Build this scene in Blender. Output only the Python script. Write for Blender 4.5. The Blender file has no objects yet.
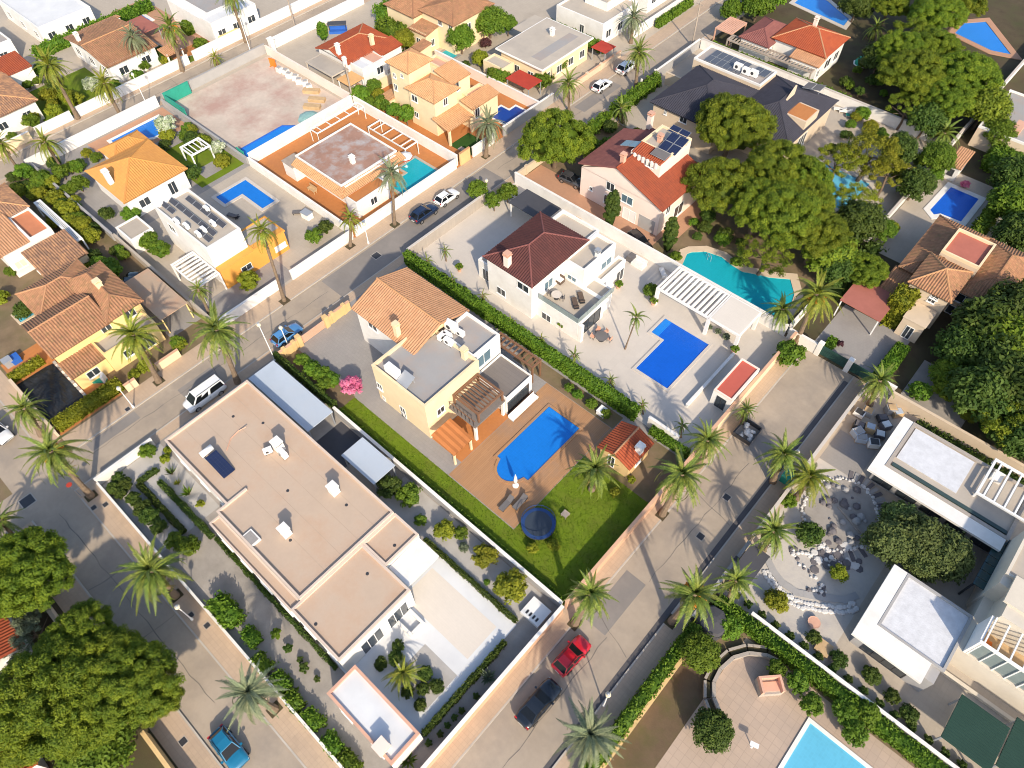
import bpy, math, random
import numpy as np
from mathutils import Vector, Matrix
# ---------------------------------------------------------------- camera, sky, sun, exposure
scene = bpy.context.scene
COL = scene.collection
rad = math.radians
FOCAL_PX, TILT, ROLL, AZ, CAM_H = 712.0, rad(35.84), rad(-1.387), rad(43.16), 68.0
CAM_R = (Matrix.Rotation(AZ, 3, 'Z') @ Matrix.Rotation(TILT, 3, 'X') @ Matrix.Rotation(ROLL, 3, 'Z'))
cam = bpy.data.cameras.new('camera')
cam.sensor_fit = 'HORIZONTAL'; cam.sensor_width = 36.0
cam.lens = FOCAL_PX / 1024 * 36.0
cam.clip_start = 1.0; cam.clip_end = 5000
camo = bpy.data.objects.new('camera', cam); COL.objects.link(camo)
camo.matrix_world = Matrix.Translation((0, 0, CAM_H)) @ CAM_R.to_4x4()
scene.camera = camo

SUN_EL, SUN_AZ = rad(32.5), rad(-32)            # direction towards the sun
SUN_V = Vector((math.cos(SUN_AZ)*math.cos(SUN_EL), math.sin(SUN_AZ)*math.cos(SUN_EL), math.sin(SUN_EL)))
world = bpy.data.worlds.new('World'); scene.world = world; world.use_nodes = True
wn = world.node_tree
sky = wn.nodes.new('ShaderNodeTexSky'); sky.sky_type = 'NISHITA'; sky.sun_disc = False
sky.sun_elevation = SUN_EL; sky.sun_rotation = math.atan2(SUN_V.x, SUN_V.y)
sky.air_density = 1.0; sky.dust_density = 1.5
bg = next(n for n in wn.nodes if n.type == 'BACKGROUND'); bg.inputs['Strength'].default_value = 0.15
wn.links.new(sky.outputs[0], bg.inputs['Color'])
sun = bpy.data.lights.new('sun', 'SUN'); sun.energy = 3.5; sun.angle = rad(1.4); sun.color = (1.0, 0.865, 0.67)
suno = bpy.data.objects.new('sun', sun); COL.objects.link(suno)
suno.rotation_euler = (-SUN_V).to_track_quat('-Z', 'Y').to_euler(); suno.location = SUN_V * 200
vs = scene.view_settings
vs.view_transform = 'Standard'; vs.look = 'None'; vs.exposure = 0.6; vs.gamma = 1.0; vs.use_curve_mapping = False
scene.cycles.filter_width = 1.0
scene.cycles.max_bounces = 6
scene.cycles.transparent_max_bounces = 6

# ---------------------------------------------------------------- survey: picture point + height -> place
TILES = dict(a=(0,0,3.838),b=(250,0,3.838),c=(500,0,3.838),d=(750,0,3.737),e=(0,190,3.838),f=(250,190,3.838),g=(500,190,3.838),
             h=(750,190,3.737),i=(0,380,3.838),j=(250,380,3.838),k=(500,380,3.838),l=(750,380,3.737),m=(0,570,3.877),n=(250,570,3.877),
             o=(500,570,3.877),p=(750,570,3.737),q=(340,250,4.518),r=(460,160,4.518),s=(330,560,4.518),t=(560,100,4.518),
             u=(150,180,5.483),v=(840,560,5.483),w=(650,20,4.518),x=(760,440,4.268),z=(0,0,1))
def px(s):
    ox, oy, k = TILES[s[0]]; x, y = s[1:].split(',')
    return ox + float(x)/k, oy + float(y)/k
def ray(s):
    x, y = px(s)
    return CAM_R @ Vector(((x-512)/FOCAL_PX, -(y-384)/FOCAL_PX, -1))
def S(s, z=0.0):
    d = ray(s); k = (z-CAM_H)/d.z
    return Vector((d.x*k, d.y*k, z))
def on_x(s, x):
    d = ray(s); k = x/d.x; return Vector((x, d.y*k, CAM_H+d.z*k))
def on_y(s, y):
    d = ray(s); k = y/d.y; return Vector((d.x*k, y, CAM_H+d.z*k))
def above(base, s):
    """height over ground point `base` that is seen at picture point s"""
    d = ray(s); b = Vector((base[0], base[1])); h2 = Vector((d.x, d.y))
    k = b.dot(h2)/h2.dot(h2)
    return CAM_H + d.z*k

# ---------------------------------------------------------------- materials
MATS = {}
def node(nt, kind, **kw):
    n = nt.nodes.new(kind)
    for k, v in kw.items():
        if k.startswith('_'): setattr(n, k[1:], v)
        else: n.inputs[k.replace('__', ' ')].default_value = v
    return n
def mixrgb(nt, a, b, f, mode='MIX'):
    n = nt.nodes.new('ShaderNodeMix'); n.data_type = 'RGBA'; n.blend_type = mode
    for sock, v in ((n.inputs[0], f), (n.inputs[6], a), (n.inputs[7], b)):
        if hasattr(v, 'links'): nt.links.new(v, sock)
        elif isinstance(v, (int, float)): sock.default_value = v
        else: sock.default_value = (*v[:3], 1)
    return n.outputs[2]
def rng(nt, v, a, b, c=0.0, d=1.0):
    n = nt.nodes.new('ShaderNodeMapRange'); nt.links.new(v, n.inputs[0])
    for k, x in zip((1, 2, 3, 4), (a, b, c, d)): n.inputs[k].default_value = x
    return n.outputs[0]
def base(name):
    m = bpy.data.materials.new(name); m.use_nodes = True; nt = m.node_tree
    p = next(n for n in nt.nodes if n.type == 'BSDF_PRINCIPLED')
    g = nt.nodes.new('ShaderNodeNewGeometry')
    return m, nt, p, g.outputs['Position']
def noise(nt, vec, scale, detail=4, rough=.6):
    n = node(nt, 'ShaderNodeTexNoise', Scale=scale, Detail=detail, Roughness=rough); nt.links.new(vec, n.inputs['Vector']); return n.outputs['Fac']
def bump(nt, p, h, strength, dist):
    b = node(nt, 'ShaderNodeBump', Strength=strength, Distance=dist); nt.links.new(h, b.inputs['Height']); nt.links.new(b.outputs[0], p.inputs['Normal'])
def mul(c, k): return tuple(min(1, x*k) for x in c)
def M(name, col, rough=.8, var=.14, scale=.5, fine=6., bmp=.25, spec=.3, metal=0., stain=None, stain_amt=.5, stain_scale=.25, coat=0):
    """plain surface with uneven tone at two scales, optional stains of another colour"""
    if name in MATS: return MATS[name]
    m, nt, p, pos = base(name)
    a = noise(nt, pos, scale); b = noise(nt, pos, fine, 3)
    c = mixrgb(nt, mul(col, 1-var), mul(col, 1+var), rng(nt, a, .3, .7))
    c = mixrgb(nt, c, mixrgb(nt, mul(col, .72), mul(col, 1.2), b), .35*min(1, var*5))
    if stain:
        s = noise(nt, pos, stain_scale, 6, .65)
        k = nt.nodes.new('ShaderNodeMath'); k.operation = 'MULTIPLY'; nt.links.new(rng(nt, s, .45, .68), k.inputs[0]); k.inputs[1].default_value = stain_amt
        c = mixrgb(nt, c, stain, k.outputs[0])
    nt.links.new(c, p.inputs['Base Color'])
    p.inputs['Roughness'].default_value = rough; p.inputs['Metallic'].default_value = metal
    p.inputs['Specular IOR Level'].default_value = spec; p.inputs['Coat Weight'].default_value = coat
    if bmp: bump(nt, p, b, bmp, .02)
    MATS[name] = m; return m
def paver(name, col, col2, joint, w=.6, h=.4, rough=.8, off=.5, jw=.03, stain=None, rot=0., samt=.5):
    if name in MATS: return MATS[name]
    m, nt, p, pos = base(name)
    mp = nt.nodes.new('ShaderNodeMapping'); mp.inputs['Rotation'].default_value = (0, 0, rad(rot)); nt.links.new(pos, mp.inputs['Vector'])
    b = node(nt, 'ShaderNodeTexBrick', Scale=1.0, Mortar__Size=jw/2, Mortar__Smooth=.2, Brick__Width=w, Row__Height=h, Bias=0.)
    b.offset = off; nt.links.new(mp.outputs[0], b.inputs['Vector'])
    b.inputs['Color1'].default_value = (*col, 1); b.inputs['Color2'].default_value = (*col2, 1); b.inputs['Mortar'].default_value = (*joint, 1)
    a = noise(nt, pos, .35, 5); f = noise(nt, pos, 5., 3)
    c = mixrgb(nt, b.outputs['Color'], mixrgb(nt, mul(col, .78), mul(col, 1.12), a), .45)
    c = mixrgb(nt, c, mixrgb(nt, mul(col, .7), mul(col, 1.2), f), .22)
    if stain: c = mixrgb(nt, c, stain, rng(nt, noise(nt, pos, .22, 6, .65), .5, .72, 0, samt))
    nt.links.new(c, p.inputs['Base Color']); p.inputs['Roughness'].default_value = rough; p.inputs['Specular IOR Level'].default_value = .3
    bump(nt, p, b.outputs['Fac'], -.5, .01)
    MATS[name] = m; return m
def tiles(name, col, col2, dark, row=.42, colw=.28, moss=None):
    """clay roof tiles: one random tone per tile, from the roof's own UV in metres"""
    if name in MATS: return MATS[name]
    m, nt, p, pos = base(name)
    uv = nt.nodes.new('ShaderNodeUVMap'); sp = nt.nodes.new('ShaderNodeSeparateXYZ'); nt.links.new(uv.outputs[0], sp.inputs[0])
    cb = nt.nodes.new('ShaderNodeCombineXYZ'); fr = None
    for k, step in ((0, colw), (1, row)):
        d = nt.nodes.new('ShaderNodeMath'); d.operation = 'DIVIDE'; nt.links.new(sp.outputs[k], d.inputs[0]); d.inputs[1].default_value = step
        f = nt.nodes.new('ShaderNodeMath'); f.operation = 'FLOOR'; nt.links.new(d.outputs[0], f.inputs[0]); nt.links.new(f.outputs[0], cb.inputs[k])
        if k == 1:
            fr = nt.nodes.new('ShaderNodeMath'); fr.operation = 'FRACT'; nt.links.new(d.outputs[0], fr.inputs[0])
    w = nt.nodes.new('ShaderNodeTexWhiteNoise'); w.noise_dimensions = '2D'; nt.links.new(cb.outputs[0], w.inputs['Vector'])
    c = mixrgb(nt, mixrgb(nt, col, col2, .5), mixrgb(nt, col, col2, w.outputs['Value']), .7)
    c = mixrgb(nt, c, dark, rng(nt, noise(nt, pos, .6, 6, .7), .45, .75, 0, .6))
    if moss: c = mixrgb(nt, c, moss, rng(nt, noise(nt, pos, 1.7, 5, .7), .5, .72, 0, .8))
    c = mixrgb(nt, c, mul(dark, .5), rng(nt, fr.outputs[0], .82, 1., 0, .3))      # the lap joint between tile rows
    nt.links.new(c, p.inputs['Base Color']); p.inputs['Roughness'].default_value = .85; p.inputs['Specular IOR Level'].default_value = .25
    bump(nt, p, fr.outputs[0], -.3, .03)
    MATS[name] = m; return m
def leafmat(name, a, b, trans=.25, rough=.65):
    if name in MATS: return MATS[name]
    m, nt, p, pos = base(name)
    at = nt.nodes.new('ShaderNodeAttribute'); at.attribute_name = 'tone'
    oi = nt.nodes.new('ShaderNodeObjectInfo')
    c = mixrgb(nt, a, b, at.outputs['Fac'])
    c = mixrgb(nt, c, mul(a, .75), rng(nt, noise(nt, pos, .5, 3), .4, .75, 0, .55))
    hs = nt.nodes.new('ShaderNodeHueSaturation'); nt.links.new(c, hs.inputs['Color'])
    nt.links.new(rng(nt, oi.outputs['Random'], 0, 1, .492, .525), hs.inputs['Hue']); nt.links.new(rng(nt, oi.outputs['Random'], 0, 1, .95, 1.25), hs.inputs['Value'])
    nt.links.new(hs.outputs[0], p.inputs['Base Color']); p.inputs['Roughness'].default_value = rough; p.inputs['Specular IOR Level'].default_value = .25
    if trans:
        t = nt.nodes.new('ShaderNodeBsdfTranslucent'); nt.links.new(hs.outputs[0], t.inputs['Color'])
        mx = nt.nodes.new('ShaderNodeMixShader'); mx.inputs[0].default_value = trans
        o = next(n for n in nt.nodes if n.type == 'OUTPUT_MATERIAL')
        nt.links.new(p.outputs[0], mx.inputs[1]); nt.links.new(t.outputs[0], mx.inputs[2]); nt.links.new(mx.outputs[0], o.inputs[0])
    MATS[name] = m; return m
def water(name, tint):
    m, nt, p, pos = base(name)
    nt.nodes.remove(p); o = next(n for n in nt.nodes if n.type == 'OUTPUT_MATERIAL')
    t = node(nt, 'ShaderNodeBsdfTransparent', Color=(*tint, 1)); gl = node(nt, 'ShaderNodeBsdfGlossy', Roughness=.03)
    b = node(nt, 'ShaderNodeBump', Strength=.5, Distance=.08); nt.links.new(noise(nt, pos, 2.4, 4, .65), b.inputs['Height'])
    lw = node(nt, 'ShaderNodeLayerWeight', Blend=.5); nt.links.new(b.outputs[0], gl.inputs['Normal'])
    pw = nt.nodes.new('ShaderNodeMath'); pw.operation = 'POWER'; nt.links.new(lw.outputs['Facing'], pw.inputs[0]); pw.inputs[1].default_value = 5.
    fr = rng(nt, pw.outputs[0], 0, 1, .02, 1.)
    mx = nt.nodes.new('ShaderNodeMixShader'); nt.links.new(fr, mx.inputs[0]); nt.links.new(t.outputs[0], mx.inputs[1]); nt.links.new(gl.outputs[0], mx.inputs[2])
    nt.links.new(mx.outputs[0], o.inputs[0]); MATS[name] = m; return m

# ---------------------------------------------------------------- mesh building
class MB:
    """collects faces; build() links them as ONE mesh object, in the parent's frame"""
    def __init__(s): s.v = []; s.f = []; s.uv = {}
    def add(s, vs, fs):
        o = len(s.v); s.v += [tuple(v) for v in vs]; s.f += [tuple(i+o for i in f) for f in fs]; return s
    def box(s, x0, y0, z0, x1, y1, z1):
        if x0 > x1: x0, x1 = x1, x0
        if y0 > y1: y0, y1 = y1, y0
        return s.add([(x0,y0,z0),(x1,y0,z0),(x1,y1,z0),(x0,y1,z0),(x0,y0,z1),(x1,y0,z1),(x1,y1,z1),(x0,y1,z1)],
                     [(3,2,1,0),(4,5,6,7),(0,1,5,4),(1,2,6,5),(2,3,7,6),(3,0,4,7)])
    def obox(s, c, ax, ay, az):
        """box from a base-centre point and three half/full axes: centre c, half axes ax, ay, full axis az"""
        c, ax, ay, az = map(Vector, (c, ax, ay, az)); P = []
        for k in (Vector((0,0,0)), az):
            P += [c-ax-ay+k, c+ax-ay+k, c+ax+ay+k, c-ax+ay+k]
        return s.add(P, [(3,2,1,0),(4,5,6,7),(0,1,5,4),(1,2,6,5),(2,3,7,6),(3,0,4,7)])
    def bar(s, a, b, w, t=None):
        a, b = Vector(a), Vector(b); d = (b-a); t = t or w
        sd = d.cross(Vector((0,0,1)))
        sd = sd.normalized() if sd.length > 1e-4 else Vector((1,0,0))
        up = sd.cross(d).normalized()
        return s.obox(a, sd*w/2, up*t/2, d)
    def prism(s, pts, z0, z1):
        n = len(pts); P = [(p[0],p[1],z0) for p in pts]+[(p[0],p[1],z1) for p in pts]
        if sum(pts[i][0]*pts[(i+1)%n][1]-pts[(i+1)%n][0]*pts[i][1] for i in range(n)) < 0: P = P[:n][::-1]+P[n:][::-1]
        return s.add(P, [tuple(range(n))[::-1], tuple(range(n,2*n))]+[(i,(i+1)%n,n+(i+1)%n,n+i) for i in range(n)])
    def lathe(s, c, prof, n=12):
        c = Vector(c); P = []; F = []
        for r, z in prof:
            P += [(c.x+r*math.cos(2*math.pi*k/n), c.y+r*math.sin(2*math.pi*k/n), c.z+z) for k in range(n)]
        for j in range(len(prof)-1):
            F += [(j*n+k, j*n+(k+1)%n, (j+1)*n+(k+1)%n, (j+1)*n+k) for k in range(n)]
        F.append(tuple(range(n))[::-1]); F.append(tuple(range((len(prof)-1)*n, len(prof)*n)))
        return s.add(P, F)
    def tube(s, pts, r, n=6):
        pts = [Vector(p) for p in pts]; P = []; F = []
        rs = r if isinstance(r, (list, tuple)) else [r]*len(pts)
        for i, p in enumerate(pts):
            d = (pts[min(i+1, len(pts)-1)]-pts[max(i-1, 0)]).normalized()
            a = d.cross(Vector((.31,.17,.93))); a = a.normalized() if a.length > 1e-3 else Vector((1,0,0)); b = d.cross(a)
            P += [p+(a*math.cos(2*math.pi*k/n)+b*math.sin(2*math.pi*k/n))*rs[i] for k in range(n)]
        for j in range(len(pts)-1):
            F += [(j*n+k, j*n+(k+1)%n, (j+1)*n+(k+1)%n, (j+1)*n+k) for k in range(n)]
        F += [tuple(range(n))[::-1], tuple(range((len(pts)-1)*n, len(pts)*n))]
        return s.add(P, F)
    def quad(s, *p): return s.add(p, [tuple(range(len(p)))])
    def build(s, name, mat, parent=None, smooth=False, off=None):
        o = Vector(off) if off is not None else (root_loc(parent) if parent else Vector((0,0,0)))
        me = bpy.data.meshes.new(name); me.from_pydata([(v[0]-o.x, v[1]-o.y, v[2]-o.z) for v in s.v], [], s.f)
        if s.uv:
            l = me.uv_layers.new(name='UVMap'); i = 0
            for p in me.polygons:
                for li in p.loop_indices: l.data[li].uv = s.uv.get(me.loops[li].vertex_index, (0, 0))
        if smooth: me.polygons.foreach_set('use_smooth', [True]*len(me.polygons))
        me.materials.append(mat); return link(name, me, parent)
def root_loc(o):
    v = Vector(o.location)
    while o.parent: o = o.parent; v = v + Vector(o.location)
    return v
def link(name, data, parent=None):
    o = bpy.data.objects.new(name, data); COL.objects.link(o)
    if parent: o.parent = parent
    return o
def tag(o, label=None, cat=None, group=None, kind=None):
    if label: o['label'] = label
    if cat: o['category'] = cat
    if group: o['group'] = group
    if kind: o['kind'] = kind
    return o
def thing(name, loc, label, cat, group=None):
    o = link(name, None); o.location = Vector((loc[0], loc[1], loc[2] if len(loc) > 2 else 0)); o.empty_display_size = .3
    return tag(o, label, cat, group)
def structure(mb, name, mat, label=None, parent=None):
    o = mb.build(name, mat, parent)
    if not parent: tag(o, kind='structure')
    if label: tag(o, label)
    return o
def mesh_np(name, V, F, tone=None, mat=None):
    V = np.asarray(V, np.float32); F = np.asarray(F, np.int32); k = F.shape[1]
    me = bpy.data.meshes.new(name)
    me.vertices.add(len(V)); me.vertices.foreach_set('co', V.ravel())
    me.loops.add(F.size); me.loops.foreach_set('vertex_index', F.ravel())
    me.polygons.add(len(F)); me.polygons.foreach_set('loop_start', np.arange(0, F.size, k, dtype=np.int32))
    me.update(calc_edges=True)
    if tone is not None:
        a = me.attributes.new('tone', 'FLOAT', 'POINT'); a.data.foreach_set('value', np.asarray(tone, np.float32))
    if mat: me.materials.append(mat)
    return me
Z0 = .12          # level of pavements and plots above the carriageway
# ---------------------------------------------------------------- vegetation builders
rnd = np.random.default_rng(7)
L_PINE = leafmat('pine_needles', (.075,.125,.010), (.27,.305,.022), .25)
L_DARK = leafmat('dark_leaves', (.035,.065,.010), (.105,.140,.020), .22)
L_GREEN = leafmat('green_leaves', (.065,.125,.010), (.18,.25,.020), .25)
L_YEL = leafmat('yellow_green_leaves', (.13,.155,.010), (.31,.30,.022), .25)
L_GREY = leafmat('grey_green_leaves', (.09,.12,.07), (.22,.26,.16), .2)
L_OLIVE = leafmat('olive_leaves', (.050,.080,.022), (.16,.20,.055), .2)
L_PINK = leafmat('pink_blossom', (.55,.10,.25), (.80,.28,.42), .25)
L_WHITE = leafmat('white_blossom', (.22,.30,.13), (.75,.76,.62), .2)
L_PALM = leafmat('palm_leaf', (.045,.085,.012), (.25,.28,.05), .15, .45)
L_PALM2 = leafmat('yellow_palm_leaf', (.09,.13,.012), (.30,.29,.04), .2, .5)
L_PALM3 = leafmat('grey_palm_leaf', (.11,.14,.075), (.26,.28,.16), .2, .5)
L_DRY = leafmat('dry_frond', (.20,.13,.05), (.34,.24,.10), .2)
L_PURPLE = leafmat('purple_leaves', (.05,.02,.03), (.14,.05,.05), .2)
BARK = M('bark', (.16,.115,.08), .95, .3, 2., 14, .8)
PALMBARK = M('palm_bark', (.20,.145,.10), .95, .3, 3., 9, .9)
FRUIT = M('palm_fruit_stalks', (.62,.24,.03), .7, .25, 3., 20)

def leaf_cloud(centres, radii, counts, size, seed, flat=1., out=.6, asp=.55):
    """small leaf-sized quads spread through clumps: centres (n,3), radii, leaves per clump"""
    r = np.random.default_rng(seed); idx = np.repeat(np.arange(len(centres)), counts); n = len(idx)
    d = r.normal(size=(n, 3)); d /= np.linalg.norm(d, axis=1)[:, None]
    rr = (r.random(n)**.45)[:, None]*np.asarray(radii)[idx][:, None]
    off = d*rr; off[:, 2] *= flat
    c = np.asarray(centres)[idx]+off
    nrm = d*out+r.normal(size=(n, 3))*(1-out)*.9+np.array([0, 0, .35]); nrm /= np.linalg.norm(nrm, axis=1)[:, None]
    t = np.cross(nrm, r.normal(size=(n, 3))); t /= np.linalg.norm(t, axis=1)[:, None]; b = np.cross(nrm, t)
    s = (size*(.6+.8*r.random(n)))[:, None]
    V = np.stack([c-t*s-b*s*asp*.5, c+t*s*.2-b*s*asp, c+t*s, c-t*s*.1+b*s*asp], 1).reshape(-1, 3)
    F = np.arange(4*n).reshape(-1, 4)
    tone = np.repeat(np.clip(r.random(len(centres))[idx]*.6+r.random(n)*.4, 0, 1), 4)
    return V, F, tone
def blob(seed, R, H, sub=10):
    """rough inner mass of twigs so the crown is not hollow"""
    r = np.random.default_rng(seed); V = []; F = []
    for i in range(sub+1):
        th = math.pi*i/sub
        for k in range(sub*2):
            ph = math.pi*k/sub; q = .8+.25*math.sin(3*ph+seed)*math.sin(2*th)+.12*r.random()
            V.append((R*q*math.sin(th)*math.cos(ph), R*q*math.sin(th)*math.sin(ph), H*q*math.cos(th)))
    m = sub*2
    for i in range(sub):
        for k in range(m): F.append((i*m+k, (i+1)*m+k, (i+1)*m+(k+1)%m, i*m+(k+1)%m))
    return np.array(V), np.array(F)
def join(parts):
    V = []; F = []; Tn = []; o = 0
    for v, f, t in parts:
        V.append(v); F.append(f+o); Tn.append(t); o += len(v)
    return np.concatenate(V), np.concatenate(F), np.concatenate(Tn)
def pine_crown(seed, R=5., H=2.8, lobes=190, per=300, leaf=.085):
    """umbrella pine: billowing tufts of needles over an uneven dome, ragged underside, gaps between the tufts"""
    r = np.random.default_rng(seed); C = []; Q = []
    a0 = r.uniform(0, 6.28); arms = [(a0+2.1*i+r.uniform(-.4, .4), r.uniform(.36, .48)*R, r.uniform(.44, .56)*R) for i in range(3)]+[(0, 0, .78*R)]*3
    tries = 0
    while len(C) < lobes and tries < 4000:
        tries += 1; a, d, lr = arms[r.integers(len(arms))]; th = r.uniform(0, 6.28); zz = r.uniform(-.25, 1)
        q = math.sqrt(max(0, 1-zz*zz)); x = d*math.cos(a)+lr*q*math.cos(th); y = d*math.sin(a)+lr*q*math.sin(th)
        z = H*(.95*zz*(.45+.55*lr/R)+.12*(1-(x*x+y*y)/(R*R))); rr = r.uniform(.085, .135)*R
        if any((x-c[0])**2+(y-c[1])**2+(z-c[2])**2 < (.55*rr)**2 for c in C): continue
        C.append((x, y, z)); Q.append(rr)
    C = np.array(C); Q = np.array(Q); n = len(C)
    idx = np.repeat(np.arange(n), (per*(Q/(.11*R))**2).astype(int)); k = len(idx)
    d = r.normal(size=(k, 3)); d /= np.linalg.norm(d, axis=1)[:, None]; d[:, 2] = np.abs(d[:, 2]+.25)-.25; d /= np.linalg.norm(d, axis=1)[:, None]
    bumpy = 1+.16*np.sin(d[:, 0]*7+idx)*np.sin(d[:, 1]*7+idx*2)+.10*r.normal(size=k)
    c = C[idx]+d*(Q[idx]*bumpy*(.55+.45*r.random(k)**.35))[:, None]*np.array([1, 1, .8])
    nrm = d*.8+r.normal(size=(k, 3))*.42+np.array([0, 0, .15]); nrm /= np.linalg.norm(nrm, axis=1)[:, None]
    t = np.cross(nrm, r.normal(size=(k, 3))); t /= np.linalg.norm(t, axis=1)[:, None]; b = np.cross(nrm, t); s = (leaf*(.6+.9*r.random(k)))[:, None]
    V = np.stack([c-t*s-b*s*.25, c+t*s*.2-b*s*.5, c+t*s, c-t*s*.1+b*s*.5], 1).reshape(-1, 3); tone = np.repeat(np.clip(.55*r.random(n)[idx]+.45*r.random(k), 0, 1), 4)
    parts = [(V, np.arange(4*k).reshape(-1, 4), tone)]
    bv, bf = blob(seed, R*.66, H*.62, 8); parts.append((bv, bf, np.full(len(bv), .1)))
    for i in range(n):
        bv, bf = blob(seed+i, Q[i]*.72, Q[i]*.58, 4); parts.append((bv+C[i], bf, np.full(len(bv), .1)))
    return join(parts)
def loose_crown(seed, R=4.2, H=2.3):
    """sparse ragged pine: separate tufts at the limb ends with sky between"""
    r = np.random.default_rng(seed); n = 60; a = r.uniform(0, 6.28, n); d = R*np.sqrt(r.random(n)); C = np.stack([d*np.cos(a), d*np.sin(a), H*(.7*(1-(d/R)**2)+r.uniform(-.45, .25, n))], 1)
    return leaf_cloud(C, r.uniform(.10, .19, n)*R, 170, .10, seed+1, .6, .6)
def round_crown(seed, R=1., H=.9, puffs=46, per=60, leaf=.11, spread=.62, core=.6):
    r = np.random.default_rng(seed); d = r.normal(size=(puffs, 3)); d /= np.linalg.norm(d, axis=1)[:, None]
    d[:, 2] = np.where(d[:, 2] < -.3, -d[:, 2], d[:, 2])
    C = d*np.array([R, R, H])*(spread+.25*r.random(puffs))[:, None]
    V, F, t = leaf_cloud(C, r.uniform(.2, .34, puffs)*R, per, leaf, seed+1, .85, .7)
    bv, bf = blob(seed, R*core, H*core, 7)
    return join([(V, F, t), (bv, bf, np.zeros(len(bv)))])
CROWN = {}
def crown(kind, var, mat):
    key = (kind, var, mat.name)
    if key not in CROWN:
        g = dict(pine=lambda s: pine_crown(s), loose=lambda s: loose_crown(s),
                 broad=lambda s: round_crown(s, 2., 1.7, 130, 90, .125, .66, .62), bush=lambda s: round_crown(s, 1., .8, 60, 60, .095),
                 ball=lambda s: round_crown(s, .7, .62, 60, 55, .07, .72, .84), shrub=lambda s: round_crown(s, .6, .5, 22, 36, .11, .55, .45),
                 cyp=lambda s: round_crown(s, .75, 2.6, 130, 90, .085, .72, .86))[kind]
        V, F, t = g(100+17*var+len(kind)); CROWN[key] = mesh_np('crown', V, F, t, mat)
    return CROWN[key]
def tree(xy, r, h, label, kind='pine', mat=None, var=0, trunk_h=None, cat='tree', group=None, name=None, squash=1., lean=(0, 0), base=None):
    """trunk with limbs and a crown whose centre stands h above the ground; r = crown radius"""
    mat = mat or L_PINE
    native = dict(pine=5., loose=4.2, broad=2., bush=1., ball=.7, shrub=.6, cyp=.75)[kind]
    k = r/native; x, y = xy[0], xy[1]
    bx, by = base if base else (x-lean[0], y-lean[1])
    t = thing(name or dict(pine='pine_tree', loose='pine_tree', broad='tree', bush='shrub', ball='clipped_bush', shrub='shrub', cyp='cypress_tree')[kind],
              (bx, by, Z0), label, cat, group)
    c = link('crown', crown(kind, var, mat), t); c.location = (x-bx, y-by, h-Z0); c.scale = (k, k*random.uniform(.92, 1.08), k*squash)
    c.rotation_euler = (0, 0, random.uniform(0, 6.28))
    m = MB(); top = Vector((x, y, h)); b0 = Vector((bx, by, Z0-.1)); w = max(.03, r*.055)
    m.tube([b0, b0.lerp(top, .35)+Vector((.05*r, -.03*r, 0)), b0.lerp(top, .75), top], [w*1.3, w, w*.8, w*.4], 7)
    if kind in ('pine', 'loose', 'broad'):
        for q in range(6):
            a = q*1.05+var; s0 = b0.lerp(top, .55+.06*q)
            m.tube([s0, s0+Vector((math.cos(a)*r*.35, math.sin(a)*r*.35, .12*r)), s0+Vector((math.cos(a)*r*.7, math.sin(a)*r*.7, .2*r))], [w*.5, w*.35, w*.15], 5)
    m.build('trunk', BARK, t); return t

# ---- palms
def frond_mesh(name, L, droop, mat, seed, leaflets=26, ll=.42):
    r = np.random.default_rng(seed); V = []; F = []; T = []
    side = (-.22, .12, .24, -.10)[seed % 4]
    def P(s):   # point on the rachis; starts along +x, bends down
        a = droop*s; return Vector((L*s*math.cos(a*.62), side*L*s*s, L*s*math.sin(.34-a*.95)))
    n = 7
    for i in range(n+1):
        p = P(i/n); w = .05*(1-i/n)+.008
        V += [(p.x, p.y-w, p.z), (p.x, p.y+w, p.z), (p.x, p.y, p.z+w)]; T += [.55]*3
    for i in range(n):
        a = 3*i
        F += [(a, a+3, a+5, a+2), (a+2, a+5, a+4, a+1)]
    for i in range(leaflets):
        s = .10+.9*(i+.5)/leaflets; p = P(s); q = P(min(1, s+.04)); d = (q-p).normalized() if (q-p).length > 1e-5 else Vector((1, 0, 0))
        env = math.sin(math.pi*min(1, .22+s*.76))**.7*(.72+.28*(1-s))
        for sg in (-1, 1):
            l = ll*env*(.85+.3*r.random()); dr = (d*.75+Vector((0, sg*.80, .42-.5*s))).normalized()
            w = d*.058
            e = p+dr*l+Vector((0, 0, -.22*l)); md = p+dr*l*.55
            o = len(V); V += [tuple(p-w), tuple(p+w), tuple(md+w*.9), tuple(e), tuple(md-w*.9)]; tt = .2+.8*r.random(); T += [tt]*5
            F += [(o, o+1, o+2, o+4), (o+4, o+2, o+3, o+3)]
    F4 = [f for f in F if f[2] != f[3]]; F3 = [f[:3] for f in F if f[2] == f[3]]
    me = bpy.data.meshes.new(name); me.from_pydata([tuple(v) for v in V], [], F4+F3)
    a = me.attributes.new('tone', 'FLOAT', 'POINT'); a.data.foreach_set('value', np.array(T, np.float32)); me.materials.append(mat); return me
FR = {}
def frond(mat, lvl, var):
    k = (mat.name, lvl, var)
    if k not in FR: FR[k] = frond_mesh('frond', 3.2, (.7, 1.25, 1.75, 2.2)[lvl], mat, lvl*5+var*7+3)
    return FR[k]
PALM_N = 0
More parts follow.
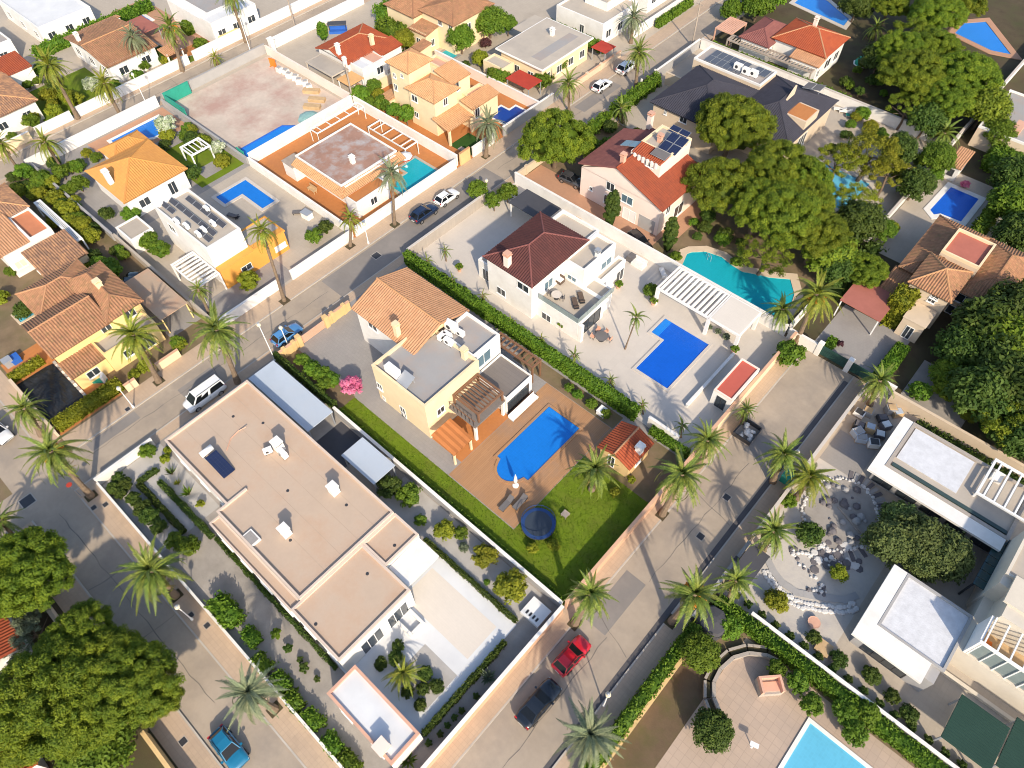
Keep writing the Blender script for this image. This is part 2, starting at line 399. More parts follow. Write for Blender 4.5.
def palm(base, head, label, r=3.0, mat=None, n=30, fruit=False, group='palm trees', zb=Z0, hmin=1.0, dry=4, trunk=.24):
    """date palm: base and crown heart given as seen; trunk leans as they say"""
    global PALM_N; PALM_N += 1
    rg = random.Random(PALM_N*13+5); mat = mat or L_PALM
    b = S(base, zb) if isinstance(base, str) else Vector((*base[:2], zb))
    if isinstance(head, str):
        h = max(hmin, above(b, head)); top = S(head, h)
    else: top = Vector((b.x, b.y, head))
    if Vector((top.x-b.x, top.y-b.y)).length > .25*(top.z-zb)+.4:      # keep the lean believable
        v = Vector((top.x-b.x, top.y-b.y)).normalized()*(.25*(top.z-zb)+.4); top.x = b.x+v.x; top.y = b.y+v.y
    t = thing('palm_tree', b, label, 'palm tree', group)
    m = MB(); H = top.z-b.z; pts = []; rs = []
    nseg = max(5, int(H/.35))
    for i in range(nseg+1):
        s = i/nseg; p = b.lerp(top, s); pts.append(p-Vector((0, 0, .15 if i == 0 else 0)))
        rs.append(trunk*(1.35-.45*min(1, s*4)+.35*max(0, s-.82)/.18)*(1+.10*(i % 2)))
    m.tube(pts, rs, 9); m.build('trunk', PALMBARK, t)
    m = MB(); q = trunk*1.5
    m.lathe(top-Vector((0, 0, .5)), [(q*.7, 0), (q*1.15, .25), (q*1.2, .5), (q*.8, .85), (q*.2, 1.1)], 9)
    c = m.build('crown', PALMBARK, t)
    k = r/3.2
    for i in range(n):
        lv = i/n; az = i*2.39996+rg.uniform(-.25, .25)
        lvl = 0 if lv < .2 else 1 if lv < .5 else 2 if lv < .85 else 3
        fo = link('frond', frond(mat, lvl, rg.randrange(4)), c)
        el = (1.15, .62, .18, -.15)[lvl]+rg.uniform(-.15, .15)
        fo.location = top-b+Vector((0, 0, .30-.25*lv)); fo.rotation_euler = (rg.uniform(-.2, .2), -el, az)
        s = k*rg.uniform(.85, 1.08); fo.scale = (s, s, s)
    for i in range(dry):
        fo = link('frond', frond(L_DRY, 3, 0), c); az = rg.uniform(0, 6.28)
        fo.location = top-b+Vector((0, 0, -.15)); fo.rotation_euler = (0, .5, az); s = k*.75; fo.scale = (s, s, s)
        tag(fo, 'dry brown hanging frond')
    if fruit:
        for i in range(7):
            a = rg.uniform(0, 6.28); m = MB(); p = top+Vector((0, 0, .2)); e = Vector((math.cos(a), math.sin(a), 0))
            m.tube([p, p+e*.5+Vector((0, 0, .35)), p+e*.95+Vector((0, 0, .15))], [.04, .05, .05], 5)
            for j in range(14):
                o = p+e*.95+Vector((rg.uniform(-.2, .2), rg.uniform(-.2, .2), rg.uniform(-.25, .2)))
                m.lathe(o, [(.03, -.07), (.08, 0), (.03, .07)], 5)
            m.build('fruit_cluster', FRUIT, t)
    return t

def hedge(rect, h, label, mat=None, dens=70, leaf=.13, name='hedge', cat='hedge', z=Z0, wob=.10, rot=None, group=None):
    """clipped hedge: a dense inner body and leaves standing off all its faces"""
    mat = mat or L_GREEN
    if rot is not None:                                   # rect = centre x, y, half length, half width, turned by rot
        cx, cy, a, b_ = rect
    else:
        x0, y0, x1, y1 = min(rect[0], rect[2]), min(rect[1], rect[3]), max(rect[0], rect[2]), max(rect[1], rect[3])
        cx, cy, a, b_ = (x0+x1)/2, (y0+y1)/2, (x1-x0)/2, (y1-y0)/2
    r = np.random.default_rng(int(abs(cx*131+cy*37+h*11)) % 9999)
    P = []; N = []
    for ax, (w1, w2) in (((0, 0, 1), (a, b_)), ((1, 0, 0), (b_, h/2)), ((-1, 0, 0), (b_, h/2)), ((0, 1, 0), (a, h/2)), ((0, -1, 0), (a, h/2))):
        k = int(4*w1*w2*dens)+8; u = r.uniform(-1, 1, (k, 2)); q = np.zeros((k, 3))
        if ax[2]: q[:, 0] = u[:, 0]*w1; q[:, 1] = u[:, 1]*w2; q[:, 2] = h
        elif ax[0]: q[:, 0] = ax[0]*a; q[:, 1] = u[:, 0]*w1; q[:, 2] = h/2+u[:, 1]*w2
        else: q[:, 1] = ax[1]*b_; q[:, 0] = u[:, 0]*w1; q[:, 2] = h/2+u[:, 1]*w2
        P.append(q); N.append(np.tile(np.array(ax, float), (k, 1)))
    P = np.concatenate(P); N = np.concatenate(N); n = len(P)
    lump = .5+.5*np.sin(P[:, 0]*2.1+cx)*np.sin(P[:, 1]*2.7+cy)*np.cos(P[:, 2]*2.)
    P = P+N*((lump-.5)*wob*1.6+r.normal(size=n)*wob*.5)[:, None]; P[:, 2] = np.maximum(P[:, 2], .03)
    nn = N*.7+r.normal(size=(n, 3))*.6; nn /= np.linalg.norm(nn, axis=1)[:, None]
    t = np.cross(nn, r.normal(size=(n, 3))); t /= np.linalg.norm(t, axis=1)[:, None]; bb = np.cross(nn, t); s = (leaf*(.6+.8*r.random(n)))[:, None]
    V = np.stack([P-t*s, P-bb*s*.6, P+t*s, P+bb*s*.6], 1).reshape(-1, 3); F = np.arange(4*n).reshape(-1, 4)
    tone = np.repeat(np.clip(lump*.5+r.random(n)*.5, 0, 1), 4)
    e = .06; bx = np.array([(sx*(a-e), sy*(b_-e), zz) for zz in (-.05, h-e) for sx, sy in ((-1, -1), (1, -1), (1, 1), (-1, 1))])
    bf = np.array([(3,2,1,0),(4,5,6,7),(0,1,5,4),(1,2,6,5),(2,3,7,6),(3,0,4,7)])
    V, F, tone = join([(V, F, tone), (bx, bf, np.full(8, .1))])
    o = link(name, mesh_np(name, V, F, tone, mat)); o.location = (cx, cy, z); o.rotation_euler = (0, 0, rot or 0)
    return tag(o, label, cat, group)
def grass(mb_rects, label, mat, n_per=26, z=Z0+.012, hh=.10):
    r = np.random.default_rng(5); P = []
    for x0, y0, x1, y1 in mb_rects:
        k = int(abs((x1-x0)*(y1-y0))*n_per); P.append(np.stack([r.uniform(min(x0, x1), max(x0, x1), k), r.uniform(min(y0, y1), max(y0, y1), k)], 1))
    P = np.concatenate(P); n = len(P); a = r.uniform(0, 6.28, n); c = np.zeros((n, 3)); c[:, :2] = P; c[:, 2] = z
    t = np.stack([np.cos(a), np.sin(a), np.zeros(n)], 1)*.05; up = np.stack([r.normal(size=n)*.05, r.normal(size=n)*.05, hh*(.5+r.random(n))], 1)
    V = np.stack([c-t, c+t, c+t*.3+up, c-t*.3+up], 1).reshape(-1, 3)
    o = link('grass', mesh_np('grass', V, np.arange(4*n).reshape(-1, 4), np.repeat(r.random(n), 4), mat))
    return tag(o, label, 'grass', None, 'stuff')
def agave(xy, r, label, mat, z=Z0, n=16, cat='plant', group=None, name='agave', up=.5):
    t = thing(name, (xy[0], xy[1], z), label, cat, group); rg = random.Random(int(abs(xy[0]*91+xy[1]*57)))
    me = FR.get(('ag', mat.name))
    if not me:
        V = [(0, -.05, 0), (0, .05, 0), (.5, -.085, .04), (.5, .085, .04), (.5, 0, -.01), (1, 0, .1), (0, 0, -.03)]
        me = bpy.data.meshes.new('leaf'); me.from_pydata(V, [], [(0, 6, 4, 2), (6, 1, 3, 4), (2, 4, 5), (4, 3, 5)])
        a = me.attributes.new('tone', 'FLOAT', 'POINT'); a.data.foreach_set('value', [.3, .3, .6, .6, .5, .9, .3]); me.materials.append(mat); FR[('ag', mat.name)] = me
    m = MB(); m.lathe((xy[0], xy[1], z-.03), [(.1*r, 0), (.14*r, .1), (.05*r, .16*r+.1)], 6); m.build('stem', PALMBARK, t)
    for i in range(n):
        o = link('leaf', me, t); o.location = (0, 0, .05); o.rotation_euler = (0, -up-.8*rg.random()*(1-i/n)-.1, i*2.4+rg.uniform(-.2, .2)); s = r*rg.uniform(.75, 1.05); o.scale = (s, s, s)
    return t
# ---------------------------------------------------------------- surface colours
ASPH = M('street_asphalt', (.385,.318,.25), .92, .18, .16, 2.2, .4, stain=(.235,.205,.18), stain_amt=.6, stain_scale=.2)
SIDE = paver('pavement_slabs', (.50,.375,.27), (.44,.33,.24), (.30,.235,.18), .4, .4, .85, 0, .03, stain=(.30,.235,.18))
KERB = M('kerb_concrete', (.44,.40,.35), .9)
SOIL = M('dry_soil', (.20,.145,.09), .95, .3, .4, 5, .8, stain=(.13,.12,.05), stain_amt=.8)
DARKSOIL = M('leaf_litter', (.085,.065,.038), .95, .35, .5, 6, .8, stain=(.05,.06,.02), stain_amt=.7)
GRAVEL = M('gravel', (.34,.31,.28), .95, .2, .6, 9, .9, stain=(.22,.2,.18))
WGRAVEL = M('white_gravel', (.42,.40,.38), .95, .15, .6, 9, .7, stain=(.38,.37,.36))
LAWN = M('lawn_turf', (.13,.195,.010), .95, .2, .6, 10, .6, stain=(.13,.15,.02), stain_amt=.8, stain_scale=.5)
GRASSL = leafmat('grass_blades', (.11,.18,.008), (.23,.28,.016), .3)
DGRASS = M('dark_lawn', (.03,.085,.012), .95, .2, .6, 9, .5)
TERRA = paver('terracotta_paving', (.50,.20,.065), (.43,.165,.05), (.33,.17,.09), .3, .3, .8, 0, .02, stain=(.36,.15,.07))
PINKP = paver('pink_paving', (.48,.27,.17), (.42,.23,.15), (.36,.24,.18), .4, .2, .85, .5, .02, stain=(.34,.2,.14))
STONE = paver('pale_stone_paving', (.58,.525,.465), (.545,.495,.44), (.45,.41,.365), .9, .9, .6, 0, .02, stain=(.47,.43,.39))
GREYP = paver('grey_paving', (.32,.30,.285), (.28,.265,.255), (.2,.19,.18), .4, .4, .85, .5, .03, stain=(.22,.2,.2))
BEIGEP = paver('beige_paving', (.46,.40,.33), (.42,.365,.30), (.34,.30,.25), .5, .5, .8, 0, .03, stain=(.34,.29,.24))
PATIO = paver('patio_tiles', (.47,.36,.28), (.40,.315,.25), (.28,.22,.18), .72, .72, .75, 0, .05, stain=(.33,.27,.23))
WPAVE = M('white_microcement', (.66,.67,.68), .7, .07, .3, 4, .1, stain=(.55,.565,.59), stain_amt=.6)
DECK = paver('timber_deck', (.44,.245,.125), (.34,.18,.09), (.15,.09,.05), 2.4, .2, .6, .37, .03, rot=90, stain=(.30,.20,.14), samt=.8)
BEIGEDECK = paver('beige_deck', (.68,.62,.55), (.65,.595,.53), (.55,.49,.42), 3., .22, .7, .4, .012)
COURTF = M('worn_court', (.54,.45,.375), .9, .14, .25, 2., .4, stain=(.40,.23,.19), stain_amt=.75, stain_scale=.16)
WHITE = M('white_render', (.76,.74,.71), .85, .06, .5, 5, .15, stain=(.60,.56,.50), stain_amt=.35, stain_scale=.7)
CREAM = M('cream_render', (.77,.62,.40), .85, .06, .5, 5, .15)
YELLOW = M('yellow_render', (.80,.60,.27), .85, .06, .5, 5, .15)
SAND = M('sand_render', (.62,.50,.37), .88, .08, .5, 5, .2)
ORANGEW = M('orange_render', (.70,.33,.07), .85, .07, .5, 5, .15)
PINKW = M('pale_pink_render', (.80,.66,.58), .85, .05, .5, 5, .15)
GREYW = M('grey_render', (.36,.35,.345), .85, .08, .5, 5, .2)
DGREY = M('dark_grey_cladding', (.07,.07,.08), .6, .1, .5, 5, .1)
STONEW = paver('stone_cladding', (.42,.37,.32), (.34,.30,.27), (.25,.22,.2), .5, .22, .9, .5, .03)
PINKWALL = M('salmon_wall', (.62,.38,.25), .88, .1, .6, 5, .2)
OCHREWALL = M('ochre_wall', (.66,.46,.22), .88, .1, .6, 5, .2)
WOOD = M('brown_timber', (.20,.105,.06), .7, .2, 1.5, 8, .3)
LWOOD = M('pale_timber', (.52,.36,.2), .75, .15, 1.5, 8, .3)
GREYWOOD = M('weathered_timber', (.36,.30,.25), .85, .2, 1.5, 8, .3)
WMETAL = M('white_metal', (.80,.80,.79), .45, .03, 1, 5, 0, .5)
DMETAL = M('dark_metal', (.045,.045,.05), .45, .1, 1, 5, 0, .5)
GMETAL = M('grey_metal', (.38,.40,.43), .45, .06, .6, 5, .05, .5, .3)
BLUEROOF = M('blue_grey_sheet_roof', (.44,.50,.58), .6, .06, .5, 3, .05, .4, stain=(.40,.42,.45))
ROOFPINK = M('pink_flat_roof', (.50,.385,.295), .9, .09, .16, 3, .35, stain=(.44,.27,.17), stain_amt=.6, stain_scale=.16)
ROOFGREY = M('grey_flat_roof', (.33,.32,.315), .9, .06, .25, 5, .25, stain=(.40,.30,.24), stain_amt=.55, stain_scale=.3)
ROOFTAN = M('tan_flat_roof', (.46,.405,.34), .9, .08, .2, 5, .3, stain=(.36,.32,.28), stain_amt=.6, stain_scale=.25)
ROOFPEEL = M('peeling_roof', (.34,.20,.15), .85, .18, .5, 5, .3, stain=(.42,.41,.41), stain_amt=.9, stain_scale=.42)
ROOFWHITE = M('white_roof_pebbles', (.60,.61,.64), .9, .12, 1.6, 7, .8)
RIMPINK = M('salmon_rim', (.62,.36,.26), .8, .1)
T_ORANGE = tiles('orange_tiles', (.54,.30,.17), (.44,.23,.12), (.33,.18,.11))
T_BRIGHT = tiles('bright_orange_tiles', (.58,.29,.085), (.52,.24,.07), (.44,.21,.075))
T_PEACH = tiles('peach_tiles', (.58,.33,.17), (.50,.265,.13), (.40,.215,.11))
T_RED = tiles('red_tiles', (.38,.092,.038), (.31,.068,.03), (.22,.055,.036))
T_BRICK = tiles('brick_red_tiles', (.30,.075,.035), (.24,.058,.03), (.16,.045,.032))
T_BROWN = tiles('weathered_brown_tiles', (.42,.22,.12), (.30,.15,.085), (.17,.10,.07), moss=(.16,.13,.06))
T_DKRED = tiles('dark_red_tiles', (.115,.042,.038), (.085,.032,.03), (.06,.028,.03), .36, .3)
T_PLUM = tiles('plum_tiles', (.25,.10,.085), (.20,.075,.07), (.15,.06,.06))
T_SLATE = tiles('charcoal_tiles', (.055,.055,.075), (.045,.045,.06), (.035,.035,.05), .36, .4)
T_MOTTLED = tiles('mottled_tiles', (.50,.27,.14), (.20,.12,.09), (.12,.085,.07), .4, .25)
GLASS = M('window_glass', (.035,.045,.055), .08, .2, .4, 2, 0, .7)
CARGLASS = M('car_glass', (.008,.010,.013), .12, .1, 1, 3, 0, .35)
BLUEGLASS = M('blue_glass', (.10,.17,.22), .08, .15, .4, 2, 0, .7)
PANEL = paver('solar_cells', (.016,.026,.07), (.02,.032,.09), (.14,.15,.18), .33, .33, .12, 0, .012)
RUBBER = M('tyre_rubber', (.02,.02,.02), .9, .1)
PLASTIC = M('blue_plastic', (.03,.13,.50), .4, .08, 1, 5, 0, .5)
TEALP = M('green_screen_mesh', (.03,.30,.22), .8, .2, .8, 6, .3)
BLACKP = M('black_sheeting', (.022,.024,.028), .5, .3, .8, 5, .5)
ORANGEP = M('orange_plastic', (.75,.20,.03), .6, .1)
REDCLOTH = M('red_awning', (.42,.05,.03), .8, .12, .6, 6, .2)
GREYCLOTH = M('grey_fabric', (.15,.14,.14), .85, .12, 1, 6, .1)
LAMPGLASS = M('lamp_globe', (.75,.68,.50), .3, .05, 1, 5, 0)
W_BLUE = water('pool_water', (.88,.97,1.0)); W_TEAL = water('teal_pool_water', (.70,.98,1.0)); W_PALE = water('pale_pool_water', (.75,.95,1.0))
def pooltile(name, col): return paver(name, col, mul(col, .88), mul(col, 1.25), .3, .3, .4, 0, .015)
P_BLUE = pooltile('blue_mosaic', (.012,.20,.66)); P_ROYAL = pooltile('royal_mosaic', (.008,.12,.60)); P_TEAL = pooltile('teal_mosaic', (.03,.42,.50))
P_PALE = pooltile('pale_mosaic', (.24,.54,.68)); P_NAVY = pooltile('navy_mosaic', (.010,.05,.30)); P_SKY = pooltile('sky_mosaic', (.02,.24,.72))

# ---------------------------------------------------------------- walls, sheets
def sheet(rect, z, name, mat, kind='structure', label=None, parent=None):
    m = MB(); x0, y0, x1, y1 = rect; m.box(x0, y0, -.05, x1, y1, z); return structure(m, name, mat, label, parent)
def psheet(pts, z, name, mat, label=None):
    m = MB(); m.prism(pts, -.05, z); return structure(m, name, mat, label)
def wall(p, q, h, mat, label, th=.25, cap=None, z=0., name='garden_wall', cat='wall', piers=0, group=None):
    p, q = Vector((p[0], p[1], 0)), Vector((q[0], q[1], 0)); d = (q-p); L = d.length; d.normalize(); n = Vector((-d.y, d.x, 0))
    t = thing(name, (*(p+q).xy*.5, z), label, cat, group); m = MB(); m.obox(p+d*L/2+Vector((0, 0, z-.05)), d*L/2, n*th/2, (0, 0, h+.05))
    m.build('wall_body', mat, t)
    m = MB(); m.obox(p+d*L/2+Vector((0, 0, z+h)), d*(L/2+.03), n*(th/2+.05), (0, 0, .07)); m.build('coping', cap or mat, t)
    for i in range(piers):
        c = p+d*L*(i+.5)/piers; m = MB(); m.obox(c+Vector((0, 0, z-.03)), d*.22, n*(th/2+.09), (0, 0, h+.28)); m.build('pier', mat, t)
    return t
def rail_fence(p, q, h, label, mat=None, z=Z0, step=.5, name='fence', glass=None):
    p, q = Vector((p[0], p[1], z)), Vector((q[0], q[1], z)); d = q-p; L = d.length; d.normalize(); mat = mat or WMETAL
    t = thing(name, (p+q)/2, label, 'fence')
    for zz in (h, .12): m = MB(); m.bar(p+Vector((0, 0, zz)), q+Vector((0, 0, zz)), .06); m.build('rail', mat, t)
    k = max(2, int(L/step))
    for i in range(k+1): m = MB(); m.bar(p+d*L*i/k-Vector((0,0,.02)), p+d*L*i/k+Vector((0, 0, h-.03)), .045); m.build('baluster', mat, t)
    return t
# ---------------------------------------------------------------- roofs
def slope(mb, pts, cw=.32, amp=.085, thick=.14):
    """one tiled slope; pts: eave start, eave end, then the upper corners. Columns of barrel tiles run up it."""
    P = [Vector(p) for p in pts]; u = (P[1]-P[0]).normalized(); nrm = (P[1]-P[0]).cross(P[-1]-P[0]).normalized()
    if nrm.z < 0: nrm = -nrm
    v = nrm.cross(u); v = v if v.dot(P[-1]-P[0]) > 0 else -v
    Q = [((p-P[0]).dot(u), (p-P[0]).dot(v)) for p in P]; n = len(Q)
    def span(x):
        ys = []
        for i in range(n):
            (a, b), (c, d) = Q[i], Q[(i+1) % n]
            if min(a, c)-1e-6 <= x <= max(a, c)+1e-6:
                if abs(a-c) < 1e-6: ys += [b, d]
                else: ys.append(b+(d-b)*(x-a)/(c-a))
        return (min(ys), max(ys)) if ys else (0, 0)
    lo = min(q[0] for q in Q); hi = max(q[0] for q in Q); k = max(1, round((hi-lo)/cw)); w = (hi-lo)/k
    for i in range(k):
        xs = [lo+i*w, lo+(i+.5)*w, lo+(i+1)*w]; o = len(mb.v); V = []
        for j, x in enumerate(xs):
            a, b = span(x)
            for y in (a, b):
                V.append(P[0]+u*x+v*y+nrm*(amp if j == 1 else 0)); mb.uv[o+len(V)-1] = (x-lo, y)
        mb.add(V, [(0, 2, 3, 1), (2, 4, 5, 3)])
    low = [p-nrm*thick for p in P]
    mb.add(low, [tuple(range(n))[::-1]])
    for i in range(n): mb.add([P[i], P[(i+1) % n], low[(i+1) % n], low[i]], [(0, 1, 2, 3)])
def ridge(mb, a, b, w=.24):
    a, b = Vector(a), Vector(b); mb.tube([a, b], w/2, 6)
class House:
    def __init__(s, name, label, xy, cat='house', group=None):
        s.t = thing(name, (xy[0], xy[1], 0), label, cat, group); s.r = None
    def block(s, rect, z0, z1, mat, name='wall'):
        m = MB(); x0, y0, x1, y1 = rect; m.box(x0, y0, z0, x1, y1, z1); s.b = (min(x0,x1), min(y0,y1), max(x0,x1), max(y0,y1), z0, z1); return m.build(name, mat, s.t)
    def flat(s, rect, z, par=.4, mat=None, rim=None, w=.25, name='roof', cap=True):
        x0, y0, x1, y1 = min(rect[0], rect[2]), min(rect[1], rect[3]), max(rect[0], rect[2]), max(rect[1], rect[3])
        m = MB(); m.box(x0+w, y0+w, z-.05, x1-w, y1-w, z+.06); rf = m.build(name, mat or ROOFGREY, s.t)
        m = MB(); e = .004
        for b in ((x0-e, y0-e, x1+e, y0+w), (x0-e, y1-w, x1+e, y1+e), (x0-e, y0+w, x0+w, y1-w), (x1-w, y0+w, x1+e, y1-w)): m.box(b[0], b[1], z-.02, b[2], b[3], z+par)
        m.build('parapet', rim or WHITE, rf); return rf
    def tiled(s, faces, ridges, mat, cap=None, cw=.32):
        m = MB()
        for f in faces: slope(m, f, cw)
        rf = m.build('roof', mat, s.t)
        if ridges:
            m = MB()
            for a, b in ridges: ridge(m, a, b)
            m.build('ridge_tiles', cap or mat, rf)
        s.r = rf; return rf
    def hip(s, rect, z, h, mat, over=.45, axis=None, cap=None, gable=()):
        x0, y0, x1, y1 = min(rect[0], rect[2])-over, min(rect[1], rect[3])-over, max(rect[0], rect[2])+over, max(rect[1], rect[3])+over
        dx, dy = x1-x0, y1-y0; axis = axis or ('x' if dx >= dy else 'y'); cx, cy = (x0+x1)/2, (y0+y1)/2; zt = z+h
        if axis == 'x':
            k = min(dy/2, dx/2); a = Vector((x0 if 0 in gable else x0+k, cy, zt)); b = Vector((x1 if 1 in gable else x1-k, cy, zt))
        else:
            k = min(dx/2, dy/2); a = Vector((cx, y0 if 0 in gable else y0+k, zt)); b = Vector((cx, y1 if 1 in gable else y1-k, zt))
        A, B, C, D = Vector((x0,y0,z)), Vector((x1,y0,z)), Vector((x1,y1,z)), Vector((x0,y1,z)); pt = (a-b).length < .02
        if axis == 'x':
            fs = [(A, B, a) if pt else (A, B, b, a), (C, D, a) if pt else (C, D, a, b)]
            if 0 not in gable: fs.append((D, A, a))
            if 1 not in gable: fs.append((B, C, b))
            rd = [] if pt else [(a, b)]
            if 0 not in gable: rd += [(A, a), (D, a)]
            if 1 not in gable: rd += [(B, b), (C, b)]
            ends = [(0, (x0+over, y0+over), (x0+over, y1-over)), (1, (x1-over, y0+over), (x1-over, y1-over))]
        else:
            fs = [(B, C, a) if pt else (B, C, b, a), (D, A, a) if pt else (D, A, a, b)]
            if 0 not in gable: fs.append((A, B, a))
            if 1 not in gable: fs.append((C, D, b))
            rd = [] if pt else [(a, b)]
            if 0 not in gable: rd += [(A, a), (B, a)]
            if 1 not in gable: rd += [(C, b), (D, b)]
            ends = [(0, (x0+over, y0+over), (x1-over, y0+over)), (1, (x0+over, y1-over), (x1-over, y1-over))]
        s.tiled(fs, rd, mat, cap)
        for gi, p, q in ends:                                        # gable triangles
            if gi in gable:
                sl = h/(dy/2 if axis == 'x' else dx/2); zz = z+sl*over-.16
                mid = ((p[0]+q[0])/2, (p[1]+q[1])/2, zt-.16); n = Vector((1, 0, 0)) if axis == 'x' else Vector((0, 1, 0)); n = n*(.12 if gi == 0 else -.12)
                V = [Vector((*p, zz-.02)), Vector((*q, zz-.02)), Vector(mid)]; m = MB(); m.add(V+[v+n for v in V], [(0,1,2),(5,4,3),(0,3,4,1),(1,4,5,2),(2,5,3,0)]); m.build('gable', getattr(s, 'wm', WHITE), s.t)
        return s
    def shed(s, rect, z, h, up, mat, over=.3):
        x0, y0, x1, y1 = min(rect[0], rect[2])-over, min(rect[1], rect[3])-over, max(rect[0], rect[2])+over, max(rect[1], rect[3])+over
        q = dict(W=[(x1,y0,z),(x1,y1,z),(x0,y1,z+h),(x0,y0,z+h)], E=[(x0,y1,z),(x0,y0,z),(x1,y0,z+h),(x1,y1,z+h)],
                 N=[(x0,y0,z),(x1,y0,z),(x1,y1,z+h),(x0,y1,z+h)], S=[(x1,y1,z),(x0,y1,z),(x0,y0,z+h),(x1,y0,z+h)])[up]
        return s.tiled([q], [], mat)
    def win(s, face, at, w=1.2, h=1.2, blk=None, frame=None, glass=None, sill=True, mull=1, name='window'):
        """window on the +X ('E'), -X ('W'), -Y ('S') or +Y ('N') face; at = picture point or (coordinate along wall, centre height)"""
        x0, y0, x1, y1, z0, z1 = blk or s.b
        if face in 'EW':
            pl = x1 if face == 'E' else x0; lo, hi = y0, y1
            if isinstance(at, str): p = on_x(at, pl); at = (p.y, p.z)
        else:
            pl = y1 if face == 'N' else y0; lo, hi = x0, x1
            if isinstance(at, str): p = on_y(at, pl); at = (p.x, p.z)
        w = min(w, hi-lo-.2); h = min(h, z1-max(z0, Z0)-.1)
        c = min(max(at[0], lo+w/2+.08), hi-w/2-.08); zc = min(max(at[1], max(z0, Z0)+h/2+.03), z1-h/2-.05)
        sg = 1 if face in 'EN' else -1
        def bx(m, a0, b0, a1, b1, d0, d1):
            if face in 'EW': m.box(pl+sg*d0, c+a0, zc+b0, pl+sg*d1, c+a1, zc+b1)
            else: m.box(c+a0, pl+sg*d0, zc+b0, c+a1, pl+sg*d1, zc+b1)
        f = .07; m = MB(); W, H = w/2, h/2
        for b in ((-W, -H, W, -H+f), (-W, H-f, W, H), (-W, -H+f, -W+f, H-f), (W-f, -H+f, W, H-f)): bx(m, *b, -.02, .05)
        for i in range(mull): a = -W+w*(i+1)/(mull+1); bx(m, a-f/2, -H+f, a+f/2, H-f, -.02, .045)
        o = m.build(name, frame or WMETAL, s.t)
        m = MB(); bx(m, -W+f, -H+f, W-f, H-f, -.02, .012); m.build('pane', glass or GLASS, o)
        if sill and zc-H > max(z0, 0)+.4: m = MB(); bx(m, -W-.08, -H-.07, W+.08, -H-.002, -.02, .14); m.build('sill', frame or WMETAL, o)
        return o
    def row(s, face, n, zc, w=1.1, h=1.2, lo=None, hi=None, **k):
        x0, y0, x1, y1, _, _ = s.b; a, b = (y0, y1) if face in 'EW' else (x0, x1); lo = a if lo is None else lo; hi = b if hi is None else hi
        for i in range(n): s.win(face, (lo+(hi-lo)*(i+.5)/n, zc), w, h, **k)
    def chimney(s, at, z0, h, mat=None, w=.6, pot=None):
        p = S(at, z0) if isinstance(at, str) else Vector(at); m = MB(); mat = mat or WHITE
        m.box(p.x-w/2, p.y-w/2, z0-.6, p.x+w/2, p.y+w/2, z0+h); c = m.build('chimney', mat, s.t)
        m = MB(); m.box(p.x-w/2-.1, p.y-w/2-.1, z0+h, p.x+w/2+.1, p.y+w/2+.1, z0+h+.1)
        for sx in (-1, 1):
            for sy in (-1, 1): m.box(p.x+sx*w*.35-.05, p.y+sy*w*.35-.05, z0+h+.1, p.x+sx*w*.35+.05, p.y+sy*w*.35+.05, z0+h+.3)
        m.box(p.x-w/2-.06, p.y-w/2-.06, z0+h+.3, p.x+w/2+.06, p.y+w/2+.06, z0+h+.38); m.build('cowl', pot or mat, c); return c
    def slab(s, rect, z, th, mat, name='roof_slab'):
        m = MB(); m.box(rect[0], rect[1], z, rect[2], rect[3], z+th); return m.build(name, mat, s.t)
    def posts(s, pts, z0, z1, mat, w=.25, name='post'):
        for p in pts: m = MB(); m.box(p[0]-w/2, p[1]-w/2, z0, p[0]+w/2, p[1]+w/2, z1); m.build(name, mat, s.t)
def rect(a, b, z): p, q = S(a, z), S(b, z); return (min(p.x, q.x), min(p.y, q.y), max(p.x, q.x), max(p.y, q.y))
def pergola(r, z, label, n, along='x', mat=None, posts=True, t=None, th=.16, w=.14, name='pergola', zb=Z0, cat='pergola', b=.22):
    """frame on posts with n separate slats; as its own thing or as part of house t"""
    x0, y0, x1, y1 = r; mat = mat or WMETAL; own = t is None
    if own: t = thing(name, ((x0+x1)/2, (y0+y1)/2, zb), label, cat)
    for q in ((x0, y0, x1, y0+b), (x0, y1-b, x1, y1), (x0, y0+b, x0+b, y1-b), (x1-b, y0+b, x1, y1-b)):
        m = MB(); m.box(q[0], q[1], z-.02, q[2], q[3], z+th+.04); m.build('beam', mat, t)
    for i in range(n):
        m = MB()
        if along == 'x': c = y0+b+(y1-y0-2*b)*(i+.5)/n; m.box(x0+b, c-w/2, z, x1-b, c+w/2, z+th)
        else: c = x0+b+(x1-x0-2*b)*(i+.5)/n; m.box(c-w/2, y0+b, z, c+w/2, y1-b, z+th)
        m.build('slat', mat, t)
    if posts:
        for p in ((x0+b/2, y0+b/2), (x1-b/2, y0+b/2), (x1-b/2, y1-b/2), (x0+b/2, y1-b/2)):
            m = MB(); m.box(p[0]-b*.45, p[1]-b*.45, zb-.05, p[0]+b*.45, p[1]+b*.45, z-.02); m.build('post', mat, t)
    return t
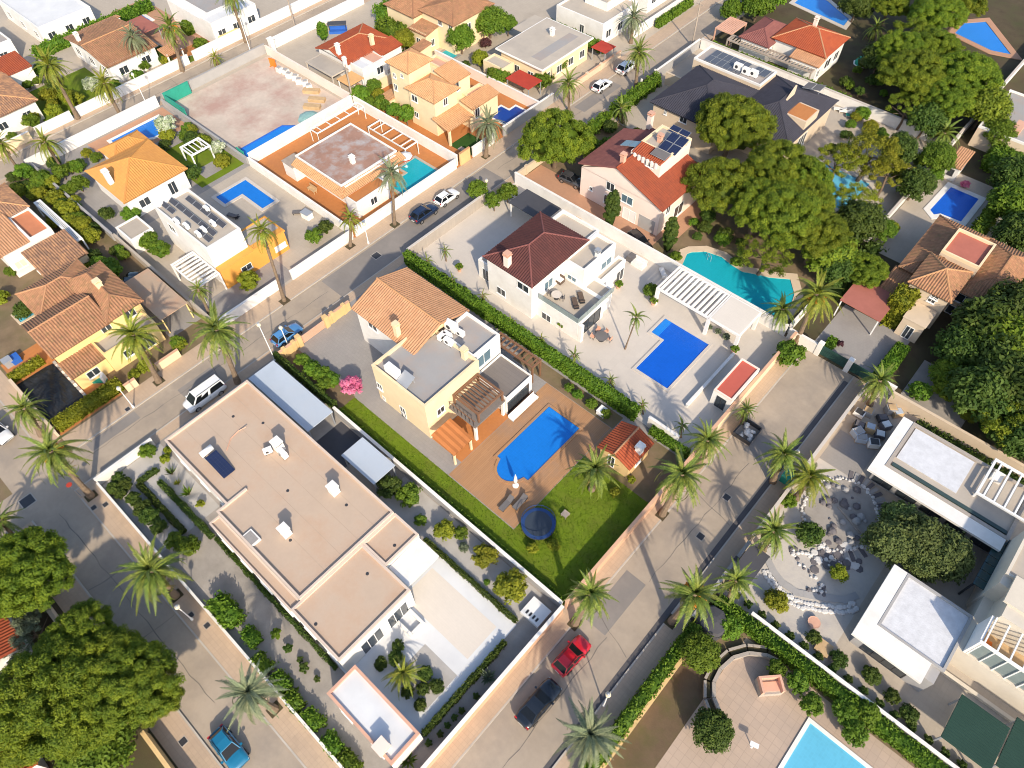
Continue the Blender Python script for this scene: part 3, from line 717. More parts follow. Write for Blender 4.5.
def canopy(r, z, label, mat, th=.12, posts=True, name='carport', cat='carport', tilt=0., postmat=None, zb=Z0, ribs=0):
    x0, y0, x1, y1 = r; t = thing(name, ((x0+x1)/2, (y0+y1)/2, zb), label, cat); m = MB()
    m.add([(x0,y0,z),(x1,y0,z+tilt),(x1,y1,z+tilt),(x0,y1,z),(x0,y0,z+th),(x1,y0,z+tilt+th),(x1,y1,z+tilt+th),(x0,y1,z+th)], [(3,2,1,0),(4,5,6,7),(0,1,5,4),(1,2,6,5),(2,3,7,6),(3,0,4,7)])
    rf = m.build('canopy_roof', mat, t)
    for i in range(ribs):
        y = y0+(y1-y0)*(i+.5)/ribs; m = MB(); m.bar((x0+.02, y, z+th+.02), (x1-.02, y, z+tilt+th+.02), .05, .05); m.build('seam', mat, rf)
    if posts:
        for p in ((x0+.2, y0+.2), (x1-.2, y0+.2), (x1-.2, y1-.2), (x0+.2, y1-.2)):
            m = MB(); m.box(p[0]-.07, p[1]-.07, zb-.05, p[0]+.07, p[1]+.07, z+(tilt if p[0] > (x0+x1)/2 else 0)+.01); m.build('post', postmat or GMETAL, t)
    return t
def offset(pts, d):
    n = len(pts); A = sum(pts[i][0]*pts[(i+1)%n][1]-pts[(i+1)%n][0]*pts[i][1] for i in range(n)); sg = 1 if A > 0 else -1; out = []
    for i in range(n):
        p0, p1, p2 = Vector(pts[i-1][:2]), Vector(pts[i][:2]), Vector(pts[(i+1) % n][:2]); e, f = (p1-p0).normalized(), (p2-p1).normalized()
        n1, n2 = Vector((e.y, -e.x))*sg, Vector((f.y, -f.x))*sg; b = n1+n2; b = b/max(.4, b.dot(b))*2 if b.length > .1 else n1
        out.append(tuple(p1+b*d))
    return out
def pool(pts, label, tile, wat, cop=None, cw=.45, z=Z0, steps=(), ladder=None, name='swimming_pool'):
    pts = [tuple(p[:2]) for p in pts]; n = len(pts); c = (sum(p[0] for p in pts)/n, sum(p[1] for p in pts)/n)
    t = thing(name, (*c, z), label, 'pool'); out = offset(pts, cw); m = MB(); zt = z+.10
    A = sum(pts[i][0]*pts[(i+1)%n][1]-pts[(i+1)%n][0]*pts[i][1] for i in range(n))
    for i in range(n):
        a, b, c2, d = pts[i], pts[(i+1) % n], out[(i+1) % n], out[i]
        m.quad((*a, zt), (*d, zt), (*c2, zt), (*b, zt)); m.quad((*d, zt), (*d, z-.04), (*c2, z-.04), (*c2, zt)); m.quad((*a, z-.04), (*a, zt), (*b, zt), (*b, z-.04))
    m.build('coping', cop or STONE, t)
    m = MB(); m.add([(*p, z+.02) for p in pts], [tuple(range(n)) if A > 0 else tuple(range(n))[::-1]]); m.build('basin_floor', tile, t)
    m = MB(); m.add([(*p, z+.07) for p in pts], [tuple(range(n)) if A > 0 else tuple(range(n))[::-1]]); m.build('water', wat, t)
    for q in steps: m = MB(); m.box(q[0], q[1], z+.022, q[2], q[3], z+.05); m.build('step', P_SKY, t)
    if ladder:
        x, y, dx, dy = ladder; m = MB()
        for k in (-.25, .25):
            ox, oy = (k, 0) if dy else (0, k)
            m.tube([(x+ox-dx*.5, y+oy-dy*.5, z+.05), (x+ox-dx*.3, y+oy-dy*.3, z+.75), (x+ox+dx*.2, y+oy+dy*.2, z+.75), (x+ox+dx*.35, y+oy+dy*.35, z+.04)], .03, 5)
        m.build('ladder', GMETAL, t)
    return t
def R4(r): x0, y0, x1, y1 = r; return [(x0, y0), (x1, y0), (x1, y1), (x0, y1)]
def arc(cx, cy, r, a0, a1, n=10, ry=None): return [(cx+r*math.cos(rad(a0+(a1-a0)*i/n)), cy+(ry or r)*math.sin(rad(a0+(a1-a0)*i/n))) for i in range(n+1)]
# ---------------------------------------------------------------- cars
def paint(name, col, rough=.25): 
    if name in MATS: return MATS[name]
    return M(name, col, rough, .03, .5, 5, 0, .5, 0., coat=.8)
LIGHTM = M('headlight_lens', (.75,.76,.78), .1, .03, 1, 5, 0, .7); TAILM = M('tail_light_lens', (.45,.02,.02), .15, .05, 1, 5, 0, .7); RIM = M('alloy_rim', (.45,.45,.46), .3, .05, 1, 5, 0, .5, .8)
PLATE = M('number_plate', (.78,.78,.74), .5, .03); TRIM = M('black_trim', (.02,.02,.022), .5, .1)
CARK = dict(
  hatch=dict(L=4.0, W=1.74, H=1.48, prof=[(-2.0,.45,.72),(-1.92,.28,.88),(-1.3,.20,.95),(.55,.20,.93),(1.25,.22,.90),(1.75,.25,.78),(1.95,.32,.66),(2.0,.42,.56)], cab=(-1.82,-1.35,.10,.88)),
  suv=dict(L=4.4, W=1.84, H=1.64, prof=[(-2.2,.50,.82),(-2.12,.32,1.0),(-1.4,.24,1.06),(.65,.24,1.04),(1.45,.26,1.0),(1.95,.30,.88),(2.15,.36,.74),(2.2,.46,.62)], cab=(-2.02,-1.55,.15,1.0)),
  sedan=dict(L=4.7, W=1.82, H=1.46, prof=[(-2.35,.45,.74),(-2.25,.28,.92),(-1.6,.20,.97),(.55,.20,.92),(1.5,.22,.88),(2.05,.25,.78),(2.28,.32,.66),(2.35,.42,.56)], cab=(-1.75,-.95,.05,.98)),
  van=dict(L=5.0, W=1.9, H=1.98, prof=[(-2.5,.45,1.0),(-2.46,.28,1.12),(-1.4,.22,1.12),(1.2,.22,1.12),(1.75,.24,1.05),(2.2,.28,.94),(2.44,.34,.78),(2.5,.44,.62)], cab=(-2.44,-2.3,1.05,1.85)))
def car(xy, yaw, kind, mat, label, z=.004, group=None, name='parked_car', cat='car'):
    K = CARK[kind]; t = thing(name, (xy[0], xy[1], z), label, cat, group); t.rotation_euler = (0, 0, yaw)
    W = K['W']/2; Hh = K['H']; O = (0, 0, 0)
    def mk(m, nm, mt, par=t, sm=False): return m.build(nm, mt, par, sm, off=O)
    m = MB(); n = 0; V = []; prof = K['prof']
    P = []
    for a, b in zip(prof, prof[1:]):
        for k in range(3): P.append(tuple(a[j]+(b[j]-a[j])*k/3 for j in range(3)))
    P.append(prof[-1])
    L = K['L']
    for x, lo, hi in P:
        w = W*(1-.16*(abs(x)/(L/2))**5); s = [(-w*.90, lo), (-w, lo+(hi-lo)*.35), (-w*.985, lo+(hi-lo)*.75), (-w*.90, hi-.02), (-w*.5, hi+.02), (0, hi+.03), (w*.5, hi+.02), (w*.90, hi-.02), (w*.985, lo+(hi-lo)*.75), (w, lo+(hi-lo)*.35), (w*.90, lo)]
        V += [(x, y, zz) for y, zz in s]
    q = 11; F = []
    for i in range(len(P)-1):
        F += [(i*q+k, i*q+(k+1) % q, (i+1)*q+(k+1) % q, (i+1)*q+k) for k in range(q)]
    F += [tuple(range(q)), tuple(range((len(P)-1)*q, len(P)*q))[::-1]]
    m.add(V, F); body = mk(m, 'body', mat, t, True)
    c0, c1, c2, c3 = K['cab']; zb = [p for p in P if p[0] >= c0][0][2]-.03; zt = Hh; wb, wt = W*.88, W*.70
    B = [(c0, zb, wb), (c3, zb, wb)]; Tt = [(c1, zt-.06, wt), ((c1+c2)/2, zt, wt), (c2, zt-.05, wt)]
    m = MB(); ring = lambda x, zz, w: [(x, -w, zz), (x, w, zz)]
    a = ring(c0, zb, wb)+ring(c3, zb, wb)+ring(c1, zt-.06, wt)+ring((c1+c2)/2, zt, wt*1.02)+ring(c2, zt-.05, wt)
    m.add(a, [(0, 1, 5, 4), (4, 5, 7, 6), (6, 7, 9, 8), (8, 9, 3, 2), (0, 4, 6, 8, 2), (1, 3, 9, 7, 5)]); mk(m, 'cabin', mat)
    def pane(nm, p, mt=CARGLASS, ins=.12, e=.012):
        p = [Vector(x) for x in p]; c = sum(p, Vector())/len(p); nn = (p[1]-p[0]).cross(p[2]-p[0]).normalized()
        if nn.dot(c-Vector((0, 0, zb))) < 0: nn = -nn
        p = [x+(c-x)*ins+nn*e for x in p]; m = MB(); m.add(p+[x-nn*.03 for x in p], [tuple(range(len(p))), tuple(range(len(p), 2*len(p)))[::-1]]+[(i, (i+1) % len(p), (i+1) % len(p)+len(p), i+len(p)) for i in range(len(p))]); return mk(m, nm, mt)
    V = [Vector(x) for x in a]
    pane('windscreen', [V[2], V[3], V[9], V[8]]); pane('rear_window', [V[0], V[1], V[5], V[4]])
    for sgn, (b0, b1, t0, t1, t2) in ((-1, (0, 2, 4, 6, 8)), (1, (1, 3, 5, 7, 9))):
        mb_, mt_ = (V[b0]+V[b1])/2, (V[t0]+V[t2])/2
        pane('side_window', [V[b0], mb_, mt_, V[t0]], ins=.16); pane('side_window', [mb_, V[b1], V[t2], mt_], ins=.16)
    if kind in ('hatch', 'suv', 'van'):
        for y in (-wt*.9, wt*.9): m = MB(); m.bar((c1+.1, y, zt+.02), (c2-.1, y, zt+.02), .04); mk(m, 'roof_rail', TRIM)
    for sx, xx in ((1, L*.315), (-1, -L*.30)):
        for sy in (-1, 1):
            m = MB(); rr = .33 if kind != 'van' else .35; y0 = sy*(W-.20); V = []
            for yy, ra in ((0, rr), (.21, rr), (.215, rr*.68), (0, rr*.6)): V += [(xx+ra*math.cos(k*math.pi/8), y0+sy*yy, rr+ra*math.sin(k*math.pi/8)) for k in range(16)]
            m.add(V, [(j*16+k, j*16+(k+1) % 16, (j+1)*16+(k+1) % 16, (j+1)*16+k) for j in range(2) for k in range(16)]+[tuple(range(16))]); wl = mk(m, 'wheel', RUBBER)
            m = MB(); V = [(xx+rr*.66*math.cos(k*math.pi/6), y0+sy*.20, rr+rr*.66*math.sin(k*math.pi/6)) for k in range(12)]+[(xx, y0+sy*.18, rr)]
            m.add(V, [(k, (k+1) % 12, 12) for k in range(12)]); mk(m, 'rim', RIM, wl)
    f = L/2
    for sy in (-1, 1):
        zf = prof[-2][2]-.05; m = MB(); m.obox((f-.20, sy*W*.66, zf-.10), (.13, -sy*.03, .0), (.0, .17, 0), (0, 0, .15)); mk(m, 'headlight', LIGHTM)
        zr = prof[1][2]-.18; m = MB(); m.obox((-f+.10, sy*W*.74, zr), (.06, 0, 0), (0, .13, 0), (0, 0, .20)); mk(m, 'tail_light', TAILM)
        m = MB(); m.obox((c3-.25, sy*(W+.08), zb-.02), (.09, 0, 0), (0, .10, 0), (0, 0, .13)); mk(m, 'mirror', mat)
        m = MB(); m.obox((-.25, sy*(W+.008), zb-.18), (.09, 0, 0), (0, .02, 0), (0, 0, .03)); mk(m, 'door_handle', TRIM)
    m = MB(); m.obox((f-.04, 0, .42), (.03, 0, 0), (0, .26, 0), (0, 0, .11)); mk(m, 'number_plate', PLATE)
    m = MB(); m.obox((-f+.02, 0, .55), (.03, 0, 0), (0, .26, 0), (0, 0, .11)); mk(m, 'number_plate', PLATE)
    m = MB(); m.obox((f-.07, 0, .52), (.035, 0, 0), (0, .45, 0), (0, 0, .10)); mk(m, 'grille', TRIM)
    return t
def car_at(s, yaw, *a, **k): return car(S(s, .7), yaw, *a, **k)
# ---------------------------------------------------------------- street and garden furniture
def lamp_post(b, hd, label, z=Z0, globe=True, arm=0.):
    p = S(b, z); h = max(2.5, above(p, hd)); t = thing('street_lamp', p, label, 'street lamp', 'street lamps')
    m = MB(); m.lathe(p-Vector((0, 0, .05)), [(.14, 0), (.14, .3), (.07, .5), (.05, h-.3-z), (.05, h-.2-z)], 8); m.build('pole', WMETAL, t)
    m = MB(); m.lathe((p.x, p.y, h-.45), [(.06, 0), (.2, .12), (.26, .3), (.2, .48), (.06, .56)], 10); m.build('lamp_globe', LAMPGLASS, t)
    m = MB(); m.lathe((p.x, p.y, h+.1), [(.16, 0), (.12, .06), (.03, .1)], 10); m.build('lamp_cap', GMETAL, t); return t
def box_thing(name, p, size, label, cat, mat, parts=(), yaw=0., group=None):
    """thing made of named boxes: parts = (name, x0,y0,z0,x1,y1,z1, mat) in its own frame"""
    t = thing(name, p, label, cat, group); t.rotation_euler = (0, 0, yaw)
    for nm, x0, y0, z0, x1, y1, z1, mt in parts:
        m = MB(); m.box(x0, y0, z0, x1, y1, z1); m.build(nm, mt, t, off=(0, 0, 0))
    return t
def ac_unit(p, label, s=1., yaw=0., group='air conditioners'):
    t = box_thing('air_conditioner', p, None, label, 'air conditioner', None, [('casing', -.5*s, -.25*s, .08, .5*s, .25*s, .8*s, WMETAL), ('foot', -.4*s, -.28*s, -.02, -.3*s, .28*s, .08, DMETAL), ('foot', .3*s, -.28*s, -.02, .4*s, .28*s, .08, DMETAL)], yaw, group)
    m = MB(); m.add([(-.12*s+.2*s*math.cos(k*math.pi/8), -.25*s-.012, .45*s+.2*s*math.sin(k*math.pi/8)) for k in range(16)], [tuple(range(16))]); m.build('fan_grille', DMETAL, t, off=(0, 0, 0)); return t
def roof_vent(p, label, w=.7, h=1.0, group=None):
    return box_thing('roof_vent', p, None, label, 'vent', None, [('shaft', -w/2, -w/2, -.03, w/2, w/2, h*.7, WHITE), ('louvre', -w/2+.05, -w/2+.05, h*.7, w/2-.05, w/2-.05, h*.85, DMETAL), ('cap', -w/2-.06, -w/2-.06, h*.85, w/2+.06, w/2+.06, h, WHITE)], 0, group)
def solar(p, nx, ny, label, pw=1.0, ph=1.65, tilt=(0, 0), rotz=0., z=None, mat=None, frame=None):
    """array of separate panels; tilt = rise per metre along x and y"""
    t = thing('solar_array', p, label, 'solar panels'); t.rotation_euler = (0, 0, rotz)
    for i in range(nx):
        for j in range(ny):
            x0, y0 = (i-nx/2)*pw, (j-ny/2)*ph; x1, y1 = x0+pw-.06, y0+ph-.06; zf = lambda x, y: .12+x*tilt[0]+y*tilt[1]+abs(tilt[0])*nx*pw/2+abs(tilt[1])*ny*ph/2
            c = [(x0, y0), (x1, y0), (x1, y1), (x0, y1)]; m = MB(); m.add([(*q, zf(*q)-.04) for q in c]+[(*q, zf(*q)) for q in c], [(3,2,1,0),(4,5,6,7),(0,1,5,4),(1,2,6,5),(2,3,7,6),(3,0,4,7)]); o = m.build('panel', frame or GMETAL, t, off=(0, 0, 0))
            e = .03; c = [(x0+e, y0+e), (x1-e, y0+e), (x1-e, y1-e), (x0+e, y1-e)]; m = MB(); m.add([(*q, zf(*q)+.005) for q in c], [(0, 1, 2, 3)]); m.build('cells', mat or PANEL, o, off=(0, 0, 0))
    m = MB()
    for sx in (-nx/2*pw+.15, nx/2*pw-.2):
        for sy in (-ny/2*ph+.15, ny/2*ph-.2): m.box(sx-.03, sy-.03, -.02, sx+.03, sy+.03, max(.06, .1+sx*tilt[0]+sy*tilt[1]+abs(tilt[0])*nx*pw/2+abs(tilt[1])*ny*ph/2-.03))
    m.build('mounting', GMETAL, t, off=(0, 0, 0)); return t
def lounger(p, yaw, label, mat=None, frame=None):
    t = thing('sun_lounger', p, label, 'sun lounger'); t.rotation_euler = (0, 0, yaw); mat = mat or GREYCLOTH; frame = frame or DMETAL
    for x in (-.8, .55):
        for y in (-.27, .27): m = MB(); m.box(x-.03, y-.03, -.01, x+.03, y+.03, .28); m.build('leg', frame, t, off=(0,0,0))
    m = MB(); m.box(-.95, -.33, .28, .95, .33, .32); m.build('frame', frame, t, off=(0,0,0))
    m = MB(); m.box(-.95, -.30, .322, .35, .30, .40); m.build('seat', mat, t, off=(0,0,0))
    m = MB(); m.add([(.36,-.3,.33),(.98,-.3,.66),(.98,.3,.66),(.36,.3,.33),(.34,-.3,.41),(.94,-.3,.74),(.94,.3,.74),(.34,.3,.41)], [(3,2,1,0),(4,5,6,7),(0,1,5,4),(1,2,6,5),(2,3,7,6),(3,0,4,7)]); m.build('backrest', mat, t, off=(0,0,0)); return t
def round_table(p, r, label, mat):
    t = thing('table', p, label, 'table'); m = MB(); m.lathe((0,0,.70), [(r*.96, 0), (r, .02), (r, .05)], 16); m.build('table_top', mat, t, off=(0,0,0))
    m = MB(); m.lathe((0,0,-.01), [(r*.5, 0), (r*.45, .05), (.05, .09), (.05, .70)], 10); m.build('pedestal', DMETAL, t, off=(0,0,0)); return t
def chair(p, yaw, label, mat, group=None):
    return box_thing('chair', p, None, label, 'chair', None, [('seat', -.24,-.24,.42,.24,.24,.48,mat), ('backrest', -.24,-.24,.48,-.19,.24,.88,mat)]+[('leg', x-.02,y-.02,-.01,x+.02,y+.02,.42,DMETAL) for x in (-.21,.21) for y in (-.21,.21)], yaw, group)
def pot(p, label, r=.3, h=.5, mat=None, plant=L_GREEN, pr=.5):
    t = thing('potted_plant', p, label, 'potted plant'); m = MB(); m.lathe((0,0,-.01), [(r*.7,0),(r,h*.8),(r*1.1,h*.82),(r*1.1,h),(r*.9,h),(r*.85,h*.9)], 10); m.build('pot', mat or RIMPINK, t, off=(0,0,0))
    c = link('foliage', crown('shrub', 1, plant), t); c.location = (0,0,h+pr*.55); c.scale = (pr/.6,)*3; return t
# ---------------------------------------------------------------- ground, streets, plots
m = MB(); m.box(-1500, -1500, -1., 1500, 1500, -.03); structure(m, 'ground', SOIL)
for nm, r, mt in (('road', (-64, -200, -59.3, 260), ASPH), ('road', (-121.4, -200, -116.8, 260), ASPH), ('road', (-10.4, -10.4, -4.2, 63.3), ASPH),
                  ('road', (-59.3, -10.4, 60, -5.8), ASPH), ('road', (-116.8, -10.4, -64, -5.8), ASPH)):
    sheet(r, 0., nm, mt)
def pavement(r, kerb):
    x0, y0, x1, y1 = r; k = .16; a = [x0, y0, x1, y1]
    kb = dict(E=(x1-k, y0, x1, y1), W=(x0, y0, x0+k, y1), N=(x0, y1-k, x1, y1), S=(x0, y0, x1, y0+k))[kerb]
    b = dict(E=(x0, y0, x1-k, y1), W=(x0+k, y0, x1, y1), N=(x0, y0, x1, y1-k), S=(x0, y0+k, x1, y1))[kerb]
    o = sheet(b, Z0, 'pavement', SIDE); sheet(kb, Z0+.01, 'kerb', KERB)
pavement((-66.6, -3.4, -64, 250), 'E'); pavement((-59.3, -5.8, -57.85, 250), 'W'); pavement((-57.85, -5.8, -12, -3.6), 'S')
pavement((-59.3, -13., 10, -10.4), 'N'); pavement((-122.7, -60, -121.4, 250), 'E'); pavement((-116.8, -3.4, -115.4, 250), 'W')
pavement((-12., -5.8, -10.4, 63.2), 'E'); pavement((-4.2, -5.8, -2.4, 63.2), 'W'); pavement((-66.6, -40, -64, -12.6), 'E'); pavement((-115.4, -5.8, -66.6, -3.6), 'S')
PLOTS = [((-57.85, -3.6, -12, 19.2), GRAVEL), ((-57.85, 19.2, -12, 41.5), GREYP), ((-57.85, 41.5, -12, 63.3), STONE), ((-57.85, 63.3, -13.2, 85), SOIL), ((-57.85, 85, -13.2, 112.3), BEIGEP),
  ((-57.85, 112.3, -13.2, 260), DARKSOIL), ((-13.2, 63.3, 60, 260), DARKSOIL), ((-2.4, 30.4, 60, 63.3), BEIGEP), ((-2.4, -5.8, 60, 30.4), SOIL),
  ((-91, -3.6, -66.6, 17.5), SOIL), ((-91, 17.5, -66.6, 39.9), BEIGEP), ((-91, 39.9, -66.6, 60.6), TERRA), ((-91, 60.6, -66.6, 79), TERRA), ((-91, 79, -66.6, 101), BEIGEP), ((-91, 101, -66.6, 260), BEIGEP),
  ((-115.4, -3.6, -91, 17.5), SOIL), ((-115.4, 17.5, -91, 39.9), GREYP), ((-115.4, 39.9, -91, 60.6), BEIGEP), ((-115.4, 60.6, -91, 79), BEIGEP), ((-115.4, 79, -91, 260), BEIGEP),
  ((-500, -60, -122.7, 260), BEIGEP), ((-59.3, -80, -14, -13), DARKSOIL), ((-14, -80, 60, -13), DARKSOIL)]
for r, mt in PLOTS: sheet(r, Z0-.006, 'plot_ground', mt)
S1, S2 = Z0, Z0+.005
for r, mt, nm, z in (
  ((-57.6, -3.4, -46, 3.6), WGRAVEL, 'garden_bed', S1), ((-27, 1.5, -14.4, 15.2), WPAVE, 'terrace', S1), ((-24.4, 9.85, -15.7, 13.8), BEIGEDECK, 'terrace', S2), ((-46, -3.4, -22.5, 1.4), GRAVEL, 'garden_bed', S1),
  ((-22.4, -3.4, -13, -1.), GRAVEL, 'garden_bed', S1), ((-13.8, 2.6, -12.2, 19), GRAVEL, 'garden_bed', S1), ((-34, 15.4, -14.4, 19), WGRAVEL, 'garden_bed', S1), ((-44.6, 15, -39.6, 19), DGREY, 'courtyard', S1),
  ((-46, 19.4, -12.3, 22.2), LAWN, 'lawn', S1), ((-21.1, 22.2, -12.3, 33.8), LAWN, 'lawn', S1), ((-18.5, 33.8, -12.3, 40.5), SOIL, 'garden_bed', S1), ((-57, 19.5, -46, 22.3), SOIL, 'garden_bed', S1),
  ((-30.6, 22.3, -21.15, 38.6), DECK, 'deck', S1), ((-35.2, 24.3, -30.65, 36.6), TERRA, 'terrace', S1), ((-36, 38.65, -20.9, 40.6), SOIL, 'garden_bed', S1), ((-21.1, 33.82, -18.55, 38.6), DECK, 'deck', S1),
  ((-57.6, 63.5, -34.8, 69), PINKP, 'driveway', S1), ((-49, 69.05, -33, 80), PINKP, 'terrace', S1),
  ((-10.2, 64.2, -1.5, 73), GREYP, 'driveway', S1), ((-13, 84.5, 3, 108), BEIGEP, 'terrace', S1), ((1, 64, 8, 71), GRAVEL, 'driveway', S1),
  ((8.9, 30.8, 40, 45.5), BEIGEP, 'terrace', S1), ((-1.9, 30.8, 8.8, 50.5), M('pale_sand', (.52,.48,.43), .95, .16, .5, 6, .6, stain=(.36,.34,.33), stain_amt=.8, stain_scale=.5), 'garden_bed', S1), ((-1.9, 50.55, 2.4, 55.4), GREYP, 'courtyard', S1),
  ((2.3, 5, 40, 28.6), PATIO, 'patio', S1),
  ((-72, 17.8, -67, 30), GREYP, 'driveway', S1), ((-88.8, 28.5, -72, 39.5), BEIGEP, 'terrace', S1), ((-82, -3.3, -66.9, 4.5), TERRA, 'terrace', S1), ((-81, 12.9, -70, 17.2), GREYP, 'driveway', S1),
  ((-114.2, 40.4, -92.2, 60.2), COURTF, 'sports_court', S1), ((-114.8, 26, -107, 39.4), PINKP, 'terrace', S1), ((-104, 32, -92, 39.5), LAWN, 'lawn', S1),
  ((-71.5, 63.4, -67.2, 67.6), DGRASS, 'lawn', S1), ((-115, 60.8, -105, 76), BEIGEP, 'terrace', S1), ((-97.5, 76.5, -93.5, 79), DGRASS, 'lawn', S1),
  ((-150, 50, -128, 57), PINKP, 'terrace', S1), ((-136, 24.5, -124, 37), LAWN, 'lawn', S1), ((-124.8, 48, -123, 55), LAWN, 'lawn', S1), ((-128, 48.5, -125, 60), TERRA, 'terrace', S1)):
    sheet(r, z, nm, mt)
for r in ((-63.7, 31.6, -59.4, 63.), (-63.4, 84, -61.2, 94), (-62.6, 9, -61, 13.5), (-63.8, -2, -62.4, 4), (-9.9, 20, -7.6, 26.5), (-8.6, 46, -5.2, 49)): sheet(r, .004, 'shade_and_repair_patch', M('shade_and_repair_asphalt', (.25,.225,.205), .9, .14, .2, 2.5, .4, stain=(.18,.17,.165), stain_amt=.6))  # longest sheet paints the gabled villa's cast shadow; the rest are darker asphalt
grass([(-46, 19.4, -12.3, 22.2), (-21.1, 22.2, -12.3, 33.8)], 'short green lawn grass beside the timber pool deck', GRASSL, 45, hh=.07)
# ---------------------------------------------------------------- garden and boundary walls
W_ = wall
W_((-57.85, -3.6), (-57.85, 3.2), 1.3, WHITE, 'low white wall in front of the topiary garden', cap=WHITE)
W_((-57.6, -3.6), (-12.2, -3.6), .9, WHITE, 'long low white wall along the lower left street', th=.14)
W_((-45.8, 19.25), (-12.3, 19.25), 1.5, GREYW, 'grey wall between flat roofed villa and lawn', cap=WHITE)
W_((-12.0, -3.6), (-12.0, 19.0), 1.8, PINKWALL, 'pale salmon wall beside the red and black cars', cap=WHITE)
W_((-12.0, 19.5), (-12.0, 41.2), 1.9, PINKWALL, 'salmon wall at the end of the trampoline lawn')
W_((-12.2, 41.6), (-12.2, 63.1), 1.9, CREAM, 'cream wall beside the small red roofed pool house', cap=PINKWALL)
W_((-18.3, 41.55), (-14.4, 41.55), 1.9, WHITE, 'short white wall behind the red roofed garden house')
W_((-56.9, 27.2), (-56.9, 30.9), 1.6, OCHREWALL, 'ochre wall and piers in front of orange gabled villa', cap=PINKWALL, piers=2)
W_((-56.9, 20.), (-56.9, 22.8), 1.5, OCHREWALL, 'short ochre wall beside the blue parked car', cap=PINKWALL, piers=2)
W_((-57.9, 42), (-57.9, 57), 1.9, STONEW, 'stone wall in front of the white villa courtyard', cap=STONE)
W_((-57.7, 63.3), (-13.4, 63.3), 2.0, WHITE, 'long white wall between pink house and white villa')
W_((-57.9, 64), (-57.9, 72), 1.4, SAND, 'sand coloured wall under the round street pine', piers=2)
W_((-57.9, 99), (-57.9, 112), 1.8, GREYW, 'grey street wall of the charcoal roofed villa', cap=WHITE)
W_((-57.7, 112.3), (-14, 112.3), 1.9, WHITE, 'white wall between charcoal villa and red roofed house', cap=STONE)
W_((-13.2, 85.5), (-13.2, 160), 1.7, WHITE, 'long white wall through the dark trees, upper right', cap=STONE)
W_((-9.2, 63.4), (-13.1, 63.4), 1.6, WHITE, 'white wall stub left of the green gate')
W_((-1.2, 63.5), (.3, 63.5), 1.6, WHITE, 'white gate pier wall right of the green gate')
W_((-13.3, 64), (-13.3, 72), 1.6, WHITE, 'white wall between teal pool and gated driveway')
W_((.3, 62.6), (45, 62.6), 1.7, SAND, 'sand wall behind the modern villa with white roof', cap=SAND)
W_((-2.4, 37), (-2.4, 62.5), 1.7, SAND, 'sand wall of rock garden facing the dead end', cap=STONE)
W_((1.5, 30.3), (45, 30.3), 1.5, WHITE, 'long thin white wall beside the clipped bottom hedge')
W_((-66.7, 5.0), (-66.7, 6.4), 1.3, CREAM, 'cream gate wall with white letter box panel', cap=PINKWALL)
W_((-66.7, 9.2), (-66.7, 12.2), 1.3, CREAM, 'cream wall and white door panel by yellow house', cap=PINKWALL)
W_((-66.7, 18), (-66.7, 27.3), 1.6, WHITE, 'white street wall below the orange and white villa')
W_((-66.7, 29.2), (-66.7, 39.6), 1.6, WHITE, 'white street wall right of the orange wall gate')
W_((-90.8, 17.6), (-67, 17.6), 1.6, BEIGEP, 'boundary wall between yellow house and white modern villa')
W_((-90.8, 39.9), (-67, 39.9), 1.6, WHITE, 'white boundary wall above the L shaped pool')
W_((-91, 40.2), (-91, 60.4), 2.0, WHITE, 'tall white wall between court and peeling roof house')
W_((-66.7, 40.2), (-66.7, 60), 1.7, WHITE, 'white street wall beside the turquoise corner pool')
W_((-90.7, 60.6), (-67, 60.6), 1.9, WHITE, 'white wall between turquoise pool and peach tower house')
W_((-66.7, 63.6), (-66.7, 68.5), 1.8, WHITE, 'white street wall by the square green lawn')
W_((-66.7, 60.9), (-66.7, 63), 2.2, OCHREWALL, 'peach gate wall beside the corner pool', cap=T_PEACH)
W_((-66.7, 70.5), (-66.7, 82.5), 1.8, GREYW, 'grey wall beside the navy street pool', cap=WHITE)
W_((-90.7, 79.2), (-67, 79.2), 1.8, PINKW, 'pale wall between peach house and grey flat roof', cap=WHITE)
W_((-66.8, 86), (-66.8, 101), 1.1, SAND, 'sand wall behind the two white parked cars', cap=PINKWALL, piers=4)
W_((-68.6, 106), (-68.6, 128), 1.8, WHITE, 'white street wall at the top of the picture')
W_((-115.4, 17), (-115.4, 39.3), 1.9, WHITE, 'white wall of orange hipped house along upper street')
W_((-115.4, 40.3), (-115.4, 61), 1.7, GREYW, 'grey block wall between court and upper street')
W_((-115.4, 62.8), (-115.4, 84), 2.0, WHITE, 'white wall with steps beside red roofed bungalow')
W_((-91.2, 61), (-91.2, 78), 1.7, CREAM, 'cream wall behind the red roofed bungalow')
W_((-114.8, 60.8), (-91.5, 60.8), 1.7, PINKW, 'pinkish wall along the top side of the court')
W_((-115, 39.9), (-91.4, 39.9), 1.2, GREYW, 'low grey wall between hipped house and court')
W_((-115, 17.5), (-91.4, 17.5), 1.4, GREYW, 'grey garden wall below the bright orange hipped roof')
W_((-122.8, 12), (-122.8, 21), 1.5, CREAM, 'cream street wall at the left edge, upper street', cap=WHITE)
W_((-122.8, 22), (-122.8, 28), 1.6, WHITE, 'white wall with arched gate behind leaning palm')
W_((-122.8, 29), (-122.8, 50), 1.7, WHITE, 'white wall in front of the brown roofed bungalow')
W_((-122.8, 51), (-122.8, 84), 1.8, WHITE, 'tall white wall in front of white villa, top')
W_((-14, -13.3), (-32, -13.3), 1.5, OCHREWALL, 'ochre wall beside the lower left street')
W_((-34.3, -13.6), (-59, -13.6), 1.5, SAND, 'sand wall under the big left pine')
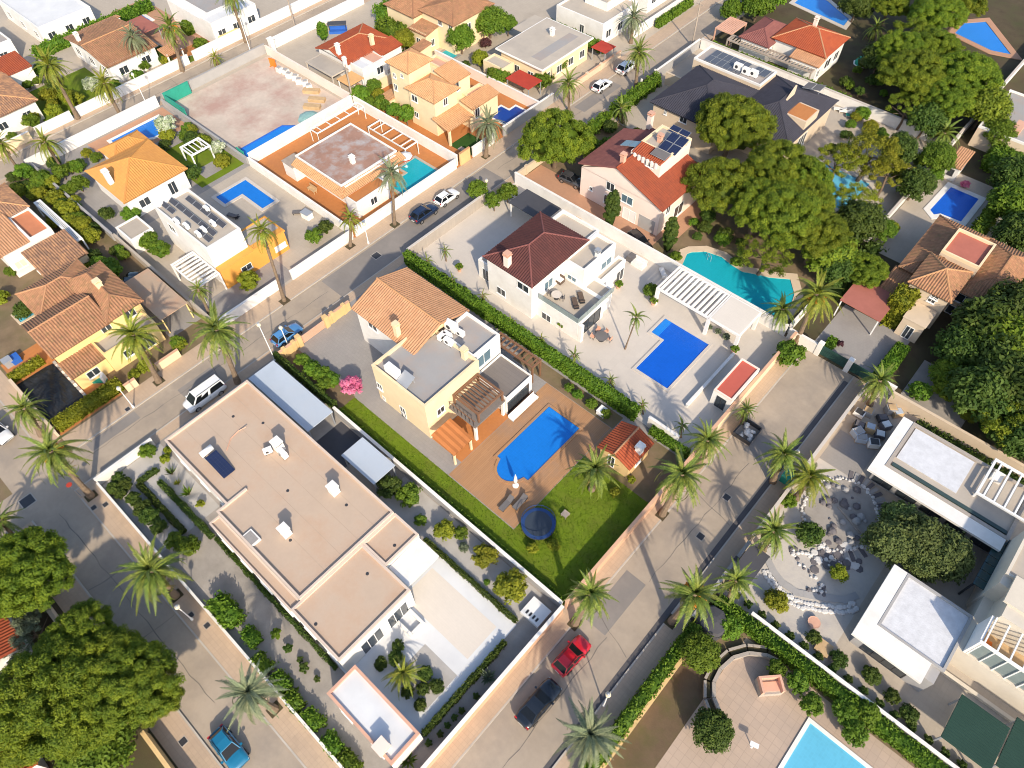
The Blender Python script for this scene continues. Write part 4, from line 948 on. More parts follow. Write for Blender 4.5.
W_((-34.3, -13.9), (-34.3, -22), 1.5, OCHREWALL, 'ochre wall below the large left pine crown')
W_((-67, -3.5), (-78, -3.5), 1.0, SAND, 'low wall beside the black sheeted pit', cap=SAND)
# ================================================================ flat roofed villa (lower left)
H = House('villa', 'large flat pinkish roofed villa with white parapets', (-38, 8))
for r, z, in (((-54, 3.9, -42.7, 14.4), 4.), ((-42.7, 2.8, -29.8, 14.4), 4.0), ((-42.7, 1.6, -29.8, 2.79), 3.6), ((-29.8, 1.7, -23, 10.2), 3.75), ((-29.8, 10.2, -26.4, 14.5), 3.75)):
    H.block(r, 0, z, WHITE)
    if r[0] < -50: H.row('S', 3, 1.9, 1.6, 1.4); H.row('W', 3, 1.9, 1.6, 1.4)
    elif r[3] < 3: H.row('S', 4, 1.8, 1.8, 1.6)
    elif r[0] < -40: pass
    elif r[1] < 2: H.row('S', 2, 1.7, 1.6, 1.7); H.win('E', (5, 1.5), 2.4, 2.6, mull=2); H.win('E', (8.2, 1.5), 2.4, 2.6, mull=2)
    else: H.win('E', (12.4, 1.5), 2.8, 2.6, mull=2, glass=BLUEGLASS)
RIMP = M('pinkish_rim', (.60,.49,.41), .85, .06)
m = MB(); m.prism([(-53.8, 4.1), (-42.9, 4.1), (-42.9, 3.0), (-30, 3.0), (-30, 14.2), (-53.8, 14.2)], 3.99, 4.07); rf = m.build('roof', ROOFPINK, H.t)
m = MB()
for q in ((-54, 3.9, -42.92, 4.12), (-42.92, 2.8, -42.7, 6.3), (-42.68, 2.8, -30., 3.02), (-30., 2.8, -29.78, 14.4), (-54, 14.2, -30.02, 14.42), (-54, 4.14, -53.78, 14.18)): m.box(q[0], q[1], 3.98, q[2], q[3], 4.36)
m.build('parapet', RIMP, rf)
H.flat((-42.7, 1.6, -29.78, 2.78), 3.6, .25, ROOFPINK, RIMP, .18); H.flat((-29.76, 1.7, -23, 10.2), 3.75, .3, ROOFPINK, RIMP, .22); H.flat((-29.76, 10.22, -26.4, 14.5), 3.75, .3, ROOFPINK, RIMP, .22)
for y in (6.1, 8.1, 10.2, 12.2): m = MB(); m.box(-53.6, y, 4.068, -30.2, y+.05, 4.074); m.build('membrane_seam', M('seam_tone', (.43,.33,.25), .9, .1), rf)
for i, s in enumerate(('i895,140', 'j145,425', 'j370,480', 'j155,615', 'j555,635', 'n455,15', 'j50,165', 'n255,210')):
    z = 4.07 if i < 4 or i == 6 else 3.82; p = S(s, z); m = MB(); m.lathe((p.x, p.y, z-.01), [(.16, 0), (.16, .03), (.09, .05)], 10); m.build('roof_drain', DMETAL, rf)
H.slab((-26.35, 10.4, -23.6, 14.4), 3.2, .2, WHITE, 'eave_slab'); H.slab((-22.9, 9.2, -20.9, 9.5), Z0, .5, WHITE, 'low_wall'); H.slab((-22.9, 7.7, -20.9, 8.0), Z0, .5, WHITE, 'low_wall'); H.slab((-21.2, 8.02, -20.9, 9.18), Z0, .5, WHITE, 'low_wall')
m = MB(); c = S('i965,610', 4.1); m.box(c.x-.8, c.y-.6, 4.08, c.x+.8, c.y+.6, 4.32); sk = m.build('skylight', WHITE, H.t); m = MB(); m.box(c.x-.65, c.y-.45, 4.3, c.x+.65, c.y+.45, 4.34); m.build('pane', GREYP, sk)
for s, w, h, lb in (('j325,430', .85, 1.35, 'white roof vent in the middle of the pink roof'), ('j140,590', .85, 1.35, 'white roof vent near the parapet step'), ('j115,265', .9, 1.6, 'tall white vent beside two air conditioners')):
    roof_vent(S(s, 4.12), lb, w, h)
ac_unit(S('j130,290', 4.12), 'white air conditioner in front of tall roof vent', 1.1); ac_unit(S('j72,278', 4.12), 'small white air conditioner left of tall vent', .9, 1.2)
t = thing('solar_water_heater', S('i830,305', 4.07), 'white tank water heater with blue collector on pink roof', 'water heater')
p = S('i815,300', 4.07)-Vector((0, 0, 0)); m = MB(); m.tube([(p.x-.55, p.y-.7, 4.9), (p.x-.55, p.y+.7, 4.9)], .34, 12); m.build('tank', WMETAL, t, True)
m = MB(); m.add([(p.x, p.y-.6, 4.75), (p.x+3.0, p.y-.6, 4.15), (p.x+3.0, p.y+.75, 4.15), (p.x, p.y+.75, 4.75), (p.x, p.y-.6, 4.83), (p.x+3.0, p.y-.6, 4.23), (p.x+3.0, p.y+.75, 4.23), (p.x, p.y+.75, 4.83)], [(3,2,1,0),(4,5,6,7),(0,1,5,4),(1,2,6,5),(2,3,7,6),(3,0,4,7)]); m.build('collector', PANEL, t)
m = MB()
for y in (-.6, .6): m.box(p.x-.75, p.y+y-.04, 4.04, p.x-.3, p.y+y+.04, 4.62)
m.box(p.x+2.6, p.y-.5, 4.04, p.x+2.7, p.y+.6, 4.24); m.build('stand', GMETAL, t)
t = thing('roof_pipe', S('i890,230', 4.07), 'rusty curved pipe lying on the pink roof', 'pipe'); m = MB(); m.tube([S('i870,270', 4.12), S('i885,225', 4.12), S('i915,195', 4.12), S('i945,180', 4.5)], .05, 6); m.build('pipe', RIMPINK, t)
t = thing('small_pool_house', (-18, .9), 'low outbuilding with pale roof and salmon parapet', 'outbuilding')
h2 = House.__new__(House); h2.t = t; h2.block((-22, -.7, -13.8, 2.5), 0, 3, WHITE); h2.flat((-22, -.7, -13.8, 2.5), 3., .3, WPAVE, RIMPINK, .25); h2.chimney(S('n515,690', 3.05), 3.05, .7, PINKW, 1.0); h2.row('S', 2, 1.5, 1.4, 1.2)
canopy((-55.4, 15., -44.6, 18.5), 2.6, 'long blue grey carport roof beside pink flat roof', BLUEROOF); canopy((-39.6, 15.5, -34.4, 18.5), 2.6, 'short blue grey lean-to roof behind flat roofed villa', BLUEROOF)
# garden of the villa
def balls(ps, label, mat=L_DARK, r=.7, group=None, var=0, kind='ball', h=None):
    for i, q in enumerate(ps):
        p = S(q, Z0) if isinstance(q, str) else Vector((*q, Z0)); tree(p, r*(.9+.2*((i*7) % 5)/5), Z0+(h or r*.75), label if isinstance(label, str) else label[i], kind, mat, (var+i) % 3, cat='bush', group=group)
balls(['i465,385', 'i490,410', 'i450,425', 'i475,445'], 'round clipped bush in the dark cluster behind front wall corner', r=.75, group='front corner topiary')
balls(['i523,468', 'i557,502', 'i585,533', 'i619,572'], ['first round bush in topiary row, nearest the cluster', 'second round bush in the topiary row', 'third round bush in the topiary row', 'largest round bush at the end of topiary row'], r=.88)
balls(['i577,290'], 'bright green bush beside the street at pink roof corner', L_GREEN, 1.1, kind='bush'); balls(['i683,632', 'i735,650'], ['green bush with orange flowers near big palm', 'pale bush beside the low box hedge end'], L_GREEN, 1.1, kind='bush')
for a, b, lb in (('i535,400', 'i610,348', 'short low box hedge near the front wall'), ('i540,405', 'i712,590', 'long low box hedge through the white gravel'), ('i617,395', 'i820,608', 'low box hedge beside the gravel path of villa')):
    p, q = S(a), S(b); hedge(((p.x+q.x)/2, (p.y+q.y)/2, (q-p).length/2, .28), .5, lb, L_DARK, 110, .09, rot=math.atan2(q.y-p.y, q.x-p.x))
for s, r, lb, mt in (('i660,360', 1.1, 'dark cycad near the front hedge of flat villa', L_DARK), ('i725,438', 1.2, 'spiky agave beside the roof notch', L_GREEN), ('i685,400', .8, 'yellowish agave between cycad and hedge', L_YEL)): agave(S(s, Z0), r, lb, mt)
balls(['i775,485', 'i650,280', 'i640,310'], ['grey shrub in gravel by the roof notch', 'small yellowish bush at the roof corner', 'low shrub left of the roof corner'], L_YEL, .6, kind='shrub')
LH = ['n12,265', 'n55,365', 'n128,440', 'n178,512', 'n250,582', 'n325,680', 'n392,748']
for i, s in enumerate(LH):
    p = S(s, Z0); hedge((p.x, p.y, .92, .55), .9, ['tallest clipped bush at the upper end of the street row', 'second clipped bush along the lower left street', 'third clipped bush along the lower left street', 'fourth clipped bush beside the spiky street palm', 'fifth clipped bush opposite the long gravel bed', 'sixth clipped bush near the salmon rimmed roof', 'last clipped bush at the bottom edge'][i], L_GREEN, 80, .12, wob=.22, rot=0, name='clipped_bush', cat='bush')
hedge((-37.2, -3.2, -34.2, -1.6), 1.7, 'green leafy hedge spilling over the villa wall', L_GREEN, 70, .15, wob=.3)
for s, r, lb in (('n110,255', .7, 'dark shrub in the gravel bed, topmost'), ('n150,310', .55, 'grey shrub in the gravel bed, second'), ('n198,350', .4, 'small dark shrub in the gravel bed, third'), ('n215,382', .6, 'yellowish shrub in the gravel bed, fourth'), ('n262,425', .4, 'small dark shrub in the gravel bed, lowest')): balls([s], lb, L_DARK if r < .7 else L_GREEN, r, kind='shrub')
hedge((-43, 1.05, -24, 1.4), .6, 'thin low hedge along the villa side wall', L_DARK, 110, .09)
hedge((-14.35, 2.8, -13.85, 13.2), .7, 'low hedge edging the white terrace', L_DARK, 110, .09); hedge((-27, 15.15, -14.6, 15.55), .6, 'low hedge on the upper edge of white terrace', L_DARK, 110, .09)
sheet((-19.6, 4.2, -15.4, 8.2), S2, 'planting_bed', WGRAVEL)
balls(['n577,298', 'n510,368', 'n682,405', 'n673,468', 'n725,456', 'n664,528', 'n615,478', 'n568,348'], ['round ball bush at top corner of white terrace bed', 'round ball bush at left corner of white terrace bed', 'ball bush right of the terrace palm', 'middle ball bush below terrace palm', 'rightmost ball bush of the white terrace bed', 'lowest ball bush of the white terrace bed', 'ball bush left below the terrace palm', 'ball bush just above the terrace palm'], L_DARK, .62)
palm('n605,420', 1.5, 'short bushy palm in the white terrace bed', 2.1, L_PALM2, 34, dry=0, trunk=.2)
for s, r, lb in (('n920,420', 1.2, 'grey agave beside the black car wall'), ('s720,530', 1.25, 'pale spiky agave near terrace hedge corner')): agave(S(s, Z0), r, lb, L_GREY, n=14)
for s, lb in (('n876,492', 'small green shrub below pale agave'), ('n820,548', 'dark tuft in the gravel, first from agave'), ('n795,573', 'dark tuft in the gravel, second from agave'), ('n765,605', 'dark tuft in the gravel, third from agave'), ('n738,637', 'dark tuft in the gravel, fourth from agave'), ('n693,672', 'orange tuft in the gravel near pale roof corner')): balls([s], lb, L_DARK, .4, kind='shrub')
agave(S('n615,740', Z0), 1.3, 'dark spiky agave at the bottom edge', L_DARK, n=18)
for s, r, lb, mt in (('j540,435', 1.6, 'dark green shrub beside the lean-to roof', L_DARK), ('j612,460', 1.5, 'bright green shrub beside the lean-to roof', L_GREEN), ('j655,550', .8, 'small shrub at the roof end of flat villa', L_GREEN), ('j750,590', 1.3, 'olive green shrub in the villa side bed', L_YEL), ('j810,600', .9, 'rounded green shrub in the villa side bed', L_GREEN), ('j820,650', .6, 'small grey shrub in the villa side bed', L_GREY), ('j902,690', 1.4, 'bright yellow green shrub in villa side bed', L_YEL), ('s820,140', 1.9, 'large olive shrub beside white hatch box', L_YEL), ('s710,105', .4, 'tiny shrub near yellow bush', L_GREEN)): balls([s], lb, mt, r, kind='bush', h=r*.7)
t = thing('hatch_box', S('s930,240', Z0), 'white service box with four dark vents', 'service box'); p = S('s930,240', Z0); m = MB(); m.box(p.x-1.1, p.y-1., Z0-.02, p.x+1.1, p.y+1., Z0+.5); m.build('casing', WMETAL, t)
for i in range(4): m = MB(); m.box(p.x-.7+i*.4, p.y-.75, Z0+.49, p.x-.5+i*.4, p.y-.35, Z0+.515); m.build('vent', DMETAL, t)
# ================================================================ villa with orange gable and pool
H = House('villa', 'cream villa with orange gable roof and grey flat roof', (-42, 31)); H.wm = CREAM
H.block((-51.7, 28.7, -41.8, 36.8), 0, 6.15, WHITE); H.win('S', 'f470,520', 1.6, 1.4); H.hip((-51.7, 28.7, -41.8, 36.8), 6., 1.55, T_ORANGE, .42, 'x', T_PEACH, (0, 1))
H.block((-43.7, 24.2, -35.3, 32.4), 0, 6., CREAM); H.win('S', 'q205,690', .5, .9); H.win('S', 'q160,600', .9, 1.1); H.win('E', 'q455,725', 1.1, 1.1); H.win('S', 'j590,140', .6, .9); H.win('S', 'j600,170', .9, 2.)
H.flat((-43.7, 24.2, -35.3, 32.4), 6., .42, ROOFGREY, CREAM, .28)
H.block((-41.3, 32.4, -36.1, 36.7), 0, 5.95, WHITE); H.win('E', 'q650,490', 2.2, 1.9, glass=BLUEGLASS, mull=1); H.flat((-41.3, 32.4, -36.1, 36.7), 5.95, .42, ROOFGREY, WHITE, .25)
H.chimney(S('f565,545', 6.8), 6.8, 1.2, CREAM, .58); H.chimney(S('f825,645', 6.05), 6.05, 1.4, CREAM, .58)
DKDECK = paver('grey_brown_terrace', (.20,.175,.16), (.17,.15,.14), (.11,.10,.09), 3., .5, .8, .5, .03)
H.block((-35.9, 32.2, -31.1, 36.5), 0, 3., WHITE); H.win('E', 'q805,680', 3.6, 2.2, mull=2, frame=DMETAL); H.flat((-35.9, 32.2, -31.1, 36.5), 3., .25, DKDECK, WHITE, .16)
H.slab((-35.28, 27.3, -31.2, 32.1), 2.75, .2, DKDECK, 'terrace_slab'); H.posts([(-31.4, 27.5), (-31.4, 31.9)], 0, 2.75, WHITE, .3)
pergola((-35.2, 28., -31.3, 32.), 4.4, '', 8, 'x', WOOD, True, H.t, zb=2.95, w=.12)
for y in (27.4,): 
    for i in range(7): m = MB(); m.bar((-35.1+i*.6, 27.4, 2.94), (-35.1+i*.6, 27.4, 3.9), .05); m.build('baluster', DMETAL, H.t)
m = MB(); m.bar((-35.2, 27.4, 3.92), (-31.3, 27.4, 3.92), .07); m.build('hand_rail', WOOD, H.t)
H.tiled([[(-30.7, 23.5, 2.45), (-30.7, 26.4, 2.45), (-34.1, 26.4, 3.0), (-34.1, 23.5, 3.0)]], [], M('rust_awning', (.46,.17,.055), .8, .14, .5, 5, .2), cw=.8); H.posts([(-30.95, 23.7), (-30.95, 26.2)], 0, 2.5, CREAM, .22)
t = pergola((-38.2, 37.4, -31.8, 39.0), 2.9, 'brown timber pergola between orange villa and hedge', 9, 'y', WOOD)
for i, (s, sc, yw, lb) in enumerate((('q505,360', 1.5, .1, 'largest rooftop air conditioner beside the gable'), ('q460,400', 1., 1.6, 'rooftop air conditioner left of the big one'), ('q488,395', 1., .1, 'rooftop air conditioner in the middle of the group'), ('q545,385', 1., .1, 'rightmost rooftop air conditioner near the parapet'), ('q493,425', 1.1, .1, 'front rooftop air conditioner of the group'))): ac_unit(S(s, 6.07), lb, sc, yw)
t = thing('solar_water_heater', S('q250,560', 6.07), 'white tank heater with dark collector on grey roof', 'water heater'); p = S('q245,560', 6.07)
m = MB(); m.box(p.x-.9, p.y-.5, 6.3, p.x+.9, p.y+.3, 7.3); m.build('tank', WMETAL, t); m = MB(); m.add([(p.x+1., p.y-.8, 6.1), (p.x+2.6, p.y-.8, 6.1), (p.x+2.6, p.y+.8, 6.9), (p.x+1., p.y+.8, 6.9), (p.x+1., p.y-.8, 6.18), (p.x+2.6, p.y-.8, 6.18), (p.x+2.6, p.y+.8, 6.98), (p.x+1., p.y+.8, 6.98)], [(3,2,1,0),(4,5,6,7),(0,1,5,4),(1,2,6,5),(2,3,7,6),(3,0,4,7)]); m.build('collector', GMETAL, t)
m = MB(); m.box(p.x-.8, p.y-.4, 6.04, p.x-.7, p.y+.2, 6.32); m.box(p.x+.7, p.y-.4, 6.04, p.x+.8, p.y+.2, 6.32); m.box(p.x+1.1, p.y+.6, 6.04, p.x+1.2, p.y+.7, 6.85); m.box(p.x+2.4, p.y+.6, 6.04, p.x+2.5, p.y+.7, 6.85); m.build('stand', GMETAL, t)
yp = [(-28.2, 36.2), (-28.2, 27.4), (-27.7, 27.4)]+arc(-26., 27.4, 1.6, 180, 360, 10, 1.7)[1:-1]+[(-24.3, 27.4), (-23.7, 27.4), (-23.7, 36.2)]
pool(yp, 'blue pool with rounded end in orange timber deck', P_BLUE, W_BLUE, DECK, .3, steps=[(-28.15, 35.2, -23.75, 36.15)])
def trampoline(p, r, label):
    t = thing('trampoline', p, label, 'trampoline'); n = 24; m = MB(); m.lathe((0, 0, .78), [(r*.97, 0), (r, .05), (r*.97, .1)], n)
    ring = MB(); V = []; 
    for rr in (r*.80, r): V += [(rr*math.cos(2*math.pi*k/n), rr*math.sin(2*math.pi*k/n), .86) for k in range(n)]
    ring.add(V, [(k, (k+1) % n, n+(k+1) % n, n+k) for k in range(n)]+[(n+k, n+(k+1) % n, (k+1) % n, k) for k in range(0)]); ring.build('edge_pad', M('navy_pad', (.02,.055,.17), .6, .1), t, off=(0,0,0))
    m = MB(); m.add([(r*.80*math.cos(2*math.pi*k/n), r*.80*math.sin(2*math.pi*k/n), .85) for k in range(n)], [tuple(range(n))]); m.build('jumping_mat', M('jump_mat', (.035,.05,.075), .7, .1), t, off=(0,0,0))
    for k in range(6):
        a = k*math.pi/3; m = MB(); m.tube([(r*math.cos(a), r*math.sin(a), -.02), (r*math.cos(a), r*math.sin(a), 1.5)], .03, 5); m.build('pole', DMETAL, t, off=(0,0,0))
    m = MB(); m.tube([(r*math.cos(2*math.pi*k/n), r*math.sin(2*math.pi*k/n), 1.5) for k in range(n+1)], .035, 5); m.build('top_ring', M('navy_pad', (.02,.06,.22)), t, off=(0,0,0))
    m = MB(); m.tube([(r*math.cos(2*math.pi*k/n), r*math.sin(2*math.pi*k/n), .80) for k in range(n+1)], .05, 5); m.build('frame_ring', DMETAL, t, off=(0,0,0))
trampoline((-19.4, 24.1, Z0), 1.75, 'round blue edged trampoline on the lawn')
lounger(S('k25,480', Z0), 1.6, 'left grey lounger on the deck beside trampoline'); lounger(S('k77,475', Z0), 1.6, 'right grey lounger on the deck beside trampoline')
t = thing('parasol', S('k60,405', Z0), 'closed white parasol at the pool corner', 'parasol'); p = S('k60,405', Z0); m = MB(); m.lathe(p, [(.35, 0), (.35, .08), (.03, .1), (.03, .9)], 10); m.build('stand', WMETAL, t); m = MB(); m.lathe(p+Vector((0, 0, .8)), [(.14, 0), (.22, .25), (.16, .9), (.04, 1.6)], 8); m.build('canopy', WHITE, t)
t = box_thing('stool', S('k250,520', Z0), None, 'small brown stool on the lawn', 'stool', None, [('seat', -.35,-.35,.35,.35,.35,.45,GREYWOOD)]+[('leg', x-.04,y-.04,-.02,x+.04,y+.04,.35,GREYWOOD) for x in (-.28,.28) for y in (-.28,.28)])
box_thing('deck_bench', S('q830,720', Z0), None, 'long pale bench along the house beside the pool', 'bench', None, [('seat', -.35,-2.2,.35,.35,2.2,.5,WMETAL), ('leg', -.3,-2.1,-.02,.3,-2.0,.35,GMETAL), ('leg', -.3,2.0,-.02,.3,2.1,.35,GMETAL), ('backrest', -.42,-2.2,.5,-.36,2.2,.85,WMETAL)])
t = thing('driveway_gate', (-56.9, 25, Z0), 'terracotta coloured sliding gate beside the blue car', 'gate')
for i in range(6): m = MB(); m.box(-56.95, 22.95, .2+i*.22, -56.85, 27.05, .37+i*.22); m.build('slat', RIMPINK, t)
for y in (22.9, 27.1): m = MB(); m.box(-57.2, y-.3, 0, -56.6, y+.3, 2.0); m.build('gate_pier', OCHREWALL, t)
H = House('garden_house', 'small garden house with red tiled gable roof', (-17.9, 36.5), 'garden house'); H.wm = OCHREWALL
H.block((-19.7, 34.6, -16., 38.4), 0, 2.75, OCHREWALL); H.win('E', (36.4, 1.4), 1., 1.); H.win('S', (-18.2, 1.3), .9, 2., name='door'); H.hip((-19.7, 34.6, -16., 38.4), 2.65, .95, T_RED, .3, 'y', T_ORANGE, (0, 1)); H.chimney(S('k535,270', 3.1), 3.1, .7, WHITE, .7)
hedge((-57.5, 40.9, -19.8, 41.75), 2.2, 'long tall clipped hedge between orange villa and white villa', L_GREEN, 60, .15); hedge((-17.5, 40.7, -12.6, 41.4), 1.2, 'short low hedge behind the garden house', L_GREEN, 70, .13)
hedge((-57.4, 19.4, -46.2, 19.9), 1.4, 'dark narrow hedge beside the blue grey carport', L_DARK, 80, .12)
hedge((-45.5, 19.5, -12.8, 19.95), .8, 'long low hedge at the lawn edge under the grey wall', L_GREEN, 80, .12)
balls(['f205,670', 'f245,700', 'f285,725', 'f320,745', 'j300,30'], ['small green shrub near the ochre gate', 'second green shrub from the ochre gate', 'third green shrub from the ochre gate', 'grey green shrub beside driveway near pink blossom', 'green bush left of the pink bougainvillea'], L_GREEN, 1.1, kind='bush')
balls(['j398,55'], 'pink flowering bougainvillea beside the cream villa', L_PINK, 1.5, kind='bush', h=1.5)
balls(['k265,40', 'k297,65', 'k350,100', 'k405,140'], ['small shrub behind the pool, farthest', 'bright shrub behind the pool, second', 'green shrub behind the pool, third', 'green shrub near the garden house'], L_GREEN, .7, kind='bush')
balls(['k500,390', 'k440,440', 'k620,200'], ['flower clump at the garden house corner', 'brown plant clump in lawn below palm', 'plant at the white wall behind garden house'], L_YEL, .6, kind='shrub')
balls(['k125,655', 'k205,640'], ['yellowish shrub on the lawn below trampoline', 'small plant on the lawn right of trampoline'], L_YEL, .7, kind='bush')
box_thing('white_box', S('k392,128', Z0), None, 'white square box behind the pool beside hedge', 'box', None, [('body', -.5,-.5,-.02,.5,.5,.6,WMETAL), ('lid', -.54,-.54,.6,.54,.54,.68,WMETAL)])
# ================================================================ white villa with dark red roof
H = House('villa', 'white villa with dark red hipped roof and roof terraces', (-40, 51)); H.wm = WHITE
H.block((-45.8, 44.9, -38.5, 55.), 0, 6.3, WHITE); H.win('S', 'r285,575', 1.9, 1.2); H.win('E', 'r400,560', 1.6, 1.5, glass=BLUEGLASS); H.win('S', (-43.6, 1.5), 1.5, 1.2)
H.hip((-45.8, 44.9, -38.5, 55.), 6.25, 1.6, T_DKRED, .4, 'y', T_PLUM); H.chimney(S('r215,470', 6.7), 6.7, 1.5, PINKW, .7, RIMPINK)
H.block((-38.48, 51.05, -35.4, 57.4), 0, 5.5, WHITE); H.win('S', 'r505,545', 1.4, 1.6, glass=BLUEGLASS); H.win('E', 'r660,470', 2.2, 1.5, glass=BLUEGLASS); H.flat((-38.48, 51.05, -35.4, 57.4), 5.5, .5, ROOFTAN, WHITE)
H.block((-44.5, 55.02, -38.5, 58), 0, 5.45, WHITE); H.flat((-44.5, 55.02, -38.5, 58), 5.45, .5, ROOFTAN, WHITE); H.chimney(S('r620,440', 5.6), 5.6, 1.0, WHITE, .5, GMETAL)
H.block((-38.46, 45.9, -32., 51.03), 0, 3., WHITE); H.win('S', 'r390,710', 1.5, 1.2); H.win('E', (48.6, 1.4), 3.6, 2.3, mull=2, frame=DMETAL)
H.flat((-38.46, 45.9, -32., 51.03), 3., .18, ROOFTAN, WHITE)
H.block((-35.38, 51.05, -32.4, 53.2), 0, 3., WHITE); H.flat((-35.38, 51.05, -32.4, 53.2), 3., .18, ROOFTAN, WHITE); H.block((-35.38, 53.22, -34.2, 58.3), 0, 3., WHITE); H.win('E', 'r720,530', 1.6, 2., mull=1); H.flat((-35.38, 53.22, -34.2, 58.3), 3., .3, ROOFTAN, WHITE)
BG = M('balustrade_glass', (.22,.27,.27), .1, .1, 1, 5, 0, .6)
for a, b in (((-38.3, 45.98), (-32.1, 45.98)), ((-32.08, 45.98), (-32.08, 53.1))):
    k = 4
    for i in range(k):
        p, q = Vector((*a, 3.17)).lerp(Vector((*b, 3.17)), i/k), Vector((*a, 3.17)).lerp(Vector((*b, 3.17)), (i+.97)/k); m = MB(); m.bar(p+Vector((0, 0, .42)), q+Vector((0, 0, .42)), .03, .85); m.build('glass_balustrade', BG, H.t)
H.block((-48.6, 46., -45.85, 48.4), 0, 2.9, WHITE); H.win('S', (-47.3, 1.1), 1.2, 2., name='door'); H.flat((-48.6, 46., -45.85, 48.4), 2.9, .25, ROOFTAN, WHITE)
H.posts([(-31.7, 46.2)], 0, 2.98, WHITE, .5)
canopy((-53.4, 57.2, -47.2, 61.), 2.6, 'dark flat carport roof behind the white villa', DGREY, postmat=WMETAL)
round_table(S('r435,625', 3.09), .65, 'round table on the white villa terrace', STONE)
for s, a, lb in (('r405,610', .3, 'terrace chair left of the round table'), ('r462,632', 3.4, 'terrace chair right of the round table')): chair(S(s, 3.09), a, lb, GREYCLOTH)
WICK = M('brown_wicker', (.12,.085,.065), .8, .2, 3, 20)
lounger(S('r520,655', 3.09), -.7, 'brown lounger on the terrace, front one', WICK); lounger(S('r547,630', 3.09), -.7, 'brown lounger on the terrace, rear one', WICK)
box_thing('wicker_sofa', S('r440,545', 3.09), None, 'brown wicker seat by the terrace wall', 'sofa', None, [('base', -.8,-.4,-.02,.8,.4,.4,WICK), ('cushion', -.74,-.34,.4,.74,.4,.52,WHITE), ('backrest', -.8,.4,-.02,.8,.52,.85,WICK)])
box_thing('wicker_armchair', S('r465,262', Z0), None, 'orange wicker seat behind the white villa', 'seat', None, [('seat', -.5,-.5,-.02,.5,.5,.4,LWOOD), ('backrest', -.5,.35,.4,.5,.5,.9,LWOOD)])
box_thing('wicker_armchair', S('r535,270', Z0), None, 'second orange wicker seat behind the white villa', 'seat', None, [('seat', -.5,-.5,-.02,.5,.5,.4,LWOOD), ('backrest', -.5,.35,.4,.5,.5,.9,LWOOD)])
pool([(-25.9, 56.), (-19.5, 56.), (-19.5, 47.2), (-24., 47.2), (-24., 53.), (-25.9, 53.)], 'L shaped royal blue pool on pale stone terrace', P_ROYAL, W_BLUE, STONE, .35, steps=[(-25.85, 53.05, -24.9, 55.95)])
H = House('pool_pavilion', 'white open pool pavilion with slatted roof half', (-22.5, 59.3), 'pavilion')
H.slab((-20.9, 57., -16.6, 62.), 2.9, .25, WHITE); m = MB(); m.box(-20.7, 57.2, 3.14, -16.8, 61.8, 3.17); m.build('roof', BEIGEDECK, H.t)
pergola((-28.5, 57., -20.95, 62.), 2.9, '', 11, 'y', WHITE, False, H.t, .22, .3); H.posts([(-28.3, 57.2), (-20.9, 57.2), (-16.8, 57.2), (-28.3, 61.8), (-20.9, 61.8), (-16.8, 61.8)], 0, 2.9, WHITE, .4)
H.block((-20.6, 61.7, -16.7, 62.), 0, 2.9, WHITE)
H = House('pool_house', 'small white hut with red flat roof', (-13.5, 51.7), 'hut'); H.block((-14.8, 48.8, -12.45, 54.7), 0, 2.6, WHITE); H.win('S', (-13.6, 1.2), 1.2, 1.9, name='door', frame=DMETAL); H.win('W', (51, 1.6), 1.2, 1.)
H.flat((-14.8, 48.8, -12.45, 54.7), 2.6, .18, M('red_flat_roof', (.48,.11,.08), .85, .08), PINKW, .2)
wall((-16.4, 46.5), (-16.4, 56.5), .6, WHITE, 'low white wall between L pool and red roofed hut')
for s, hd, lb, r in (('g480,610', 'g522,495', 'slender palm beside the L shaped pool', 1.8), ('g290,690', 'g285,640', 'small palm on pale paving near the tall hedge', 1.3), ('g440,760', 'g415,735', 'small palm on pale paving, lower end', 1.3), ('k550,130', 'k545,100', 'tiny palm on pale paving below L pool', 1.1), ('k695,220', 'k697,180', 'small palm beside the low white wall, bottom', 1.3), ('g160,605', 'g158,575', 'thin yellowish palm beside hedge, third', 1.0), ('g45,540', 'g42,510', 'thin yellowish palm beside hedge, second', 1.0), ('q510,185', 'q508,140', 'thin palm in courtyard beside hedge, first', 1.1), ('q395,95', 'q395,55', 'courtyard palm near the street wall', 1.4), ('q480,50', 'q475,10', 'small palm in courtyard behind the stone wall', 1.2), ('q640,250', 'q645,215', 'yellow palm beside the tall hedge', 1.1)):
    palm(s, hd, lb, r, L_PALM2 if 'yellow' in lb else L_PALM, 14, dry=0, trunk=.09, hmin=.7)
balls(['r155,230', 'r215,190', 'r85,180'], ['tree in the white villa courtyard, tall thin one', 'leafy shrub in the white villa courtyard', 'bushy green street shrub at courtyard corner'], L_GREEN, 1.5, kind='bush', h=1.8)
for s, lb in (('g587,440', 'potted ball plant left of the pavilion'), ('g895,625', 'potted plant right of the pavilion'), ('r715,580', 'tall potted plant at villa corner'), ('g235,530', 'potted cactus under terrace corner'), ('q540,95', 'potted plant beside the small annex')): pot(S(s, Z0), lb, pr=.6)
balls(['g800,535', 'g835,550', 'g865,570'], 'grey tuft in the row under the pavilion', L_GREY, .5, group='tufts below pavilion', kind='shrub')
round_table(S('g388,575', Z0), .8, 'round outdoor table under the terrace edge', GREYCLOTH)
for s, a, lb in (('g355,570', .2, 'outdoor chair left of round table'), ('g420,580', 3.2, 'outdoor chair right of round table'), ('g375,545', 4.8, 'outdoor chair behind round table'), ('g405,553', 4.4, 'outdoor chair right behind round table')): chair(S(s, Z0), a, lb, RIMPINK)
